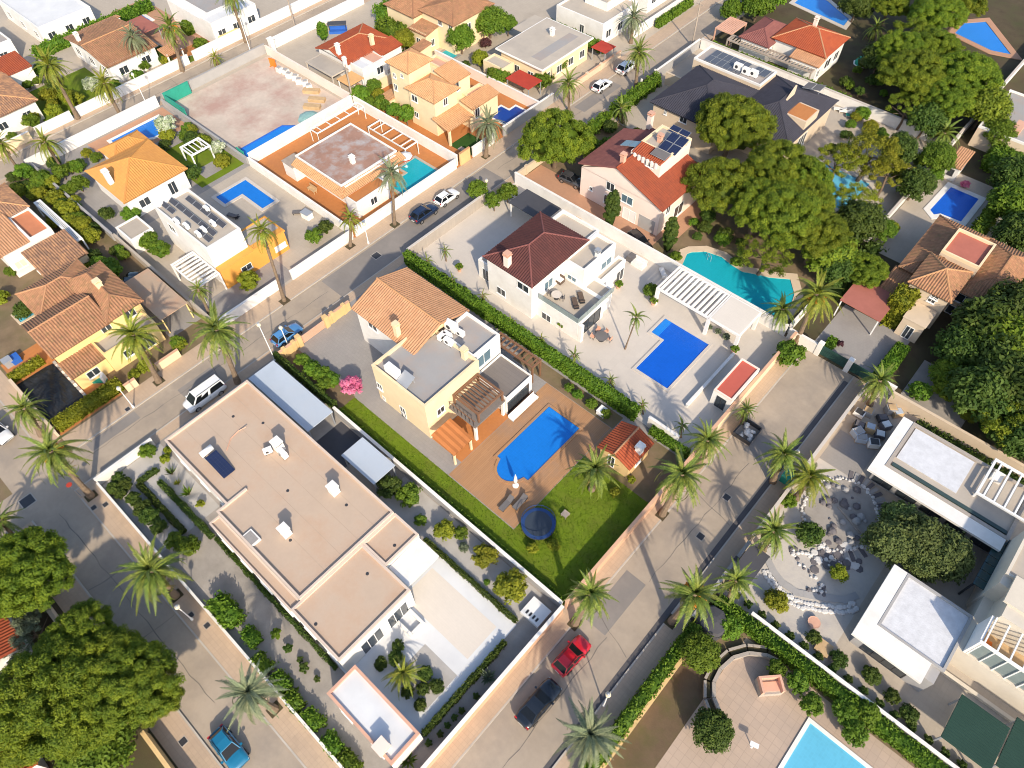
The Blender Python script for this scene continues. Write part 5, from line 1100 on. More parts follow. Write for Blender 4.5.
box_thing('outdoor_sofa', S('g530,290', Z0), None, 'white outdoor sofa beside the long white wall', 'sofa', None, [('base', -.9,-.5,-.02,.9,.5,.45,WHITE), ('backrest', -.9,.5,-.02,.9,.7,.9,WHITE), ('cushion', -.8,-.45,.45,.8,.45,.6,WHITE)])
lounger(S('g625,325', Z0), -.7, 'white lounger beside the pavilion corner', WHITE, WMETAL)
box_thing('concrete_seat', S('g505,268', Z0), None, 'grey covered seat beside white sofa', 'seat', None, [('base', -.6,-.6,-.02,.6,.6,.5,GREYCLOTH), ('cover', -.5,-.5,.5,.5,.5,.8,GREYCLOTH)])
# ================================================================ pink house
H = House('house', 'pale pink house with red and plum roofs', (-42, 73)); H.wm = PINKW
H.block((-49, 67.6, -35.5, 77.5), 0, 4.85, PINKW); B0 = H.b
H.win('S', 't230,375', 1.4, 1.4); H.win('S', 't215,450', 1.3, 1.4); H.win('S', 't303,450', 1.9, 1.3, glass=BLUEGLASS); H.win('S', 't140,400', .6, .6); H.win('S', 't310,530', 2.2, 1.9, mull=1, glass=WMETAL); H.win('S', 't388,575', 2.6, 2.1, mull=0, frame=GREYW, glass=GREYW); H.win('E', (69.5, 3.6), 1., 1.6); H.win('E', (72.5, 1.6), 2.2, 2.)
x0, xr, x1, y0, y1 = -49.4, -43., -35., 67.2, 77.9
H.tiled([[(x0, y1, 5.5), (x0, y0, 5.5), (xr, y0, 7.9), (xr, y1, 7.9)]], [], T_PLUM); H.tiled([[(x1, y0, 4.9), (x1, y1, 4.9), (xr, y1, 7.9), (xr, y0, 7.9)]], [((xr, y0, 7.93), (xr, y1, 7.93))], T_BRICK, T_RED)
m = MB(); g = [(-49, 67.6, 4.8), (-35.5, 67.6, 4.8), (-43, 67.6, 7.75)]; m.add(g+[(p[0], p[1]+.2, p[2]) for p in g], [(0,1,2),(5,4,3),(0,3,4,1),(1,4,5,2),(2,5,3,0)]); m.build('gable', PINKW, H.t)
H.block((-47, 77.5, -42, 81), 0, 5., PINKW); H.hip((-47, 77.5, -42, 81), 4.95, 1., T_PLUM, .3, 'x')
H.block((-43.5, 71., -38.6, 78.2), 5, 8.3, PINKW); H.win('S', (-42.2, 7.6), .8, .8); H.win('S', (-40.4, 7.6), 1.4, .8); H.flat((-43.5, 73.2, -38.6, 78.2), 8.3, .3, ROOFTAN, CREAM, .3); H.shed((-43.2, 71.1, -38.8, 73.0), 8.3, .35, 'N', T_RED, .15)
H.chimney(S('t285,270', 8.2), 7.9, 1., RIMPINK, .6); H.chimney(S('t405,110', 6.), 6., 1.6, PINKW, .7, RIMPINK); H.chimney(S('t450,190', 8.3), 8.4, .8, RIMPINK, .6)
for i in range(6): m = MB(); m.box(-42.9+i*.7, 70.75, 7.5, -42.6+i*.7, 70.95, 8.3); m.build('baluster', WHITE, H.t)
solar(S('t512,212', 8.4), 2, 2, 'dark blue solar panels on the pink house dormer', 1.4, 1.6, (0, .25)); solar(S('t540,150', 8.4), 2, 1, 'dark blue solar panels behind the dormer parapet', 1.5, 1.4, (0, .2)); solar(S('t320,212', 7.3), 2, 1, 'pale solar collector on the plum roof', 1.3, 1.6, (.36, 0), mat=BLUEGLASS); solar(S('t455,250', 8.7), 1, 1, 'single collector on the small red lean-to roof', 2.4, 1.5, (0, .15), mat=GREYCLOTH)
pl = [(-30.3, 67.4)]+[tuple(S(s, Z0).xy) for s in ('g735,240', 'g790,238', 'g850,258', 'g890,290', 'g930,315', 'g1000,328', 'h70,328', 'h150,335', 'h165,390', 'h150,440', 'h110,470', 'h55,470', 'h30,450')]+[(-20., 64.6), (-27., 64.6), (-29.6, 65.2)]
pool(pl, 'free form teal pool with beige edge by pines', P_TEAL, W_TEAL, SAND, 1.1, ladder=(*S('g800,265', Z0).xy, .7, -.7))
car_at('g533,200', -.25, 'suv', paint('black_paint', (.012,.012,.014)), 'black car in front of the pink house garage', z=S1+.002); car_at('c275,690', .1, 'hatch', paint('dark_grey_paint', (.06,.06,.065)), 'dark car half hidden behind the round street pine', z=S1+.002)
for s, h, r, lb in (('g420,150', 3.1, 1.05, 'tall narrow cypress beside the pink house'), ('g640,235', 2.7, .95, 'cypress beside the teal pool')): tree(S(s, 0), r, h, lb, 'cyp', L_DARK, 0, cat='tree')
balls(['g670,275', 'g575,400'], ['leafy shrub between cypress and pavilion', 'low plant behind the white sofa'], L_GREEN, 1., kind='bush')
hedge((-57.4, 74, -56.2, 84.5), 1.6, 'rough hedge behind the round pine along street', L_GREEN, 60, .17, wob=.35); hedge((-57.6, 86, -56.2, 98), 1.8, 'leafy hedge along the street by charcoal villa', L_GREEN, 60, .17, wob=.35)
palm('c470,470', 'c465,425', 'broad palm in the pink house back garden', 2.6, L_PALM, 24)
# ================================================================ charcoal roofed villa
H = House('villa', 'sand villa with charcoal roofs and solar terrace', (-42, 98)); H.wm = SAND
H.block((-50.8, 87.6, -40, 100.2), 0, 4.6, SAND); H.win('S', 'w75,390', .5, 1.3); H.win('S', 'w155,430', 1.3, 1.3); H.win('W', (92, 2.5), 1., 1.4); H.hip((-50.8, 87.6, -40, 100.2), 4.5, 2.4, T_SLATE, .5, 'y')
H.block((-40, 91.5, -30.2, 105.6), 0, 4.6, SAND); H.hip((-40, 91.5, -30.2, 105.6), 4.5, 2.3, T_SLATE, .5, 'y'); H.win('E', (97, 2.), 2.6, 2.2, mull=2)
H.block((-52.3, 100.4, -40.2, 105.5), 0, 5.2, SAND); H.flat((-52.3, 100.4, -40.2, 105.5), 5.2, .3, ROOFGREY, WHITE)
a, b, c = S('w605,310', 6.2), S('w650,400', 5.), S('w595,460', 5.); m = MB(); m.box(-34.4, 95.6, 4.4, -30., 99.6, 6.0); m.build('dormer', SAND, H.t); m = MB(); m.box(-34.1, 95.9, 5.9, -30.2, 99.3, 6.04); m.build('terrace_floor', TERRA, H.t); g = [(-34.45, 95.4, 5.2), (-34.45, 99.9, 5.2), (-34.45, 99.9, 8.0)]; m = MB(); m.add(g+[(x-.25, y, z) for x, y, z in g], [(0,1,2),(5,4,3),(0,3,4,1),(1,4,5,2),(2,5,3,0)]); m.build('gable', SAND, H.t)
SOLG = M('grey_panel_glass', (.09,.10,.125), .25, .1, 1, 3, 0, .4)
solar((-47.5, 103, 5.3), 6, 2, 'large grey solar array on the flat terrace roof', 1.1, 2., mat=SOLG); solar((-42, 104, 5.3), 2, 1, 'right half of the rooftop solar array', 1.2, 2.2, mat=SOLG); solar((-33.3, 104, 6.), 2, 1, 'dark roof light panels on charcoal slope', 1.4, 2., (.2, 0), mat=GREYCLOTH)
for s, lb in (('w395,225', 'first white rooftop unit beside solar array'), ('w432,245', 'second white rooftop unit beside solar array'), ('w465,255', 'third white rooftop unit beside solar array')): ac_unit(S(s, 5.27), lb, 1.3)
wall((-56., 99), (-53, 99), 2.2, SAND, 'gate wall of the charcoal roofed villa')
box_thing('driveway_gate', (-57.9, 96.6, Z0), None, 'dark sliding driveway gate by the street', 'gate', None, [('panel', -.05,-1.8,0,.05,1.8,1.9,DGREY), ('post', -.15,-2.0,-.05,.15,-1.8,2.1,WHITE), ('post', -.15,1.8,-.05,.15,2.0,2.1,WHITE)])
for i, s in enumerate(('w855,410', 'w880,420', 'w910,440', 'w945,450')): lounger(S(s, Z0), .4, ['first lounger beside the charcoal villa pool', 'second lounger beside the charcoal villa pool', 'third lounger, green cushion, beside charcoal villa pool', 'fourth lounger beside the charcoal villa pool'][i], TEALP if i == 2 else WHITE, WMETAL)
pool(R4((-27, 89, -18.5, 97)), 'pale blue pool glimpsed between the pine crowns', P_PALE, W_PALE, STONE, .8)
# ================================================================ red roofed house, top right
H = House('house', 'white house with bright red roofs and pergola', (-43, 118)); H.wm = WHITE
H.block((-51.5, 114.5, -46.5, 122.5), 0, 3.6, WHITE); H.hip((-51.5, 114.5, -46.5, 122.5), 3.5, 1.3, T_PLUM, .4, 'y'); H.block((-46.4, 116.5, -37.4, 124), 0, 4.4, WHITE); H.win('E', (119, 2.), 2., 1.6); H.win('E', (122, 2.), 1.6, 1.6); H.hip((-46.4, 116.5, -37.4, 124), 4.3, 1.8, T_RED, .5, 'x', T_ORANGE); H.block((-42, 114.4, -37.2, 116.45), 0, 3.6, WHITE); H.shed((-42, 114.4, -37.2, 116.4), 3.5, .7, 'N', T_ORANGE, .3); H.win('E', (115.3, 1.9), 1., 1.4)
H.chimney((-42.3, 121.3, 6.), 6., .9, PINKW)
pergola((-53.5, 113.2, -37.5, 115.2), 2.7, 'weathered timber slat pergola below red roofed house', 26, 'y', GREYWOOD, w=.22); pergola((-57, 115, -53.6, 120), 2.8, 'red brown pergola left of the red roofed house', 8, 'y', RIMPINK, w=.25)
pool([tuple(S(s, Z0).xy) for s in ('d165,12', 'd215,-30', 'd290,5', 'd330,40', 'd370,72', 'd350,98')], 'bright blue pool behind the red roofed house', P_SKY, W_BLUE, STONE, .8)
pool([tuple(S(s, Z0).xy) for s in ('d765,125', 'd800,88', 'd880,82', 'd975,205', 'd900,190')], 'blue angular pool in the upper right corner', P_SKY, W_BLUE, PINKP, 1.2)
pool([(-9.6, 97.2), (-8.8, 96.6), (-8.2, 97.4), (-5.4, 97.6), (-5.4, 104.), (-9.4, 104.)], 'blue rectangular pool above the brown roofed house', P_ROYAL, W_BLUE, WHITE, .8)
t = thing('tent', S('d418,238', Z0), 'small green dome tent on dark lawn', 'tent'); p = S('d418,238', Z0); m = MB(); m.lathe(p, [(1.3, 0), (1.15, .5), (.8, 1.), (.2, 1.3)], 8); m.build('canopy', TEALP, t); m = MB(); m.lathe(p-Vector((0,0,.01)), [(1.5, 0), (1.5, .05)], 8); m.build('ground_sheet', WMETAL, t)
H = House('shed', 'little white shed with orange roof by pool', (-10.6, 107.5), 'shed'); H.block((-11.5, 105.4, -9.7, 109.6), 0, 2.4, WHITE); H.win('S', (-10.6, 1.4), .8, .9, frame=DMETAL); H.win('W', (107, 1.1), .9, 1.9, name='door'); H.shed((-11.5, 105.4, -9.7, 109.6), 2.4, .5, 'N', T_ORANGE, .2)
H = House('house', 'grey flat roofed house at the right edge', (-6, 120)); H.block((-11.5, 115.4, 4, 128), 0, 3.2, SAND); H.flat((-11.5, 115.4, 4, 128), 3.2, .3, ROOFGREY, WHITE); H.block((-7.5, 117, -6.3, 119.5), 3.2, 4.2, RIMPINK, 'chimney')
balls([(-8, 104.9)], 'purple bougainvillea beside the little white shed', L_PINK, .8, kind='bush')
# ================================================================ brown roofed house, right
H = House('house', 'sand house with brown tiled roofs and red terrace', (0, 84)); H.wm = SAND
H.block((-7.2, 79.3, -1, 91), 0, 4.2, SAND); H.win('S', 'h620,295', 1.2, 1.2); H.hip((-7.2, 79.3, -1, 91), 4.1, 1.5, T_BROWN, .45, 'y', T_BROWN)
H.block((-1, 80, 5.2, 91), 0, 4.2, SAND); H.hip((-1, 80, 5.2, 91), 4.1, 1.5, T_BROWN, .45, 'y', T_BROWN); H.win('S', 'h800,410', 1.9, 1.3); H.win('S', 'h750,465', 1.7, 1.4)
H.block((-5.2, 76., -.6, 82), 0, 5.4, SAND); H.win('S', 'h725,350', .9, .9); H.win('S', 'h680,410', .9, .9); H.hip((-5.2, 76., -.6, 82), 5.3, 1.4, T_BROWN, .35, 'x', T_PEACH)
H.block((-4.6, 82.2, 0, 87.5), 4, 6., SAND); H.flat((-4.6, 82.2, 0, 87.5), 6., .4, M('red_terrace', (.42,.14,.10), .8, .1), CREAM, .25)
H.block((-3.6, 72.6, -1., 75.98), 0, 3., SAND); H.slab((-3.7, 72.5, -.9, 75.9), 3., .12, SAND); H.win('S', (-2.3, 1.1), 1., 2., name='door'); H.shed((-7.8, 75.6, -5.4, 79.), 2.9, .9, 'N', T_BROWN, .2); H.block((-7.4, 76., -5.6, 79.2), 0, 2.9, SAND)
canopy((-10.6, 70.2, -5.4, 75.4), 2.9, 'faded red flat carport roof beside brown roofed house', M('faded_red_sheet', (.36,.13,.10), .85, .12), tilt=-.15, postmat=WMETAL)
hedge((-5.9, 73.2, -3.8, 75.8), 4.6, 'ivy covered corner of the brown roofed house', L_YEL, 60, .2, wob=.3, name='ivy', cat='climbing plant')
t = thing('driveway_gate', (-5.3, 63.45, Z0), 'green slatted driveway gate at the dead end', 'gate')
for x in (-9.1, -5.3, -1.5): m = MB(); m.box(x-.3, 63.2, 0, x+.3, 63.8, 2.1); m.build('gate_pier', WHITE, t)
for a, b in ((-8.8, -5.6), (-5., -1.8)):
    for i in range(7): m = MB(); m.box(a, 63.42, .3+i*.22, b, 63.48, .46+i*.22); m.build('slat', M('dark_green_metal', (.02,.06,.05), .5, .1), t)
hedge((-9., 64.2, -8., 66.4), .8, 'low hedge behind the green gate, left', L_GREEN, 80); hedge((-2.6, 64.3, -1., 70.5), 1.2, 'clipped hedge along the gated driveway', L_GREEN, 70)
balls([(-7.6, 66.2)], 'dark red shrub beside the gate hedge', L_PURPLE, .6, kind='shrub')
lamp = None
# ================================================================ modern villas, bottom right
H = House('villa', 'modern villa with bright white pebble roof', (9, 55)); H.wm = WHITE
H.block((3.2, 51.6, 16, 58.6), 0, 3.2, GREYW); H.win('W', (55, 1.5), 4, 2.3, mull=3, frame=DMETAL); H.row('S', 5, 1.5, 2.0, 2.3, frame=DMETAL)
H.slab((2.5, 50.1, 15.8, 51.6), 3.2, .3, WHITE); H.slab((2.5, 51.6, 3.6, 58.6), 3.2, .3, WHITE); H.flat((3.62, 51.62, 16, 58.6), 3.25, .3, ROOFTAN, STONEW, .35)
m = MB(); m.box(4.1, 53.4, 3.32, 10.3, 58.1, 3.42); m.build('roof_pebbles', ROOFWHITE, H.t); m = MB(); m.box(4.1, 52.2, 3.32, 15.6, 52.6, 3.5); m.build('roof_gutter', M('green_gutter', (.05,.08,.08), .4, .1), H.t)
pergola((11.6, 54.2, 17, 59.4), 3.9, '', 5, 'y', WMETAL, True, H.t, zb=3.3, w=.16); box_thing('roof_sofa', (12.6, 57.6, 3.32), None, 'white seat under the white roof pergola', 'seat', None, [('base', -.5,-.4,-.02,.5,.4,.4,WHITE), ('backrest', -.5,.4,-.02,.5,.5,.8,WHITE)])
t = thing('glass_roof', (16.5, 49, 0), 'dark green glass roof between the two modern villas', 'canopy')
for i in range(7):
    m = MB(); y = 45.6+i*.95; m.box(15.2, y, 3.0, 19.5, y+.88, 3.06); m.build('glass_panel', M('dark_green_glass', (.015,.05,.055), .08, .2, .5, 3, 0, .6), t)
for p in ((15.3, 45.7), (15.3, 51.9), (19.3, 45.7), (19.3, 51.9)): m = MB(); m.box(p[0]-.08, p[1]-.08, 0, p[0]+.08, p[1]+.08, 3.); m.build('post', DMETAL, t)
CREAM2 = M('pale_sand_render', (.62,.56,.47), .85, .06, .5, 5, .15, stain=(.5,.45,.38), stain_amt=.4, stain_scale=.6)
H = House('villa', 'modern villa with white roof terrace and glazed upper floor', (17, 39)); H.wm = CREAM
H.block((9.6, 34.6, 16.2, 42.), 0, 3., GREYW); H.win('W', (38, 1.5), 5, 2.3, mull=3, frame=DMETAL); H.win('S', (12.5, 1.4), 4, 2.2, mull=3, frame=DMETAL)
H.slab((9., 33.8, 15.3, 36.), 3., .3, WHITE); H.slab((9., 36., 10.3, 42.4), 3., .3, WHITE); H.flat((10.32, 36.02, 16.4, 42.4), 3.05, .28, ROOFWHITE, GREYW, .22)
H.block((16.42, 38.8, 30, 46), 0, 3.2, CREAM2); H.block((17.3, 41.9, 30, 46), 3.2, 6.6, CREAM2); H.slab((16.9, 43.2, 30.2, 46.2), 6.6, .25, CREAM2); H.block((16.2, 45., 30, 52), 0, 6.2, CREAM2); H.flat((16.2, 46.02, 30, 52), 6.2, .3, ROOFTAN, CREAM2)
for i in range(7):
    x = 17.2+i*1.05; m = MB(); m.box(x, 38.9, 3.2, x+.1, 39., 5.9); m.build('mullion', WMETAL, H.t)
    m = MB(); m.add([(x+.1, 39.0, 3.3), (x+1.05, 39.0, 3.3), (x+1.05, 39.0, 5.8), (x+.1, 39.0, 5.8)], [(0, 1, 2, 3)]); m.build('pane', BG, H.t)
    m = MB(); m.box(x, 39.05, 5.9, x+.12, 41.9, 6.05); m.build('rafter', WMETAL, H.t)
m = MB(); m.box(16.9, 38.8, 5.9, 30, 39.05, 6.1); m.build('beam', WMETAL, H.t); m = MB(); m.box(16.9, 39.06, 3.21, 30, 41.88, 3.25); m.build('floor', LWOOD, H.t); m = MB(); m.box(16.9, 38.8, 3.2, 17.1, 41.9, 5.9); m.build('end_wall', WMETAL, H.t)
round_table((19.2, 40.6, 3.25), .6, 'table behind the upper floor glazing', LWOOD); chair((18.2, 40.7, 3.25), .2, 'orange chair behind the upper floor glazing', ORANGEP)
wall((16.3, 37.6), (30, 37.6), .5, CREAM2, 'low cream wall below the glazed upper floor')
canopy((18.4, 31.2, 22.4, 35.6), 2.6, 'dark green corrugated shed roof near bottom edge', M('green_corrugated', (.025,.06,.045), .5, .1), name='shed_roof', cat='shed', ribs=18, postmat=GMETAL); canopy((22.6, 32.2, 27, 37.), 2.4, 'second dark green corrugated roof at the corner', M('green_corrugated', (.025,.06,.045)), name='shed_roof', cat='shed', ribs=18, postmat=GMETAL)
# rock garden
DKSTONE = M('dark_flagstone', (.14,.13,.14), .85, .25, 1, 6, .5); PSTONE = M('pale_stone', (.60,.585,.57), .9, .12, 1, 6, .4)
t = thing('round_rockery', (2.8, 45.8, Z0), 'round pale gravel bed ringed by dark slabs', 'rock garden'); m = MB(); m.prism([tuple(v) for v in arc(2.9, 45.9, 3.4, 0, 350, 24, 4.3)], Z0-.02, Z0+.12); m.build('gravel_bed', GRAVEL, t)
rg = random.Random(4)
for i in range(26):
    a = rad(-80+i*7.5); rx, ry = 4.1, 5.1; c = Vector((2.9+rx*math.cos(a), 45.9+ry*math.sin(a), Z0)); d = Vector((math.cos(a), math.sin(a), 0)); n = Vector((-d.y, d.x, 0))
    m = MB(); m.obox(c, d*.55, n*.20, (0, 0, .07)); m.build('stepping_slab', DKSTONE if i % 2 else GREYW, t)
for i in range(34):
    a, r0 = rg.uniform(0, 6.28), rg.uniform(0, 1)**.5; p = (2.9+3*r0*math.cos(a), 45.9+3.8*r0*math.sin(a), Z0+.1); s = rg.uniform(.15, .5); m = MB(); m.lathe(p, [(s*.8, 0), (s, s*.3), (s*.7, s*.7), (s*.2, s*.9)], 6); m.build('boulder', DKSTONE if rg.random() < .5 else GREYW, t)
for i in range(3): m = MB(); p = S(('x345,300', 'x355,310', 'x330,285')[i], Z0+.15); m.bar(p, p+Vector((2.6, -1.1+.2*i, .02)), .12); m.build('timber', GREYWOOD, t)
for i in range(70):
    a = rad(i*5.14+rg.uniform(-1, 1)); k = rg.uniform(.97, 1.05); q = (2.9+3.5*k*math.cos(a), 45.9+4.4*k*math.sin(a), Z0-.02); s = rg.uniform(.14, .26); m = MB(); m.lathe(q, [(s*.9, 0), (s, .1), (s*.6, .14+s*.5)], 6); m.build('cobble', PSTONE, t)
for i in range(60):
    u = i/60; q = (3.4+2.2*math.sin(u*9)+rg.uniform(-.25, .25), 41.6-5.*u+rg.uniform(-.2, .2), Z0-.02); s = rg.uniform(.12, .3); m = MB(); m.lathe(q, [(s*.9, 0), (s, .1), (s*.5, .1+s*.5)], 6); m.build('cobble', PSTONE if rg.random() < .65 else DKSTONE, t)
t = thing('stone_edging', (3.5, 36.5, Z0), 'curved band of pale cobbles around sandy bed', 'stone edging')
pts = [S(s, Z0) for s in ('x30,560', 'x50,600', 'x90,650', 'x150,690', 'x220,705', 'x300,715', 'x360,720', 'x410,700')]
for i in range(len(pts)-1):
    for k in range(5):
        p = pts[i].lerp(pts[i+1], k/5); d = (pts[i+1]-pts[i]).normalized(); n = Vector((-d.y, d.x, 0))
        for j in range(2): q = p+n*(.1-.5*j)+Vector((rg.uniform(-.1, .1), rg.uniform(-.1, .1), -.02)); s = rg.uniform(.16, .3); m = MB(); m.lathe(q, [(s*.9, 0), (s, .08), (s*.6, s*.6)], 6); m.build('cobble', PSTONE, t)
t = thing('stone_edging', (2.5, 37, Z0), 'curved dark slab path above the pale cobbles', 'stone edging')
for i in range(len(pts)-1):
    for k in range(3):
        p = pts[i].lerp(pts[i+1], k/3)+Vector((-.3, .9, .006*((i*3+k) % 4))); d = (pts[i+1]-pts[i]).normalized(); n = Vector((-d.y, d.x, 0)); m = MB(); m.obox(p, d*.42, n*.35, (0, 0, .06)); m.build('slab', GREYW, t)
for i in range(40):
    a = rg.uniform(0, 1); p = S('x%d,%d' % (rg.uniform(230, 430), rg.uniform(430, 560)), Z0); s = rg.uniform(.2, .5)
    o = MB(); zj = .004*i; o.lathe((p.x, p.y, Z0-.02), [(s, 0), (s*.95, .06+zj), (s*.7, .08+zj)], 7)
    tag(o.build('flagstone', DKSTONE if rg.random() < .6 else PSTONE), 'loose flat flagstone lying in the sandy rock garden', 'flagstone', 'loose flagstones of the rock garden')
balls(['x325,580'], 'olive shrub in the sandy rock garden', L_YEL, 1.0, kind='bush'); balls(['p85,120'], 'grey round shrub inside the long hedge', L_GREY, .9, kind='bush'); balls(['p230,260', 'p322,340', 'p445,400', 'p520,480', 'p585,545'], ['round bush near the orange fire bowl', 'clipped ball near the pale gravel path', 'grey green bush by villa path, upper', 'leafy bush by villa path, middle', 'leafy bush by villa path, lower'], L_DARK, .8, kind='bush')
t = thing('fire_bowl', S('p235,200', Z0), 'round orange rusty fire bowl in gravel', 'bowl'); p = S('p235,200', Z0); m = MB(); m.lathe(p, [(.35, -.02), (.55, .3), (.6, .4), (.5, .38)], 12); m.build('bowl', RIMPINK, t); m = MB(); m.lathe(p+Vector((0, 0, .3)), [(.45, 0), (.45, .05)], 10); m.build('ash_tray', LWOOD, t)
box_thing('timber_box', S('p270,295', Z0), None, 'square timber planter near the clipped ball', 'planter', None, [('box', -.6,-.6,-.02,.6,.6,.4,LWOOD), ('rim', -.66,-.66,.4,.66,.66,.46,LWOOD)])
# building material in the yard
MATC = [WMETAL, GREYW, DMETAL, LWOOD, DKSTONE, BLUEROOF]; k = 0
for i, s in enumerate(('l405,130', 'l435,125', 'l400,180', 'l440,190', 'l480,210', 'l410,225', 'l455,245', 'l520,120', 'l490,150', 'l545,130', 'l500,180', 'l395,205')):
    h = .5+.12*(i % 4); mt = MATC[i % 6]
    box_thing('pallet', S(s, Z0), None, 'stacked building pallet in the yard, ' + ['leftmost back', 'second back', 'left middle', 'centre', 'right middle', 'front left', 'front most', 'top right', 'with timber', 'far right', 'near the villa wall', 'beside the street wall'][i], 'pallet', None, [('skid', -.6,-.5,-.02,.6,.5,.12,GREYWOOD), ('load', -.55,-.45,.12,.55,.45,h+.1,mt), ('top_layer', -.42,-.36,h+.1,.42,.36,h+.2,MATC[(i+2) % 6])], .1*i, 'pallets of building material')
for i in range(17): balls([(-.6+i*1.45, 31.2)], 'small dark shrub in the row just inside the long thin white wall', L_DARK, .55, kind='shrub', group='shrub row inside the white wall')
hedge((-1.6, 28.85, 45, 29.95), 1.5, 'long clipped hedge along the bottom right wall', L_GREEN, 70, .12, wob=.12)
hedge((4, 60.6, 20, 61.6), 1.0, 'dark shrub row behind the white pebble roof', L_DARK, 50, .15, wob=.4)
# lower right garden
t = thing('curved_planter', (3, 25, Z0), 'curved brick planter wall around the tiled patio', 'planter'); ap = [tuple(S(s, Z0).xy) for s in ('o850,560', 'o825,500', 'o825,440', 'o850,390', 'o900,345', 'o960,328', 'p10,318', 'p60,325', 'p100,345')]
for i in range(len(ap)-1):
    a, b = Vector((*ap[i], 0)), Vector((*ap[i+1], 0)); d = (b-a); L = d.length; d.normalize(); n = Vector((-d.y, d.x, 0)); m = MB(); m.obox(a+d*L/2+Vector((0, 0, Z0-.03)), d*L/2, n*.16, (0, 0, .6)); m.build('wall_segment', STONEW, t)
    m = MB(); m.obox(a+d*L/2+n*.75+Vector((0, 0, Z0-.03)), d*L/2*1.1, n*.12, (0, 0, .45)); m.build('wall_segment', STONEW, t); m = MB(); m.obox(a+d*L/2+n*.45+Vector((0, 0, Z0-.03)), d*L/2, n*.17, (0, 0, .35)); m.build('soil', DARKSOIL, t)
pool([(10.3, 25.9), (10.3, 15), (22, 15), (22, 25.9)], 'pale turquoise pool at the bottom edge', P_PALE, W_PALE, WHITE, .35)
t = box_thing('barbecue', S('p65,440', Z0), None, 'brick barbecue with terracotta inside on patio', 'barbecue', None, [('base', -1.,-.7,-.02,1.,.7,.8,STONEW), ('hearth', -.8,-.5,.8,.8,.3,.9,RIMPINK), ('side_wall', -1.,-.7,.8,-.8,.7,1.5,RIMPINK), ('side_wall', .8,-.7,.8,1.,.7,1.5,RIMPINK), ('back_wall', -.8,.5,.8,.8,.7,1.5,RIMPINK)], .8)
psheet([S(s, 0).xy[:] for s in ('o450,600', 'o690,290', 'o830,400', 'o850,560', 'o800,768', 'o400,768')], Z0-.002, 'garden_bed', M('brown_garden_soil', (.13,.09,.055), .95, .25, .4, 5, .7, stain=(.09,.09,.03), stain_amt=.8))
balls(['o760,345'], 'bright leafy tree beside the curved planter', L_GREEN, 1.9, kind='broad', h=2.); balls(['o810,635'], 'large dark shrub on brown garden soil', L_DARK, 1.9, kind='broad', h=1.6)
balls(['p160,430', 'p340,540', 'p420,545', 'p215,515', 'p370,610'], ['leafy shrub beside barbecue and hedge', 'leafy shrub at the hedge above the pale pool', 'second leafy shrub at the hedge above pool', 'small sapling on the tiled patio', 'sapling at the pool corner'], L_GREEN, 1.15, kind='bush', h=1.1)
t = thing('garden_lamp', S('o975,680', Z0), 'white bird shaped lamp on the tiled patio', 'lamp'); p = S('o975,685', Z0); m = MB(); m.lathe(p, [(.15, -.02), (.05, .1), (.05, .9)], 8); m.build('pole', WMETAL, t); m = MB(); m.obox(p+Vector((0, 0, .9)), (.35, .1, 0), (-.05, .18, 0), (0, 0, .12)); m.build('lamp_head', WMETAL, t)
hedge((-2.2, 9, -1.2, 26), 1.5, 'overgrown hedge along the lower right street', L_GREEN, 70, .13, wob=.22); wall((-1., 8), (-1., 26), 1.1, OCHREWALL, 'thin ochre wall behind the overgrown street hedge')
t = thing('netted_cage', S('o800,220', Z0), 'dark netted arbour beside the hedge corner', 'arbour'); p = S('o815,215', Z0); m = MB(); m.lathe(p, [(1.5, -.02), (1.5, 1.2), (1.3, 1.6), (.3, 1.8)], 9); m.build('net', DGREY, t); m = MB(); m.tube([p+Vector((1.52*math.cos(k*.7), 1.52*math.sin(k*.7), 1.2)) for k in range(10)], .04, 5); m.build('hoop', DMETAL, t)
# ================================================================ yellow house, left
H = House('house', 'yellow house with brown tiled roofs by black pit', (-79, 7)); H.wm = YELLOW
H.block((-82.6, 8.6, -73.2, 12.6), 0, 5., YELLOW); H.hip((-82.6, 8.6, -73.2, 12.6), 4.9, 1.3, T_BROWN, .45, 'x', T_BROWN); H.win('E', (10.6, 2.2), 1.8, 1.2); H.win('E', (11, 4), 1.4, 1.2); H.chimney(S('e383,370', 6.1), 6.1, .7, CREAM, .7)
H.block((-86, 3.6, -80.5, 11), 0, 4.4, YELLOW); H.hip((-86, 3.6, -80.5, 11), 4.3, 1.3, T_BROWN, .4, 'y', T_ORANGE)
H.block((-80.4, 1.6, -73.4, 8.58), 0, 4.6, YELLOW); H.win('E', 'e400,515', 1.2, 1.3); H.win('E', (3.6, 2.6), 1.2, 1.2); H.hip((-80.4, 1.6, -73.4, 8.5), 4.5, 1.7, T_BROWN, .35, 'y', T_ORANGE, (0, 1))
H.block((-73.38, 5.6, -70.4, 12.4), 0, 2.9, YELLOW); H.flat((-73.38, 5.6, -70.4, 12.4), 2.9, .5, BEIGEP, YELLOW, .25); H.win('E', (10.4, 1.3), 1.6, 1.8, name='door'); H.win('E', (8, 1.6), 1.2, 1.2)
H.block((-73.38, 1.6, -70.9, 5.58), 0, 2.6, YELLOW); H.shed((-73.2, 1.6, -70.9, 5.5), 2.6, .6, 'W', T_BROWN, .25); H.win('E', (3.6, 1.5), 1.5, 1.1)
canopy((-79.8, 13.1, -70.7, 16.9), 2.75, 'flat tan carport roof beside the yellow house', M('rusty_flat_roof', (.40,.30,.22), .9, .1, .3, 5, .2, stain=(.50,.28,.17), stain_amt=.8, stain_scale=.35), postmat=YELLOW)
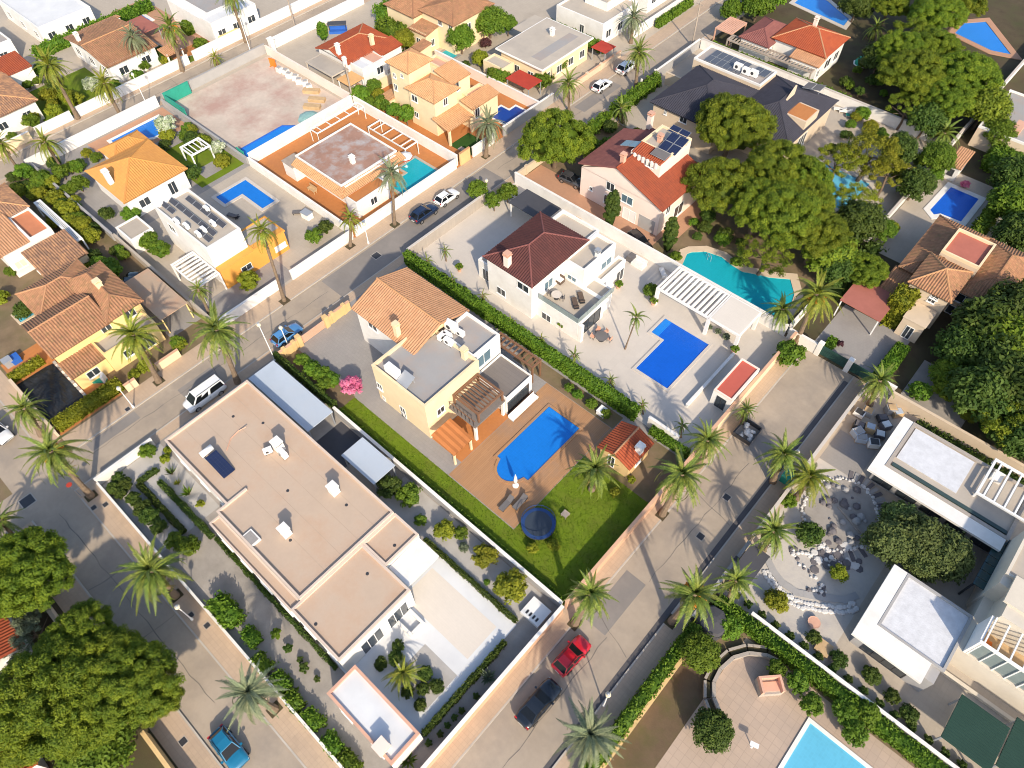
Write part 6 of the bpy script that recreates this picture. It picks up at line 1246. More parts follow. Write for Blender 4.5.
psheet([(-77.6, -3.3), (-77.6, .4), (-73, 1.2), (-68.9, 1.2), (-68.9, -3.3)], Z0+.006, 'pit_floor', BLACKP)
t = thing('pool_cover', (-73, -1., Z0), 'wrinkled black sheeting over a pit with pale blocks', 'pool cover'); m = MB(); n = 22
V = []; 
for i in range(n+1):
    for j in range(n+1): x, y = -77.4+8.3*i/n, -3.1+4.2*j/n; V.append((x, y, Z0+.10+.10*math.sin(x*3.1+y*2.)*math.sin(y*2.6-x)+.06*rg.random()))
m.add(V, [(i*(n+1)+j, (i+1)*(n+1)+j, (i+1)*(n+1)+j+1, i*(n+1)+j+1) for i in range(n) for j in range(n)]); m.build('sheeting', BLACKP, t)
for i in range(12): m = MB(); x = -77.4+i*.72; m.box(x, 1.15, Z0-.02, x+.38, 1.5, Z0+.28); m.build('edge_block', WHITE if i % 2 else GREYW, t)
box_thing('blue_crate', S('e65,655', Z0), None, 'blue plastic crate beside a bin on terracotta', 'crate', None, [('body', -.6,-.5,-.02,.6,.5,.6,PLASTIC), ('rim', -.66,-.56,.6,.66,.56,.68,PLASTIC)]); box_thing('grey_bin', S('e40,670', Z0), None, 'grey bin beside the blue crate', 'bin', None, [('body', -.5,-.5,-.02,.5,.5,.9,GMETAL), ('lid', -.54,-.54,.9,.54,.54,.98,GMETAL)])
t = thing('water_slide', S('e375,735', Z0), 'green and white childrens slide by yellow house', 'slide'); p = S('e375,735', Z0); m = MB(); m.obox(p, (.8, .8, 0), (-.2, .2, 0), (0, 0, .25)); m.build('chute', TEALP, t); m = MB(); m.obox(p+Vector((.7, .7, 0)), (.1, .1, 0), (-.25, .25, 0), (0, 0, 1.2)); m.build('ladder', WMETAL, t)
box_thing('white_chairs', S('e560,580', Z0), None, 'white garden table in front of yellow house', 'table', None, [('top', -.7,-.5,.65,.7,.5,.72,WMETAL)]+[('leg', x-.04,y-.04,-.02,x+.04,y+.04,.65,WMETAL) for x in (-.6,.6) for y in (-.4,.4)])
hedge((-68.7, -3., -67.2, 5.0), 1.2, 'bright clipped street hedge beside the black pit', L_YEL, 70, .13); hedge((-78.9, -3.4, -78., .5), 1.0, 'hedge left of the black pit', L_YEL, 60, .14); balls([(-67.6, 6.8), (-67.6, 12.9), (-67.8, 8.2)], ['bright bush beside cream gate wall', 'leafy bush near the palm and white wall', 'dark bush behind the gate wall'], L_YEL, .9, kind='bush')
pool(R4((-88.6, 1.6, -86.7, 4)), 'green mossy pool corner left of yellow house', P_PALE, W_TEAL, SAND, .3)
balls([(-89, 8), (-87.2, 13.5), (-85.5, 14.2), (-84, 14)], ['yellow bush left of yellow house', 'dark tree behind the yellow house', 'green bush behind the yellow house', 'dark shrub near a parked scooter'], L_GREEN, 1.2, kind='bush', h=1.4)
car((-81.8, 14.6), 2.4, 'hatch', paint('black_paint', (.012,.012,.014)), 'black car behind the brown tiled roof', z=Z0)
H = House('house', 'white house with tan roof and terracotta terrace, left edge', (-101, 8)); H.wm = WHITE
H.block((-108, 4, -101.3, 11.8), 0, 4.4, WHITE); H.hip((-108, 4, -101.3, 11.8), 4.3, 1.4, T_MOTTLED, .4, 'y', T_PEACH); H.block((-101.28, 5.2, -94.6, 12), 0, 3.8, WHITE); H.win('E', (6.4, 1.8), 1.4, 1.2, glass=LAMPGLASS); H.win('E', (10, 1.8), 1.2, 1.2); H.flat((-101.28, 9, -94.6, 12), 3.8, .5, M('terracotta_terrace', (.52,.20,.10), .8, .1), WHITE, .3); H.shed((-101.2, 3.8, -95, 8.8), 3.85, .9, 'W', T_ORANGE, .25)
H = House('lean_to', 'mottled old tile lean-to behind the white house', (-91.3, 10), 'outbuilding'); H.block((-93.8, 7.4, -88.8, 13), 0, 2.7, SAND); H.shed((-93.8, 7.4, -88.8, 13), 2.7, .9, 'W', T_MOTTLED, .25); H.row('S', 2, 1.4, .9, 1.)
balls([(-107, 15), (-104.5, 16), (-100.5, 16), (-98, 14.8), (-96.2, 15.8), (-93, 15.5), (-110, 13)], ['shrub in narrow garden, left end', 'green shrub in narrow garden, second', 'bright shrub in narrow garden, middle', 'dark shrub in narrow garden', 'yellow bush in the narrow garden', 'large bush near the pergola posts', 'bush beside left street wall'], L_YEL, 1.4, kind='bush', h=1.3)
pergola((-104, 13.2, -92, 14.2), 2.4, 'long narrow white pergola in the left garden', 3, 'x', WMETAL, w=.1)
# ================================================================ orange and white modern villa
H = House('villa', 'white and orange cubic villa with solar roof', (-78, 26)); H.wm = WHITE
r = (-84.9, 22.6, -72.9, 27.7); H.block(r, 0, 6.1, WHITE); H.flat(r, 6.1, .35, ROOFTAN, WHITE, .25); H.win('S', (-82, 4.4), 1.6, 1.2)
H.block((-72.88, 22.6, -71.7, 32.6), 0, 3.2, ORANGEW); H.win('E', 'u530,480', 1.6, .9, mull=1); H.win('E', 'u715,365', 1.8, .8, glass=WMETAL, mull=0); H.block((-76.2, 27.72, -72.9, 32.8), 0, 3.1, ORANGEW); H.flat((-76.2, 27.72, -71.75, 32.8), 3.1, .2, BEIGEP, ORANGEW, .2)
pergola((-78, 19.1, -71.8, 22.5), 2.9, '', 8, 'y', WHITE, True, H.t, .09, .30)
DPAN = M('dark_panel_glass', (.07,.07,.08), .3, .1, 1, 3, 0, .5)
for i, (a, b, n) in enumerate(((-79, 26.6, 5), (-79.5, 24.9, 6))):
    solar((a, b, 6.2), n, 1, ['rear row of tilted dark solar panels on white cube', 'front row of tilted dark solar panels on white cube'][i], 1.75, .75, (0, .3), mat=DPAN)
solar((-75.2, 23.9, 6.2), 2, 1, 'short solar row at the cube parapet corner', 1.5, .75, (0, .3), mat=DPAN); solar((-83.4, 23.8, 6.2), 2, 1, 'short solar row at the far left of white cube', 1.5, .7, (0, .3), mat=DPAN)
for s, lb in (('u205,265', 'silver unit on the white cube roof, left'), ('u150,240', 'white unit on the white cube roof, far left'), ('u270,310', 'round grey tank unit on white cube roof'), ('u350,250', 'white box unit between the solar rows'), ('u300,285', 'small box unit on the white cube roof'), ('u315,170', 'white unit at the rear parapet of cube')): ac_unit(S(s, 6.17), lb, .9)
pool([(-88.6, 32.1), (-86.2, 32.1), (-86.2, 35.1), (-81.3, 35.1), (-81.3, 37.3), (-88.6, 37.3)], 'L shaped blue pool beside orange white villa', P_BLUE, W_BLUE, STONE, .5)
balls(['u70,420', 'u20,370'], ['big round clipped bush behind the villa, front', 'big round clipped bush behind the villa, rear'], L_GREEN, 1.45, h=1.2); balls(['u555,590'], 'big round clipped bush below the orange wall', L_YEL, 1.5, h=1.2); balls([(-70, 35.8)], 'leafy green shrub in corner bed, front', L_GREEN, 1.4, kind='bush'); balls([(-70.2, 38)], 'dark green shrub in corner bed, rear', L_DARK, 1.3, kind='bush')
box_thing('white_kiosk', S('u865,205', Z0), None, 'white garden box on the beige terrace', 'box', None, [('body', -.7,-.5,-.02,.7,.5,.9,WMETAL), ('lid', -.75,-.55,.9,.75,.55,1.,GMETAL)], .1); lounger(S('u460,205', Z0), .3, 'dark lounger beside the L shaped left pool'); lounger(S('u820,185', Z0), .8, 'black lounger beside the white garden box')
H = House('garage', 'low white garage wall left of white cube', (-88, 20), 'garage'); H.block((-90.5, 18.2, -86.5, 21.5), 0, 2.4, WHITE); H.flat((-90.5, 18.2, -86.5, 21.5), 2.4, .2, BEIGEP, WHITE); H.win('E', (19.8, 1.1), 1., 1.9, name='door', glass=REDCLOTH)
# ================================================================ bright orange hipped bungalow
H = House('house', 'white bungalow with bright orange hipped roof', (-98, 26)); H.wm = WHITE
H.block((-103, 21.8, -93.2, 31), 0, 3.6, WHITE); H.hip((-103, 21.8, -93.2, 31), 3.5, 2.1, T_BRIGHT, .5, 'y', T_BRIGHT); H.win('E', (24, 1.8), 1.6, 1.3); H.win('E', (28.5, 1.6), 1.2, 2., name='door'); H.chimney(S('a420,690', 4.6), 4.6, 1.3, WHITE, .7)
H.block((-107, 25.6, -103.02, 31.5), 0, 3.2, WHITE); H.hip((-107, 25.6, -103.02, 31.5), 3.1, 1.1, T_BRIGHT, .3, 'y', T_BRIGHT)
pool([(-112.8, 29), (-108.6, 29), (-108.6, 31), (-109.4, 32.4), (-108.4, 34), (-108.4, 37.4), (-112.8, 37.4)], 'blue pool with white edge behind orange hipped roof', P_BLUE, W_BLUE, WHITE, .5)
pergola((-99.6, 34., -96.4, 37.4), 2.3, 'small white metal pergola in the bungalow garden', 4, 'x', WMETAL, w=.12); sheet((-96.2, 33.6, -93.4, 36.6), S2, 'path', GREYP)
balls(['a655,515'], 'white flowering round tree beside the green screen', L_WHITE, 1.9, h=1.7, kind='bush'); balls(['a850,595'], 'white flowering tree by the court corner', L_WHITE, 1.4, h=1.3, kind='bush'); balls(['a755,690'], 'dark round bush below the grey garden path', L_DARK, 1.5, h=1.2, kind='bush'); balls(['a255,690', 'a320,735', 'a180,720', 'a110,690', 'a600,760'], ['bright green tree left of bungalow', 'red flowering bush left of bungalow', 'yellow shrub in the left corner garden', 'green shrub in the left corner garden', 'bush in front of bungalow wall'], L_GREEN, 1.5, h=1.4, kind='bush'); balls(['a740,520', 'a790,560', 'a860,640'], ['brown green shrub strip by the court, upper', 'brown green shrub strip by the court, middle', 'yellow green shrub strip by the court, lower'], L_YEL, 1.2, kind='bush')
# court
for a, b, lb in (((-114.6, 40.3), (-114.6, 45), 'green screen mesh at the court corner'), ((-114, 40.2), (-108, 40.2), 'green screen mesh along the court side')): wall(a, b, 2.2, TEALP, lb, .08, name='screen', cat='screen')
wall((-94.2, 40.2), (-92.4, 40.2), 1.6, TEALP, 'short green screen beside the blue tarpaulin', .08, name='screen', cat='screen')
psheet([(-95.6, 40.4), (-95.6, 49.5), (-93.8, 51), (-91.6, 50), (-91.6, 40.4)], Z0+.01, 'court_pool_edge', GREYP)
pool([(-95.2, 40.8), (-95.2, 49.2), (-93.6, 50.6), (-92.6, 49.6), (-92.6, 40.8)], 'covered narrow blue pool beside the worn court', P_SKY, W_BLUE, PLASTIC, .25)
t = thing('tarpaulin_heap', (-93, 53, Z0), 'pale teal tarpaulin heap beside the court wall', 'tarpaulin'); m = MB(); m.lathe((-93.6, 53.4, Z0-.02), [(1.9, 0), (1.7, .4), (1.0, .7), (.2, .8)], 9); m.build('tarpaulin', M('teal_tarp', (.25,.42,.40), .5, .2, 1., 5, .4), t)
for i, (x, y, mt, lb) in enumerate(((-95.6, 55.6, LWOOD, 'stack of pale timber on the court, front'), (-96.6, 57.4, LWOOD, 'stack of pale timber on the court, middle'), (-99.3, 58.4, LWOOD, 'small brown timber stack behind white sacks'))): box_thing('timber_stack', (x, y, Z0), None, lb, 'timber', None, [('layer', -1.4,-.5,-.02+.2*j,1.4,.5,.14+.2*j,mt) for j in range(3)], .6)
for i in range(7): box_thing('building_sack', (-108.5+i*1.35, 58.8+.3*(i % 2), Z0), None, 'white building sack in the row along court wall, ' + ['farthest', 'second farthest', 'third', 'middle', 'fifth', 'sixth', 'nearest'][i], 'sack', None, [('sack', -.5,-.45,-.02,.5,.45,.75,WHITE), ('top_fold', -.35,-.3,.75,.35,.3,.9,GREYW)], .2*i, 'building sacks on the court')
box_thing('orange_barrier', (-110.6, 59, Z0), None, 'orange plastic barrier at the court corner', 'barrier', None, [('panel', -.6,-.1,.1,.6,.1,1.5,ORANGEP), ('foot', -.6,-.35,-.02,-.4,.35,.1,ORANGEP), ('foot', .4,-.35,-.02,.6,.35,.1,ORANGEP)], .3)
box_thing('gate_post', (-114.4, 61.9, 0), None, 'white gate post at the court street corner', 'gate post', None, [('shaft', -.4,-.4,0,.4,.4,2.6,WHITE), ('cap', -.5,-.5,2.6,.5,.5,2.75,WHITE)])
# ================================================================ house with peeling flat roof
H = House('house', 'white bungalow with peeling grey red flat roof', (-77, 48)); H.wm = WHITE
H.block((-82.4, 43.8, -72.2, 53.4), 0, 3.5, WHITE); H.row('E', 3, 1.7, 1.4, 1.3); H.flat((-83., 43.4, -72.6, 54), 3.55, .25, ROOFPEEL, WHITE, .2)
for q in (((-72.6, 43.4, 3.1), (-72.6, 54, 3.1), (-72.6, 54, 3.6), (-72.6, 43.4, 3.6)),):
    H.tiled([[(-71.2, 42.2, 2.95), (-71.2, 54.4, 2.95), (-72.55, 54.4, 3.5), (-72.55, 42.2, 3.5)]], [], T_PEACH); H.tiled([[(-82.8, 42.2, 2.95), (-71.3, 42.2, 2.95), (-71.9, 43.38, 3.5), (-82.8, 43.38, 3.5)]], [], T_PEACH)
H.chimney(S('b395,625', 3.6), 3.6, .9, WHITE, .6); H.block((-71.6, 43, -69.2, 49), 0, 2.6, WHITE); H.flat((-71.6, 43, -69.2, 49), 2.6, .2, TERRA, WHITE, .2); H.win('E', (46, 1.4), 1.2, 1.2); H.block((-85., 42.2, -82.42, 44.4), 0, 2.5, WHITE); H.slab((-85.1, 42.1, -82.4, 44.5), 2.5, .12, GREYWOOD)
t = pergola((-88.5, 50, -86.6, 59.5), 2.2, 'open white metal frame above the court wall', 5, 'x', WMETAL, w=.07, b=.1); t = pergola((-82, 56.2, -73.5, 58.8), 2.2, 'open white metal frame beside peeling roof', 4, 'y', WMETAL, w=.07, b=.1)
pool([(-73.2, 57.6), (-68.4, 57.6), (-68.4, 50.6), (-71.4, 50.6), (-71.4, 54.4), (-73.2, 54.4)], 'turquoise corner pool behind a palm', P_TEAL, W_TEAL, BEIGEP, .4)
box_thing('garden_table', S('f500,0', Z0), None, 'brown wooden table on terracotta paving', 'table', None, [('top', -.8,-.5,.65,.8,.5,.73,WOOD)]+[('leg', x-.05,y-.05,-.02,x+.05,y+.05,.65,WOOD) for x in (-.7,.7) for y in (-.4,.4)])
box_thing('terrace_bench', S('b240,735', Z0), None, 'brown bench on the orange terrace', 'bench', None, [('seat', -.8,-.3,.4,.8,.3,.48,LWOOD), ('backrest', -.8,.3,.48,.8,.36,.95,LWOOD)]+[('leg', x-.05,y-.05,-.02,x+.05,y+.05,.4,LWOOD) for x in (-.7,.7) for y in (-.2,.2)])
parasol_p = S('b600,640', Z0); t = thing('parasol', parasol_p, 'red and white parasol beside turquoise pool', 'parasol'); m = MB(); m.lathe(parasol_p, [(.3, -.02), (.3, .06), (.03, .08), (.03, 2.2)], 8); m.build('pole', WMETAL, t); m = MB(); m.lathe(parasol_p+Vector((0, 0, 1.9)), [(1.2, 0), (.6, .3), (.05, .5)], 8); m.build('canopy', WHITE, t); m = MB(); m.lathe(parasol_p+Vector((0, 0, 1.87)), [(1.22, -.12), (1.22, .02)], 8); m.build('valance', REDCLOTH, t)
# ================================================================ peach tower house
H = House('house', 'tall peach house with tower and hipped orange roofs', (-79, 68)); H.wm = CREAM
H.block((-84.5, 64.2, -80.2, 68.7), 0, 8.6, CREAM); H.win('S', 'b555,290', .7, .8); H.win('S', 'b560,335', .8, 1.1); H.win('S', 'b583,290', .6, .7); H.hip((-84.5, 64.2, -80.2, 68.7), 8.5, 1.5, T_PEACH, .45, 'x', T_PEACH)
H.block((-80.18, 63.8, -74.5, 68.6), 0, 6.2, CREAM); H.win('S', 'b632,378', 1.3, 1.1); H.win('S', 'b640,440', .9, 1.); H.win('E', 'b750,390', .9, 1.2); H.hip((-80.18, 63.8, -74.5, 68.6), 6.1, 1.4, T_PEACH, .45, 'x', T_PEACH)
H.block((-83, 68.72, -75.5, 72.5), 0, 6.4, CREAM); H.win('E', 'b770,270', 1.3, 1.7); H.flat((-83, 70.2, -79.2, 72.5), 6.4, .4, RIMPINK, CREAM); H.shed((-79, 68.8, -75.5, 72.4), 6.4, .8, 'W', T_PEACH, .25)
H.block((-75.48, 68.62, -71.5, 74.5), 0, 3.4, CREAM); H.flat((-75.48, 70.6, -71.5, 74.5), 3.4, .5, RIMPINK, CREAM); H.shed((-74.4, 63.4, -71.4, 68.4), 2.8, .7, 'W', T_PEACH, .3); H.posts([(-71.3, 63.4), (-71.3, 68.2)], 0, 2.8, CREAM, .35); H.win('E', 'b870,385', 1., 1.6); H.shed((-73.5, 68.7, -71.2, 74.4), 3.9, .5, 'W', T_PEACH, .2)
H.block((-87, 63.2, -84.52, 66), 0, 2.2, CREAM); H.shed((-87, 63.2, -84.6, 66), 2.2, .4, 'E', T_PEACH, .15)
balls(['b605,480'], 'tall round bush at the peach house corner', L_GREEN, 1.7, h=2., kind='bush'); balls(['b480,360', 'b515,425', 'b430,390', 'b560,455'], ['dark bush left of the peach house, top', 'clipped bush left of the peach house', 'green bush by the court wall corner', 'low bush behind the metal frame'], L_GREEN, 1.5, h=1.4, kind='bush')
box_thing('lawn_stool', S('b815,575', Z0), None, 'small grey slab on the square lawn', 'slab', None, [('slab', -.6,-.4,-.02,.6,.4,.15,GREYW), ('top', -.5,-.3,.15,.5,.3,.2,GREYWOOD)])
pool([(-72.4, 76.2), (-70.6, 76.2), (-70.6, 77.8), (-68.2, 77.8), (-68.2, 73), (-72.4, 73)], 'navy blue street side pool beside a palm', P_NAVY, W_BLUE, WHITE, .3)
# ================================================================ red roofed bungalow behind the court
H = House('house', 'white bungalow with orange red roof and flat pergola', (-99, 69)); H.wm = WHITE
H.block((-104.6, 65, -97, 75), 0, 3.3, WHITE); H.hip((-104.6, 65, -97, 75), 3.2, 1.3, T_RED, .4, 'y', T_ORANGE, (0,)); H.block((-96.98, 70.6, -94.6, 75), 0, 3.2, WHITE); H.shed((-96.9, 70.6, -94.6, 75), 3.2, .6, 'W', T_RED, .25); H.chimney(S('b340,200', 4.3), 4.3, 1.1, WHITE, .6); H.chimney(S('b365,245', 4.), 4., .8, WHITE, .5); H.chimney(S('b468,160', 4.3), 4.3, .9, CREAM, .6)
H.block((-96.98, 65.4, -93.6, 70.55), 0, 3., WHITE); H.flat((-96.98, 67.8, -93.6, 70.55), 3., .2, RIMPINK, WHITE); H.win('E', (69, 1.6), 1.4, 1.3); H.flat((-96.98, 65.4, -93.6, 67.75), 3., .25, WPAVE, WHITE)
pergola((-103.2, 59.8+1.2, -96.2, 64.4), 2.8, 'flat tan shade with white edge and slat ends', 16, 'x', ROOFTAN, w=.2); canopy((-95.6, 61.4, -92.4, 64.6), 2.5, 'small orange flat shade beside white terrace', M('orange_shade', (.66,.38,.16), .8, .1), postmat=WMETAL)
sheet((-95.5, 64.8, -91.6, 67), S2, 'terrace', PINKP)
box_thing('covered_bench', S('b340,125', Z0), None, 'dark blue swing bench behind the red bungalow', 'bench', None, [('seat', -1.6,-.5,-.02,1.6,.5,.45,PLASTIC), ('backrest', -1.6,.4,.45,1.6,.55,1.0,PLASTIC), ('roof', -1.7,-.6,1.7,1.7,.7,1.78,DGREY)]+[('post', x-.05,-.05,-.02,x+.05,.05,1.7,DMETAL) for x in (-1.5,1.5)], .8)
tree(S('b285,150', .6), .95, 1.9, 'narrow clipped cypress by the white street wall', 'cyp', L_GREEN, 1, squash=.55, cat='tree')
H = House('house', 'cream house with brown roofs at the top edge', (-95, 85)); H.wm = CREAM
H.block((-104, 80.5, -97, 90), 0, 5., CREAM); H.hip((-104, 80.5, -97, 90), 5., 1.5, T_BROWN, .4, 'y'); H.win('E', (82, 2), .9, 1.6, name='door'); H.block((-96.98, 82.4, -89, 92), 0, 5.6, CREAM); H.win('S', 'b725,40', 1., 1.2); H.win('S', 'b765,55', .9, 1.2); H.win('E', (86, 3.8), 1.2, 1.2); H.hip((-96.98, 82.4, -89, 92), 5.5, 1.4, T_BROWN, .4, 'y'); H.block((-97, 79.4, -93, 82.38), 0, 3.6, CREAM); H.shed((-97, 79.4, -93, 82.3), 3.5, .6, 'N', T_BROWN, .25); H.win('S', (-95, 1.8), 1., 1.2); H.win('E', (80.9, 1.7), .8, 1.2)
H.block((-93.4, 76.4, -91.4, 79), 0, 2.6, CREAM, 'shed'); H.shed((-93.4, 76.4, -91.4, 79), 2.6, .3, 'N', T_BROWN, .15)
hedge((-103, 76.6, -98, 79.6), 3.2, 'tall bright green hedge mass, top of court street', L_GREEN, 50, .2, wob=.5); hedge((-107, 80, -104.6, 88), 3.6, 'green trees clump at the top edge', L_GREEN, 45, .22, wob=.6); balls([(-96.5, 77.2)], 'round bright green tree beside cream house', L_YEL, 2.2, h=2.2, kind='broad')
for s, r, h, mt, lb, vv in (('b810,150', 2.7, 2.8, L_GREEN, 'dark leafy tree between peach house and cream house', 0), ('b920,85', 3.1, 3., L_GREEN, 'bright round tree beside grey flat roof', 1), ('b885,225', 1.5, 1.6, L_YEL, 'yellow green bush at the grey roof corner', 2), ('c30,95', 1.8, 2.2, L_GREEN, 'bright tree behind the grey flat roof', 0)): tree(S(s, h), r, h, lb, 'broad', mt, vv)
balls(['b905,185'], 'purple leaved bush beside grey flat roof', L_PURPLE, 1.2, kind='bush')
pool(R4((-91.4, 79.8, -88.6, 82.5)), 'small green pool behind the peach tower', P_TEAL, W_TEAL, GREYP, .5)
# ================================================================ grey flat roofed house
H = House('house', 'cream house with broad grey flat roof', (-75, 90)); H.wm = CREAM
H.block((-79.6, 84.2, -70.6, 96.4), 0, 3.8, CREAM); H.win('S', (-76, 1.8), 1.2, 1.2); H.win('S', (-73, 1.8), 1.2, 1.2); H.row('E', 4, 1.8, 1.3, 1.3); H.slab((-80.4, 83.6, -69.9, 97), 3.8, .22, WHITE); m = MB(); m.box(-80.2, 83.8, 4.0, -70.1, 96.8, 4.04); m.build('roof', ROOFTAN, H.t); m = MB(); m.box(-74, 85.5, 4.03, -72, 95.5, 4.055); m.build('roof_patch', ROOFGREY, H.t); H.slab((-83, 91, -80.42, 96.8), 3.5, .2, ROOFTAN)
H.chimney(S('c200,135', 4.05), 4.05, .9, WHITE, .6); H.block((-80.6, 80.8, -76.2, 83.58), 0, 2.8, CREAM); H.flat((-80.6, 80.8, -76.2, 83.58), 2.8, .3, ROOFTAN, CREAM)
canopy((-74.6, 79.8, -69.6, 83.2), 2.5, 'dark red flat awning below the grey roof', REDCLOTH, name='awning', cat='awning'); canopy((-70., 96.6, -66.9, 99.5), 2.4, 'dark red square awning near the two white cars', REDCLOTH, name='awning', cat='awning')
balls(['c340,200', 'c230,275', 'c160,345', 'b940,320', 'b965,325', 'c5,330'], ['round green tree beside the red awning', 'green bush at the street below grey roof', 'bush between awning and street palm', 'dark green bush beside peach house terrace', 'bright plant in white planter', 'small bush by pale wall'], L_GREEN, 1.5, h=1.6, kind='bush')
H = House('house', 'white house at the top edge behind a palm', (-76, 107)); H.block((-82, 101.6, -71.4, 112), 0, 3.6, WHITE); H.win('S', (-76, 1.6), 1., 1.6); H.row('E', 3, 1.7, 1.4, 1.4); H.flat((-82, 101.6, -71.4, 112), 3.6, .35, ROOFTAN, WHITE); H.block((-79, 106, -74, 112), 3.6, 5.5, WHITE); H.slab((-79.3, 105.7, -73.7, 112.3), 5.5, .2, ROOFTAN)
hedge((-82.5, 99.6, -69.5, 100.5), 1.5, 'hedge between grey roof and top white house', L_GREEN, 50, .18, wob=.3); hedge((-67.9, 113, -67., 124), 1.4, 'green hedge above the white street wall', L_GREEN, 50, .18)
H = House('house', 'white house half out of frame, top', (-84, 122)); H.block((-90, 116, -72, 128), 0, 4, WHITE); H.flat((-90, 116, -72, 128), 4, .3, ROOFGREY, WHITE); H.row('E', 3, 2, 1.4, 1.4)
# ================================================================ top left, beyond the upper street
H = House('house', 'brown roofed bungalow with white gable, top left', (-132, 42)); H.wm = WHITE
H.block((-140.4, 38., -126.6, 46.6), 0, 3.6, WHITE); H.row('S', 3, 1.8, 1.6, 1.4); H.row('E', 2, 1.8, 1.6, 1.3); H.hip((-140.4, 38., -126.6, 46.6), 3.5, 1.2, T_BROWN, .5, 'y', T_PEACH, (0, 1)); H.chimney(S('a300,150', 4.6), 4.6, .8, WHITE, .6)
H.block((-142, 41.5, -140.5, 48), 0, 3., WHITE); H.shed((-142, 41.5, -140.6, 48), 3., .4, 'E', T_ORANGE, .2); H.shed((-126.2, 47, -123.8, 50), 2.4, .3, 'W', T_ORANGE, .2); H.posts([(-123.9, 47.1), (-123.9, 49.9), (-126, 49.9)], 0, 2.5, WHITE, .25)
canopy((-139.5, 47.2, -133.5, 51.5), 2.4, 'red brown flat shade beside blue pool corner', M('faded_red_sheet', (.36,.13,.10)), name='shade', cat='shade')
H = House('villa', 'blank white villa at the top left corner', (-152, 40)); H.block((-163, 36, -147, 46), 0, 3.5, WHITE); H.flat((-163, 36, -147, 46), 3.5, .3, WPAVE, WHITE); H.row('E', 3, 1.7, 1.4, 1.4); H.row('S', 3, 1.7, 1.4, 1.3)
pool(R4((-146, 49, -141.5, 53.5)), 'small blue pool near the top left villa', P_SKY, W_BLUE, WHITE, .6)
hedge((-145.8, 33, -144.4, 56), 1.7, 'long green hedge behind the brown roofed bungalow', L_GREEN, 40, .22, wob=.3); hedge((-133, 55, -131, 62), 1.8, 'green hedge at the top beside villa garden', L_GREEN, 40, .22)
H = House('villa', 'white villa with grey pebble roof, top left', (-130, 61)); H.block((-138, 56.5, -123.6, 66), 0, 4., WHITE); H.row('E', 3, 2., 1.6, 1.4); H.flat((-138, 58, -127, 66), 4., .4, ROOFGREY, WHITE); H.flat((-126.9, 56.5, -123.6, 66), 4., .3, WPAVE, WHITE)
H.block((-123.58, 57, -123.1, 61), 0, 1.8, YELLOW, 'step_wall')
H = House('house', 'tan roofed white house at the left edge', (-131, 23)); H.wm = WHITE; H.block((-139, 17, -126.6, 25), 0, 3.6, WHITE); H.hip((-139, 17, -126.6, 25), 3.5, 1.2, T_MOTTLED, .5, 'x', T_PEACH); H.row('E', 2, 1.8, 1.4, 1.2); H.block((-142, 25.02, -137, 29.5), 0, 3.4, WHITE); H.shed((-142, 25.1, -137, 29.5), 3.4, .6, 'W', T_RED, .2)
H = House('house', 'grey and white house cut off by left top edge', (-148, 26)); H.block((-156, 22, -147, 31), 0, 3.5, WHITE); H.flat((-156, 22, -147, 31), 3.5, .3, ROOFGREY, WHITE); H.row('E', 2, 1.7, 1.4, 1.3)
balls([(-125, 22.5)], 'round green bush on white terrace, left edge', L_GREEN, 1.6, h=1.3, kind='bush'); balls([(-128, 30), (-130, 28), (-126, 30.4), (-125, 26.4)], ['white blossom shrub below brown bungalow', 'orange brown shrub left of leaning palm', 'pinkish shrub at the white arched gate', 'green shrub by the left palm'], L_YEL, 1.5, h=1.2, kind='bush'); balls([(-127.4, 34.5)], 'pale flowering shrub under the bungalow windows', L_WHITE, 1.7, h=1.3, kind='bush'); balls([(-124.6, 37), (-124.4, 41), (-125, 54), (-140, 33.5), (-139, 31)], ['dark shrub behind the white wall, left', 'red flowering shrub behind the white wall', 'yellow shrub near the white villa step', 'green shrub behind grey metal shade', 'leafy bush at grey house'], L_GREEN, 1.3, kind='bush')
# ================================================================ houses under the left pines
for r, lb in (((-52, -22, -46, -16.6), 'red roofed house at the left edge under pines'), ((-42, -25, -36, -20.4), 'red roofed house at lower left corner')):
    H = House('house', lb, ((r[0]+r[2])/2, (r[1]+r[3])/2)); H.wm = WHITE; H.block(r, 0, 3., WHITE); H.hip(r, 2.95, 1.3, T_RED, .4, 'x', T_ORANGE, (0, 1)); H.row('E', 2, 1.6, 1., 1.2); H.row('N', 2, 1.6, 1.1, 1.2)
H = House('hut', 'tiny orange roofed hut between the left pines', (-43.5, -14.3), 'hut'); H.block((-44.2, -15., -42.8, -13.9), 0, 2.2, WHITE); H.shed((-44.2, -15., -42.8, -13.9), 2.2, .4, 'W', T_RED, .2); H.win('E', (-14.4, 1.2), .6, .8)
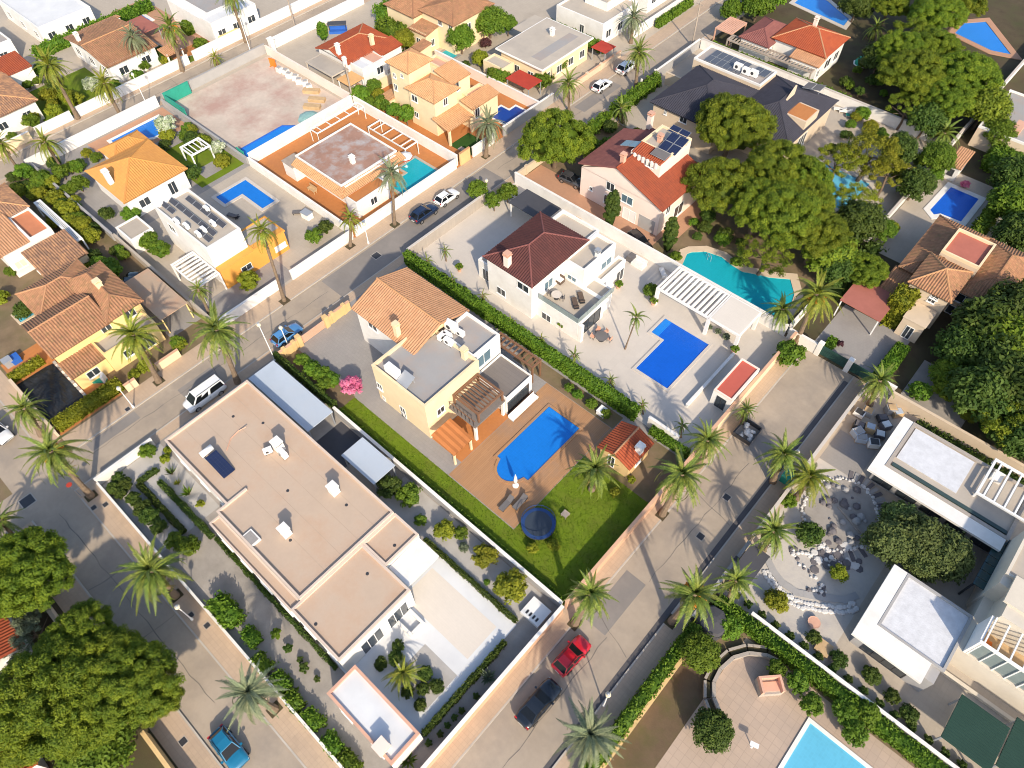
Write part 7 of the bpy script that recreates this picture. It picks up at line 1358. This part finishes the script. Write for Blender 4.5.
# ================================================================ palms
PALMS = [
 ('a300,455','a195,262',3.0,'L_PALM2',0,'tall leaning palm over the left end of upper street'), ('a470,460','a405,332',2.6,'L_PALM2',0,'palm on the upper street pavement beside lamp'),
 ('a240,650','a178,555',2.5,'L_PALM2',0,'palm in front of the bright orange hipped bungalow'), ('a82,668','a8,560',2.3,'L_PALM2',0,'palm cut by the left edge on upper street'),
 ('a700,272','a655,112',2.8,'L_PALM',1,'palm with orange fruit before the brown bungalow'), ('a560,265','a512,150',2.6,'L_PALM3',0,'silvery palm beside the brown bungalow roof'),
 ('a840,270','a828,228',1.5,'L_PALM2',0,'small young palm on the upper street pavement'), ('a945,160','a885,-12',2.6,'L_PALM',0,'very tall palm at the top edge of upper street'),
 ('f132,425','f48,165',2.0,'L_PALM2',0,'tall palm in front of the orange wall'), ('f385,215','f387,118',1.7,'L_PALM2',0,'street palm right of the corner bed shrubs'),
 ('f555,132','b545,675',2.5,'L_PALM3',0,'grey palm in front of the turquoise corner pool'), ('b905,600','b915,485',2.7,'L_PALM3',0,'grey green palm in front of the peach house'),
 ('c265,428','c262,330',2.5,'L_PALM',0,'palm beside the navy street pool'), ('c520,342','c532,212',2.6,'L_PALM',0,'tall palm beside the two white cars'),
 ('c502,165','c512,78',2.7,'L_PALM3',0,'palm before the top white house'), ('e610,735','e520,568',2.9,'L_PALM2',0,'big palm in front of the yellow house'),
 ('e912,738','e838,550',3.1,'L_PALM',0,'big palm leaning over the white van street'), ('u330,745','u272,612',1.8,'L_PALM',0,'small palm below the white slatted pergola'),
 ('i160,212','i102,118',2.6,'L_PALM',0,'palm at the corner beside the white car, far left'), ('i350,445','i207,285',3.5,'L_PALM',1,'large palm with orange fruit on the street corner'),
 ('m682,100','m597,12',3.7,'L_PALM',0,'large green palm on the lower left pavement'), ('i60,610','i8,545',2.4,'L_PALM',0,'palm at the left edge above the pines'),
 ('n95,540','n2,482',3.1,'L_PALM3',0,'silvery palm beside the clipped bush row'), ('k352,420','k362,352',3.1,'L_PALM',0,'bushy palm on the lawn beside pool and garden house'),
 ('k622,515','k695,372',3.3,'L_PALM',0,'large palm on the street beside the salmon wall'), ('k762,330','k792,240',2.7,'L_PALM',0,'palm at the wall corner behind the garden house'),
 ('o290,205','o350,100',2.7,'L_PALM',0,'palm beside the red car against the salmon wall'), ('o665,200','o750,100',3.0,'L_PALM',1,'palm with orange heart over the street shadow'),
 ('o325,690','o347,645',3.4,'L_PALM3',0,'large silvery palm at the bottom edge'), ('o880,120','o912,48',2.5,'L_PALM',0,'palm above the dark netted arbour'),
 ('l85,380','l122,285',2.9,'L_PALM',0,'dark palm beside the green bin by rock garden wall'), ('l170,445','l218,368',2.9,'L_PALM2',0,'yellow green palm inside the rock garden wall'),
 ('l45,640','l82,572',2.8,'L_PALM',0,'palm at the left side of the rock garden'), ('l448,92','l480,12',2.7,'L_PALM',0,'palm at the corner above the building pallets'),
 ('h175,565','h245,402',3.5,'L_PALM2',1,'big palm with orange heart beside teal pool'), ('h125,520','h118,455',2.6,'L_PALM',0,'dark palm at the teal pool edge'),
 ('k930,165','k942,122',1.6,'L_PALM',0,'small palm in the pavement opposite the hut'), ('d720,560','d722,508',2.6,'L_PALM',0,'broad palm among the dark trees, upper right'),
 ('d470,150','d462,112',2.2,'L_PALM',0,'small palm beside the upper right pool garden')]
MT = dict(L_PALM=L_PALM, L_PALM2=L_PALM2, L_PALM3=L_PALM3)
for b, h, r, mt, fr, lb in PALMS:
    near = r > 2.55
    r *= 1.12 if b[0] in 'abcdef' else .95
    palm(b, h, lb, r, MT[mt], 48 if near else 32, bool(fr), dry=8 if near else 4, trunk=.30 if near else .20)
for s in ('f132,425', 'f385,215', 'f555,132', 'e610,735', 'i350,445', 'm682,100', 'n95,540', 'k622,515', 'o290,205', 'o665,200', 'b905,600', 'c520,342'):
    p = S(s, Z0); sheet((p.x-.5, p.y-.6, p.x+.5, p.y+.6), Z0+.018, 'tree_pit', DARKSOIL)
# ================================================================ pines and other trees
TREES = [
 ('c212,545',4.6,5.6,'pine','L_PINE',0,1.25,'big round pine over the street beside the pink house'), ('t775,125',5.5,5.8,'pine','L_PINE',1,1.2,'broad pine between pink house and charcoal roof'),
 ('t720,400',5.,5.2,'pine','L_PINE',2,1.15,'pine close behind the pink house dormer'), ('d110,640',6.,5.4,'pine','L_PINE',0,1.1,'central pine of the pine group below charcoal villa'), ('h130,110',5.5,5.6,'pine','L_PINE',3,1.15,'pine of the group above the teal pool'),
 ('h60,235',4.,3.6,'loose','L_PINE',0,1.,'ragged olive pine at the teal pool'), ('d450,570',5.,4.8,'loose','L_YEL',1,1.,'sparse yellowish pine over the loungers'), ('d330,600',4.6,3.8,'loose','L_YEL',2,1.,'sparse pine hanging over the pale pool'),
 ('d520,640',4.4,3.4,'loose','L_YEL',0,1.,'small yellowish pine beside the white boundary wall'),
 ('d610,280',5.5,5.4,'pine','L_PINE',1,1.,'large dark pine in the upper right wood'), ('d800,290',5.5,5.6,'pine','L_PINE',2,1.,'large pine near the right upper wall'), ('d700,60',5.,5.2,'pine','L_PINE',3,1.,'pine at the top right edge'), ('d600,130',4.6,4.2,'loose','L_PINE',1,1.,'pine above the dark lawn'), ('d790,15',5.,4.2,'pine','L_PINE',0,1.,'pine left of the upper right angular pool'),
 ('d690,190',5.,4.6,'pine','L_PINE',0,1.,'middle pine of the upper right wood'), ('d480,225',3.5,3.,'broad','L_DARK',0,1.,'dark tree beside the green tent'), ('d880,400',4.,3.4,'broad','L_PINE',1,1.,'tree against the right upper wall'), ('d590,400',4.,3.2,'loose','L_PINE',2,1.,'thin pine with pale bare trunk'),
 ('d660,450',3.2,2.8,'broad','L_DARK',1,1.,'dark bushy tree below the upper right wood'), ('d700,590',2.8,2.4,'broad','L_GREEN',2,1.,'green tree left of the little white shed'), ('d620,690',2.8,2.6,'broad','L_DARK',0,1.,'dark tree beside the white boundary wall'),
 ('h400,40',4.,3.4,'loose','L_YEL',1,1.,'yellowish tree left of the blue rectangular pool'), ('h410,120',3.4,3.,'broad','L_DARK',1,1.,'dark tree behind the wall, upper'), ('h300,240',3.6,3.2,'broad','L_PINE',2,1.,'dark pine right of teal pool pines'), ('h430,300',3.6,2.9,'pine','L_PINE',1,1.,'green tree touching the faded red carport'), ('h330,300',3.,2.4,'broad','L_DARK',0,1.,'dark tree behind the big orange hearted palm'),
 ('h150,615',1.3,1.8,'bush','L_GREEN',0,1.,'bright green shrub at the foot of big palm'),
 ('h900,520',4.,4.2,'broad','L_DARK',0,1.1,'dark tree below the brown roofed house, left'), ('h1000,480',4.6,4.6,'broad','L_DARK',1,1.1,'dark tree below the brown roofed house, right'), ('h800,600',3.,3.,'broad','L_DARK',2,1.,'dark bushy tree beside gravel driveway'), ('h950,660',4.,4.,'broad','L_DARK',2,1.,'dark tree in the middle right grove'), ('h1010,600',4.5,4.4,'broad','L_PINE',0,1.,'olive tree at the right edge grove'), ('h740,690',1.8,2.,'broad','L_PINE',1,1.,'yellow green small tree at grove corner'),
 ('l860,60',3.6,3.6,'broad','L_DARK',1,1.,'dark tree above the sand wall'), ('l960,150',3.6,3.8,'loose','L_YEL',1,1.,'half dry tree above the sand wall'), ('l1010,40',4.,4.2,'broad','L_DARK',0,1.,'dark tree at right edge above sand wall'), ('l735,30',1.4,1.7,'bush','L_PINE',2,1.,'small olive tree at the driveway end'), ('l1015,215',3.,3.,'broad','L_DARK',2,1.,'dark tree right end of the sand wall'),
 ('h980,60',3.4,3.4,'broad','L_GREEN',0,1.,'green tree at right edge beside pool terrace'), ('h1010,170',3.2,3.2,'broad','L_DARK',1,1.,'dark tree at the right edge, upper'), ('d990,660',3.,3.,'broad','L_DARK',2,1.,'dark tree beside the right clipped hedge'), ('d930,500',2.6,2.4,'broad','L_GREEN',1,1.,'green tree below the right grey roof'),
 ('d30,20',3.,3.,'broad','L_GREEN',1,1.,'leafy tree left of the red roofed house'), ('d400,20',3.2,3.,'broad','L_DARK',2,1.,'dark tree right of the bright blue pool'), ('d520,20',4.,3.8,'pine','L_PINE',2,1.,'pine in the top edge wood'), ('c890,40',1.8,2.2,'broad','L_GREEN',0,1.,'leafy hedge tree by the top street'), ('d80,-20',3.,3.,'broad','L_GREEN',2,1.,'leafy tree at the top edge'),
 ('m90,10',5.,4.9,'pine','L_PINE',1,1.05,'upper pine of the lower left group'), ('i50,740',4.6,3.8,'pine','L_PINE',0,1.,'pine at the left edge, lower street corner'),
 ('m190,490',5.,5.4,'pine','L_PINE',3,1.05,'largest pine of the lower left group'), ('m420,380',4.8,3.9,'pine','L_PINE',0,1.05,'pine overhanging the lower left street, upper'), ('m500,450',5.,4.2,'pine','L_PINE',1,1.,'pine overhanging the lower left street, middle'), ('m605,480',4.,2.6,'pine','L_PINE',2,1.1,'small pine lobe over the pavement'), ('m100,590',4.,4.2,'pine','L_PINE',2,1.,'pine above the lower red roof'),
 ('m370,690',2.6,2.8,'broad','L_GREEN',1,1.,'dark leafy tree below the large pine'), ('m130,250',3.,2.6,'loose','L_GREY',0,1.,'bare grey tree between the left pines'),
 ('l515,610',2.4,2.2,'broad','L_OLIVE',0,1.,'olive tree in the modern garden, left'), ('l625,590',2.6,2.6,'broad','L_OLIVE',1,1.,'olive tree in the modern garden, middle'), ('l725,650',2.4,2.5,'broad','L_OLIVE',2,1.,'olive tree in the modern garden, right'), ('l560,520',2.,1.9,'broad','L_OLIVE',0,1.,'dark tree in the modern garden, rear'), ('l640,680',2.,1.9,'broad','L_OLIVE',2,1.,'olive tree in the modern garden, front')]
TREES += [('d560,200',5.,5.,'pine','L_PINE',0,1.,'pine on the left side of the upper right wood'), ('d740,370',5.,4.4,'pine','L_PINE',1,1.,'low pine at the lower end of the upper right wood'), ('d660,330',5.,4.,'pine','L_PINE',2,1.,'pine in the middle of the wood, lower'), 
 ('d200,690',5.5,4.6,'pine','L_PINE',1,1.1,'right pine of the group below charcoal villa'), ('h30,60',5.5,4.8,'pine','L_PINE',2,1.1,'left pine of the group above the teal pool'), ('h250,170',5.,4.4,'pine','L_PINE',0,1.1,'right pine of the group above the teal pool'), ('h200,50',5.5,4.4,'pine','L_PINE',3,1.1,'rear pine of the group above the teal pool'), ('h500,150',2.,1.6,'broad','L_GREEN',0,1.,'small green tree along the boundary wall'), ('d560,560',3.,2.6,'broad','L_DARK',2,1.,'dark tree right of the sparse yellowish pines'),
 ('m320,560',4.6,4.,'pine','L_PINE',0,1.,'front lobe pine of the lower left group'), ('m300,300',4.6,4.,'pine','L_PINE',1,1.,'middle lobe pine of the lower left group')]
LM = dict(L_PINE=L_PINE, L_YEL=L_YEL, L_DARK=L_DARK, L_GREEN=L_GREEN, L_GREY=L_GREY, L_OLIVE=L_OLIVE)
random.seed(11)
for s, h, r, kd, mt, vr, sq, lb in TREES: tree(S(s, h), r, h, lb, kd, LM[mt], vr, squash=sq, group='trees')
hedge((-8., 111, -4, 126), 2.0, 'big clipped green hedge beside the right pool', L_GREEN, 40, .2, wob=.4, rot=None); hedge((-3.5, 92, -2.2, 108), 2.4, 'tall clipped hedge along the right pool terrace', L_GREEN, 45, .2, wob=.3)
hedge((-12.8, 73, -11.2, 84), 1.8, 'rough hedge behind the gated driveway wall', L_DARK, 40, .2, wob=.5)
hedge((-56, 112.8, -30, 113.2), 1.6, 'low green hedge along the white wall, upper right', L_GREEN, 50, .17, wob=.2)
# ================================================================ cars
PI = math.pi
car_at('i785,58', -PI/2, 'van', paint('white_paint', (.78,.79,.80)), 'white minivan parked beside the flat roofed villa', name='parked_van', cat='van')
car_at('f140,553', PI/2, 'hatch', paint('light_blue_paint', (.08,.24,.50)), 'light blue car parked by the ochre gate')
car_at('f755,25', PI/2, 'hatch', paint('white_paint', (.78,.79,.80)), 'white car parked below the turquoise pool', z=.004)
car_at('f668,87', PI/2, 'suv', paint('navy_paint', (.010,.022,.06)), 'navy car parked behind the white car')
car_at('c392,325', PI/2, 'hatch', paint('white_paint', (.78,.79,.80)), 'lower white car of the two near the top')
car_at('c487,256', PI/2, 'suv', paint('white_paint', (.78,.79,.80)), 'upper white car of the two near the top')
car_at('o278,330', PI/2-.04, 'hatch', paint('red_paint', (.55,.012,.025)), 'red hatchback parked along the pale wall')
car_at('o150,515', PI/2-.02, 'sedan', paint('dark_navy_paint', (.010,.014,.022)), 'black sedan parked behind the red car')
car_at('m885,690', .0, 'hatch', paint('teal_paint', (.01,.15,.28)), 'teal blue car at the bottom of the left street')
car_at('i-10,195', .1, 'hatch', paint('silver_paint', (.62,.63,.64)), 'white car cut off by the left edge')
# ================================================================ lamps and poles
for b, h, lb in (('i513,105', 'i450,32', 'white street lamp above the bright clipped hedge'), ('m745,192', 'm686,140', 'yellow headed lamp on the lower left pavement'), ('f97,655', 'f30,515', 'street lamp at the corner of the blue carport'), ('f148,600', 'f123,523', 'lamp beside the blue parked car'),
                 ('a570,415', 'a508,282', 'street lamp on the upper street by green screen'), ('o402,525', 'o432,488', 'globe lamp beside the silvery bottom palm'), ('f455,205', 'f440,127', 'white lamp on the white street wall'), ('b910,742', 'b912,690', 'white lamp near the parked white car'), ('a968,218', 'a915,60', 'tall white lamp beside the grey court wall'), ('l140,330', 'l165,258', 'lamp beside the rock garden palms')): lamp_post(b, h, lb)
for b, h, lb in (('c737,175', 'c772,5', 'tall wooden utility pole beside the top street'), ('b397,395', 'b368,250', 'thin utility pole behind the court wall'), ('b178,125', 'b150,-20', 'wooden utility pole on the upper street')):
    p = S(b, Z0); hh = above(p, h); t = thing('utility_pole', p, lb, 'utility pole'); m = MB(); m.lathe(p-Vector((0, 0, .05)), [(.16, 0), (.11, hh)], 8); m.build('pole', GREYWOOD, t); m = MB(); m.box(p.x-.7, p.y-.05, hh-.6, p.x+.7, p.y+.05, hh-.48); m.build('cross_arm', GREYWOOD, t)
# ================================================================ small street things
for s, z, w, lb in (('i105,465', .004, .75, 'square dark drain cover in the corner road'), ('i360,490', Z0, .3, 'small square cover in the corner pavement'), ('i405,478', Z0, .3, 'small square cover near the front wall corner'), ('m710,665', Z0, .35, 'small cover in the pavement near the teal car'), ('m740,175', Z0, .3, 'small cover beside the yellow headed lamp'), ('m803,215', Z0, .3, 'small cover below the yellow headed lamp'), ('i490,112', Z0, .3, 'small cover below the hedge lamp'), ('f485,252', .004, .6, 'round dark cover in the middle of the main street'), ('k770,600', .004, .4, 'small cover in the dead end road'), ('k870,450', .004, .4, 'cover near the palm shadows')):
    p = S(s, z); t = thing('drain_cover', p, lb, 'drain cover'); m = MB(); m.box(p.x-w, p.y-w, z-.03, p.x+w, p.y+w, z+.012); m.build('frame', KERB, t); m = MB(); m.box(p.x-w*.85, p.y-w*.85, z, p.x+w*.85, p.y+w*.85, z+.018); m.build('grate', DMETAL, t)
sheet((-4.75, -5, -4.2, 62), .006, 'gutter', M('dark_gutter', (.10,.095,.10), .9, .15))
t = thing('rubble_trailer', S('k945,205', 0), 'dark crate of pale rocks on the street', 'crate'); p = S('k945,205', 0); m = MB(); m.box(p.x-1.1, p.y-1.3, .0, p.x+1.1, p.y+1.3, .12); m.build('pallet', GREYWOOD, t)
for q in ((-1.1, -1.3, 1.1, -1.2), (-1.1, 1.2, 1.1, 1.3), (-1.1, -1.2, -1., 1.2), (1., -1.2, 1.1, 1.2)): m = MB(); m.box(p.x+q[0], p.y+q[1], .12, p.x+q[2], p.y+q[3], .75); m.build('side_board', DMETAL, t)
for i in range(14): q = (p.x+rg.uniform(-.8, .8), p.y+rg.uniform(-1, 1), .12+.3*rg.random()); s = rg.uniform(.2, .38); m = MB(); m.lathe(q, [(s*.8, 0), (s, s*.4), (s*.5, s*.9), (.05, s)], 6); m.build('rock', PSTONE, t)
box_thing('green_bin', S('l132,375', Z0), None, 'green bin between the two rock garden palms', 'bin', None, [('body', -.5,-.5,-.02,.5,.5,1.1,TEALP), ('lid', -.55,-.55,1.1,.55,.55,1.2,TEALP)])
for i, (a, b, lb) in enumerate((('l20,470', 'l85,430', 'dark pit opening beside the lower street wall'), ('k940,540', 'k998,440', 'dark gate opening in the street wall'))):
    p, q = S(a, 0), S(b, 0)
wall((-2.4, 26.5), (-2.4, 36.5), 1.2, DGREY, 'dark gate and wall opposite the salmon wall', cap=GREYW, piers=2)
box_thing('shade_arbour', (-1.1, 33.6, Z0), None, 'dark covered sitting corner behind the street wall', 'arbour', None, [('roof', -1.,-2.2,2.2,1.,2.2,2.3,DGREY)]+[('post', x-.06,y-.06,-.05,x+.06,y+.06,2.2,DMETAL) for x in (-.9,.9) for y in (-2.1,2.1)]+[('bench', -.7,-1.8,.0,.0,1.8,.45,WOOD)])
t = thing('street_sign', S('i312,425', Z0), 'red and white round traffic sign on the corner', 'traffic sign'); p = S('i312,445', Z0); m = MB(); m.tube([p-Vector((0, 0, .05)), p+Vector((0, 0, 2.5))], .035, 6); m.build('pole', GMETAL, t); m = MB(); m.lathe(p+Vector((0, 0, 2.5)), [(.3, 0), (.3, .04)], 14); m.build('sign_plate', REDCLOTH, t)

# tar seams and cracks in the carriageways
TAR = M('tar_seam', (.15,.135,.12), .7, .2); rg2 = random.Random(9)
for i, (a, b) in enumerate((((-62.2, -3), (-61.6, 31)), ((-10.2, 21.5), (-4.9, 19.8)), ((-10.3, 38.5), (-4.9, 37.2)), ((-7.2, 0), (-7.4, 20)), ((-7.6, 27), (-7.2, 45)), ((-63.8, 14), (-59.5, 13.2)), ((-63.8, 78), (-59.5, 77)), ((-62, 64), (-61.7, 84)), ((-58, -8.2), (-30, -8)), ((-40, -10.2), (-39.6, -6)), ((-119.2, 20), (-119, 62)), ((-121.2, 45), (-117, 44.6)), ((-63.9, 100), (-59.5, 99)), ((-48, -10.3), (-47.4, -6)))):
    A, B = Vector((*a, 0)), Vector((*b, 0)); L = (B-A).length; k = max(3, int(L/1.2)); d = (B-A).normalized(); n = Vector((-d.y, d.x, 0)); m = MB(); P = [A+d*L*j/k+n*rg2.uniform(-.12, .12) for j in range(k+1)]
    for p, q in zip(P, P[1:]): w = rg2.uniform(.015, .035); m.quad(p-n*w+Vector((0, 0, .009)), q-n*w+Vector((0, 0, .009)), q+n*w+Vector((0, 0, .009)), p+n*w+Vector((0, 0, .009)))
    structure(m, 'road_seam', TAR)
# more low planting in the older gardens
EX = [('a60,545','shrub behind the cream wall, left edge'),('a140,470','grey shrub beside the white arch'),('a215,330','shrub under the leaning palm crown'),('a480,300','shrub behind the white wall lamp'),('a560,270','low red shrub at bungalow corner'),('a210,720','low bush near the bungalow gate'),('a60,700','bush in left corner garden, outer'),('a270,750','leafy bush below the bungalow chimney'),('e150,20','shrub by the grey driveway'),('e300,60','bush beside narrow pergola, upper'),('e420,110','orange flowering bush beside pergola'),('e515,110','small round shrub under bungalow wall'),('e60,330','yellow shrub on terracotta by yellow house'),('e20,430','shrub at the mossy pool'),('e110,480','hedge plant right of mossy pool'),('e690,600','bush behind the gate wall by palm'),('b455,375','bush beside the utility pole'),('b650,100','tree bush behind cream shed'),('b830,270','shrub on peach house terrace'),('c130,330','plant at the red awning corner'),('c180,310','plant between the awning and house'),('c300,230','plant under grey roof eave'),('d620,620','undergrowth bush by the white wall, upper'),('d680,670','undergrowth bush by the white wall, middle'),('d560,720','undergrowth bush by the white wall, lower'),('h520,160','undergrowth below the boundary wall'),('h380,200','undergrowth dark shrub near teal pool trees'),('h250,280','undergrowth shrub by teal pool edge'),('d470,320','low shrub on the dark lawn, left'),('d530,290','low shrub on the dark lawn, right'),('d400,360','low shrub along the white wall, upper right'),('h950,20','shrub at the pool terrace corner'),('l620,60','shrub beside the gravel driveway'),('l800,150','shrub just above sand wall'),('l880,190','dry shrub just above sand wall'),('o880,230','bush beside netted arbour'),('p90,380','plant behind the barbecue'),('x60,700','grey shrub outside cobble band'),('x200,420','dry plant at the rock garden wall'),('x110,280','plant under the rock garden palm')]
for i, (s, lb) in enumerate(EX): balls([s], lb, (L_GREEN, L_YEL, L_DARK, L_GREEN)[i % 4], 1.0+.25*(i % 3), kind='bush', var=i, h=.9)

def thicket(r, n, label, mats, group, rr=(.7, 1.3), seed=1):
    q = random.Random(seed)
    for i in range(n):
        p = (q.uniform(r[0], r[2]), q.uniform(r[1], r[3])); k = q.uniform(*rr); tree(p, k, Z0+k*.75, label, 'bush', mats[i % len(mats)], i % 3, cat='bush', group=group)
G3 = (L_GREEN, L_DARK, L_YEL)
thicket((-114.6, 13.5, -105, 16.8), 12, 'leafy shrub in the dense border left of the orange hipped bungalow', G3, 'shrub border left of bungalow', seed=2)
thicket((-104, 13.5, -91.5, 17), 12, 'leafy shrub in the border behind the mottled lean-to roof', G3, 'shrub border behind lean-to', seed=3)
thicket((-140, 27, -126, 31), 10, 'leafy shrub in the garden left of leaning palm', G3, 'shrubs by the leaning palm', seed=4)
thicket((-106, 32, -102, 39), 7, 'leafy shrub behind the bungalow near white pergola', G3, 'shrubs behind the bungalow', seed=5)
thicket((-114.8, 20, -108, 26), 7, 'leafy shrub in front of the orange hipped bungalow', G3, 'shrubs before the bungalow', seed=6)
thicket((-89.5, 61.3, -86, 66), 6, 'leafy shrub in the border left of peach tower house', G3, 'shrubs left of peach house', seed=7)
thicket((-90.5, 12, -82, 17), 8, 'leafy shrub in the border behind the yellow house', G3, 'shrubs behind yellow house', seed=8)
thicket((-139, 47, -124, 49.5), 6, 'leafy shrub beside the brown roofed bungalow terrace', G3, 'shrubs by brown bungalow', seed=9)
thicket((-56, 74.5, -50.5, 84), 12, 'leafy shrub in the back garden of the pink house', G3, 'shrubs behind pink house', seed=10)
thicket((-33, 69, -22, 76), 10, 'low undergrowth shrub beneath the pines by teal pool', (L_DARK, L_GREEN), 'undergrowth beneath pines', seed=11)
thicket((-28, 100, -15, 111), 12, 'low undergrowth shrub inside the white boundary wall', G3, 'undergrowth near charcoal villa', seed=12)
thicket((-36, 114, -15, 130), 16, 'low undergrowth shrub on the dark ground of upper right wood', (L_DARK, L_GREEN), 'undergrowth of upper right wood', seed=13)
thicket((-55.5, 42.2, -20, 42.9), 14, 'small plant along the tall hedge of the white villa', (L_GREEN, L_YEL), 'small plants along hedge', (.25, .5), seed=14)
thicket((0, 71.5, 12, 76), 8, 'dark undergrowth shrub in the right grove', (L_DARK,), 'undergrowth of right grove', seed=15)
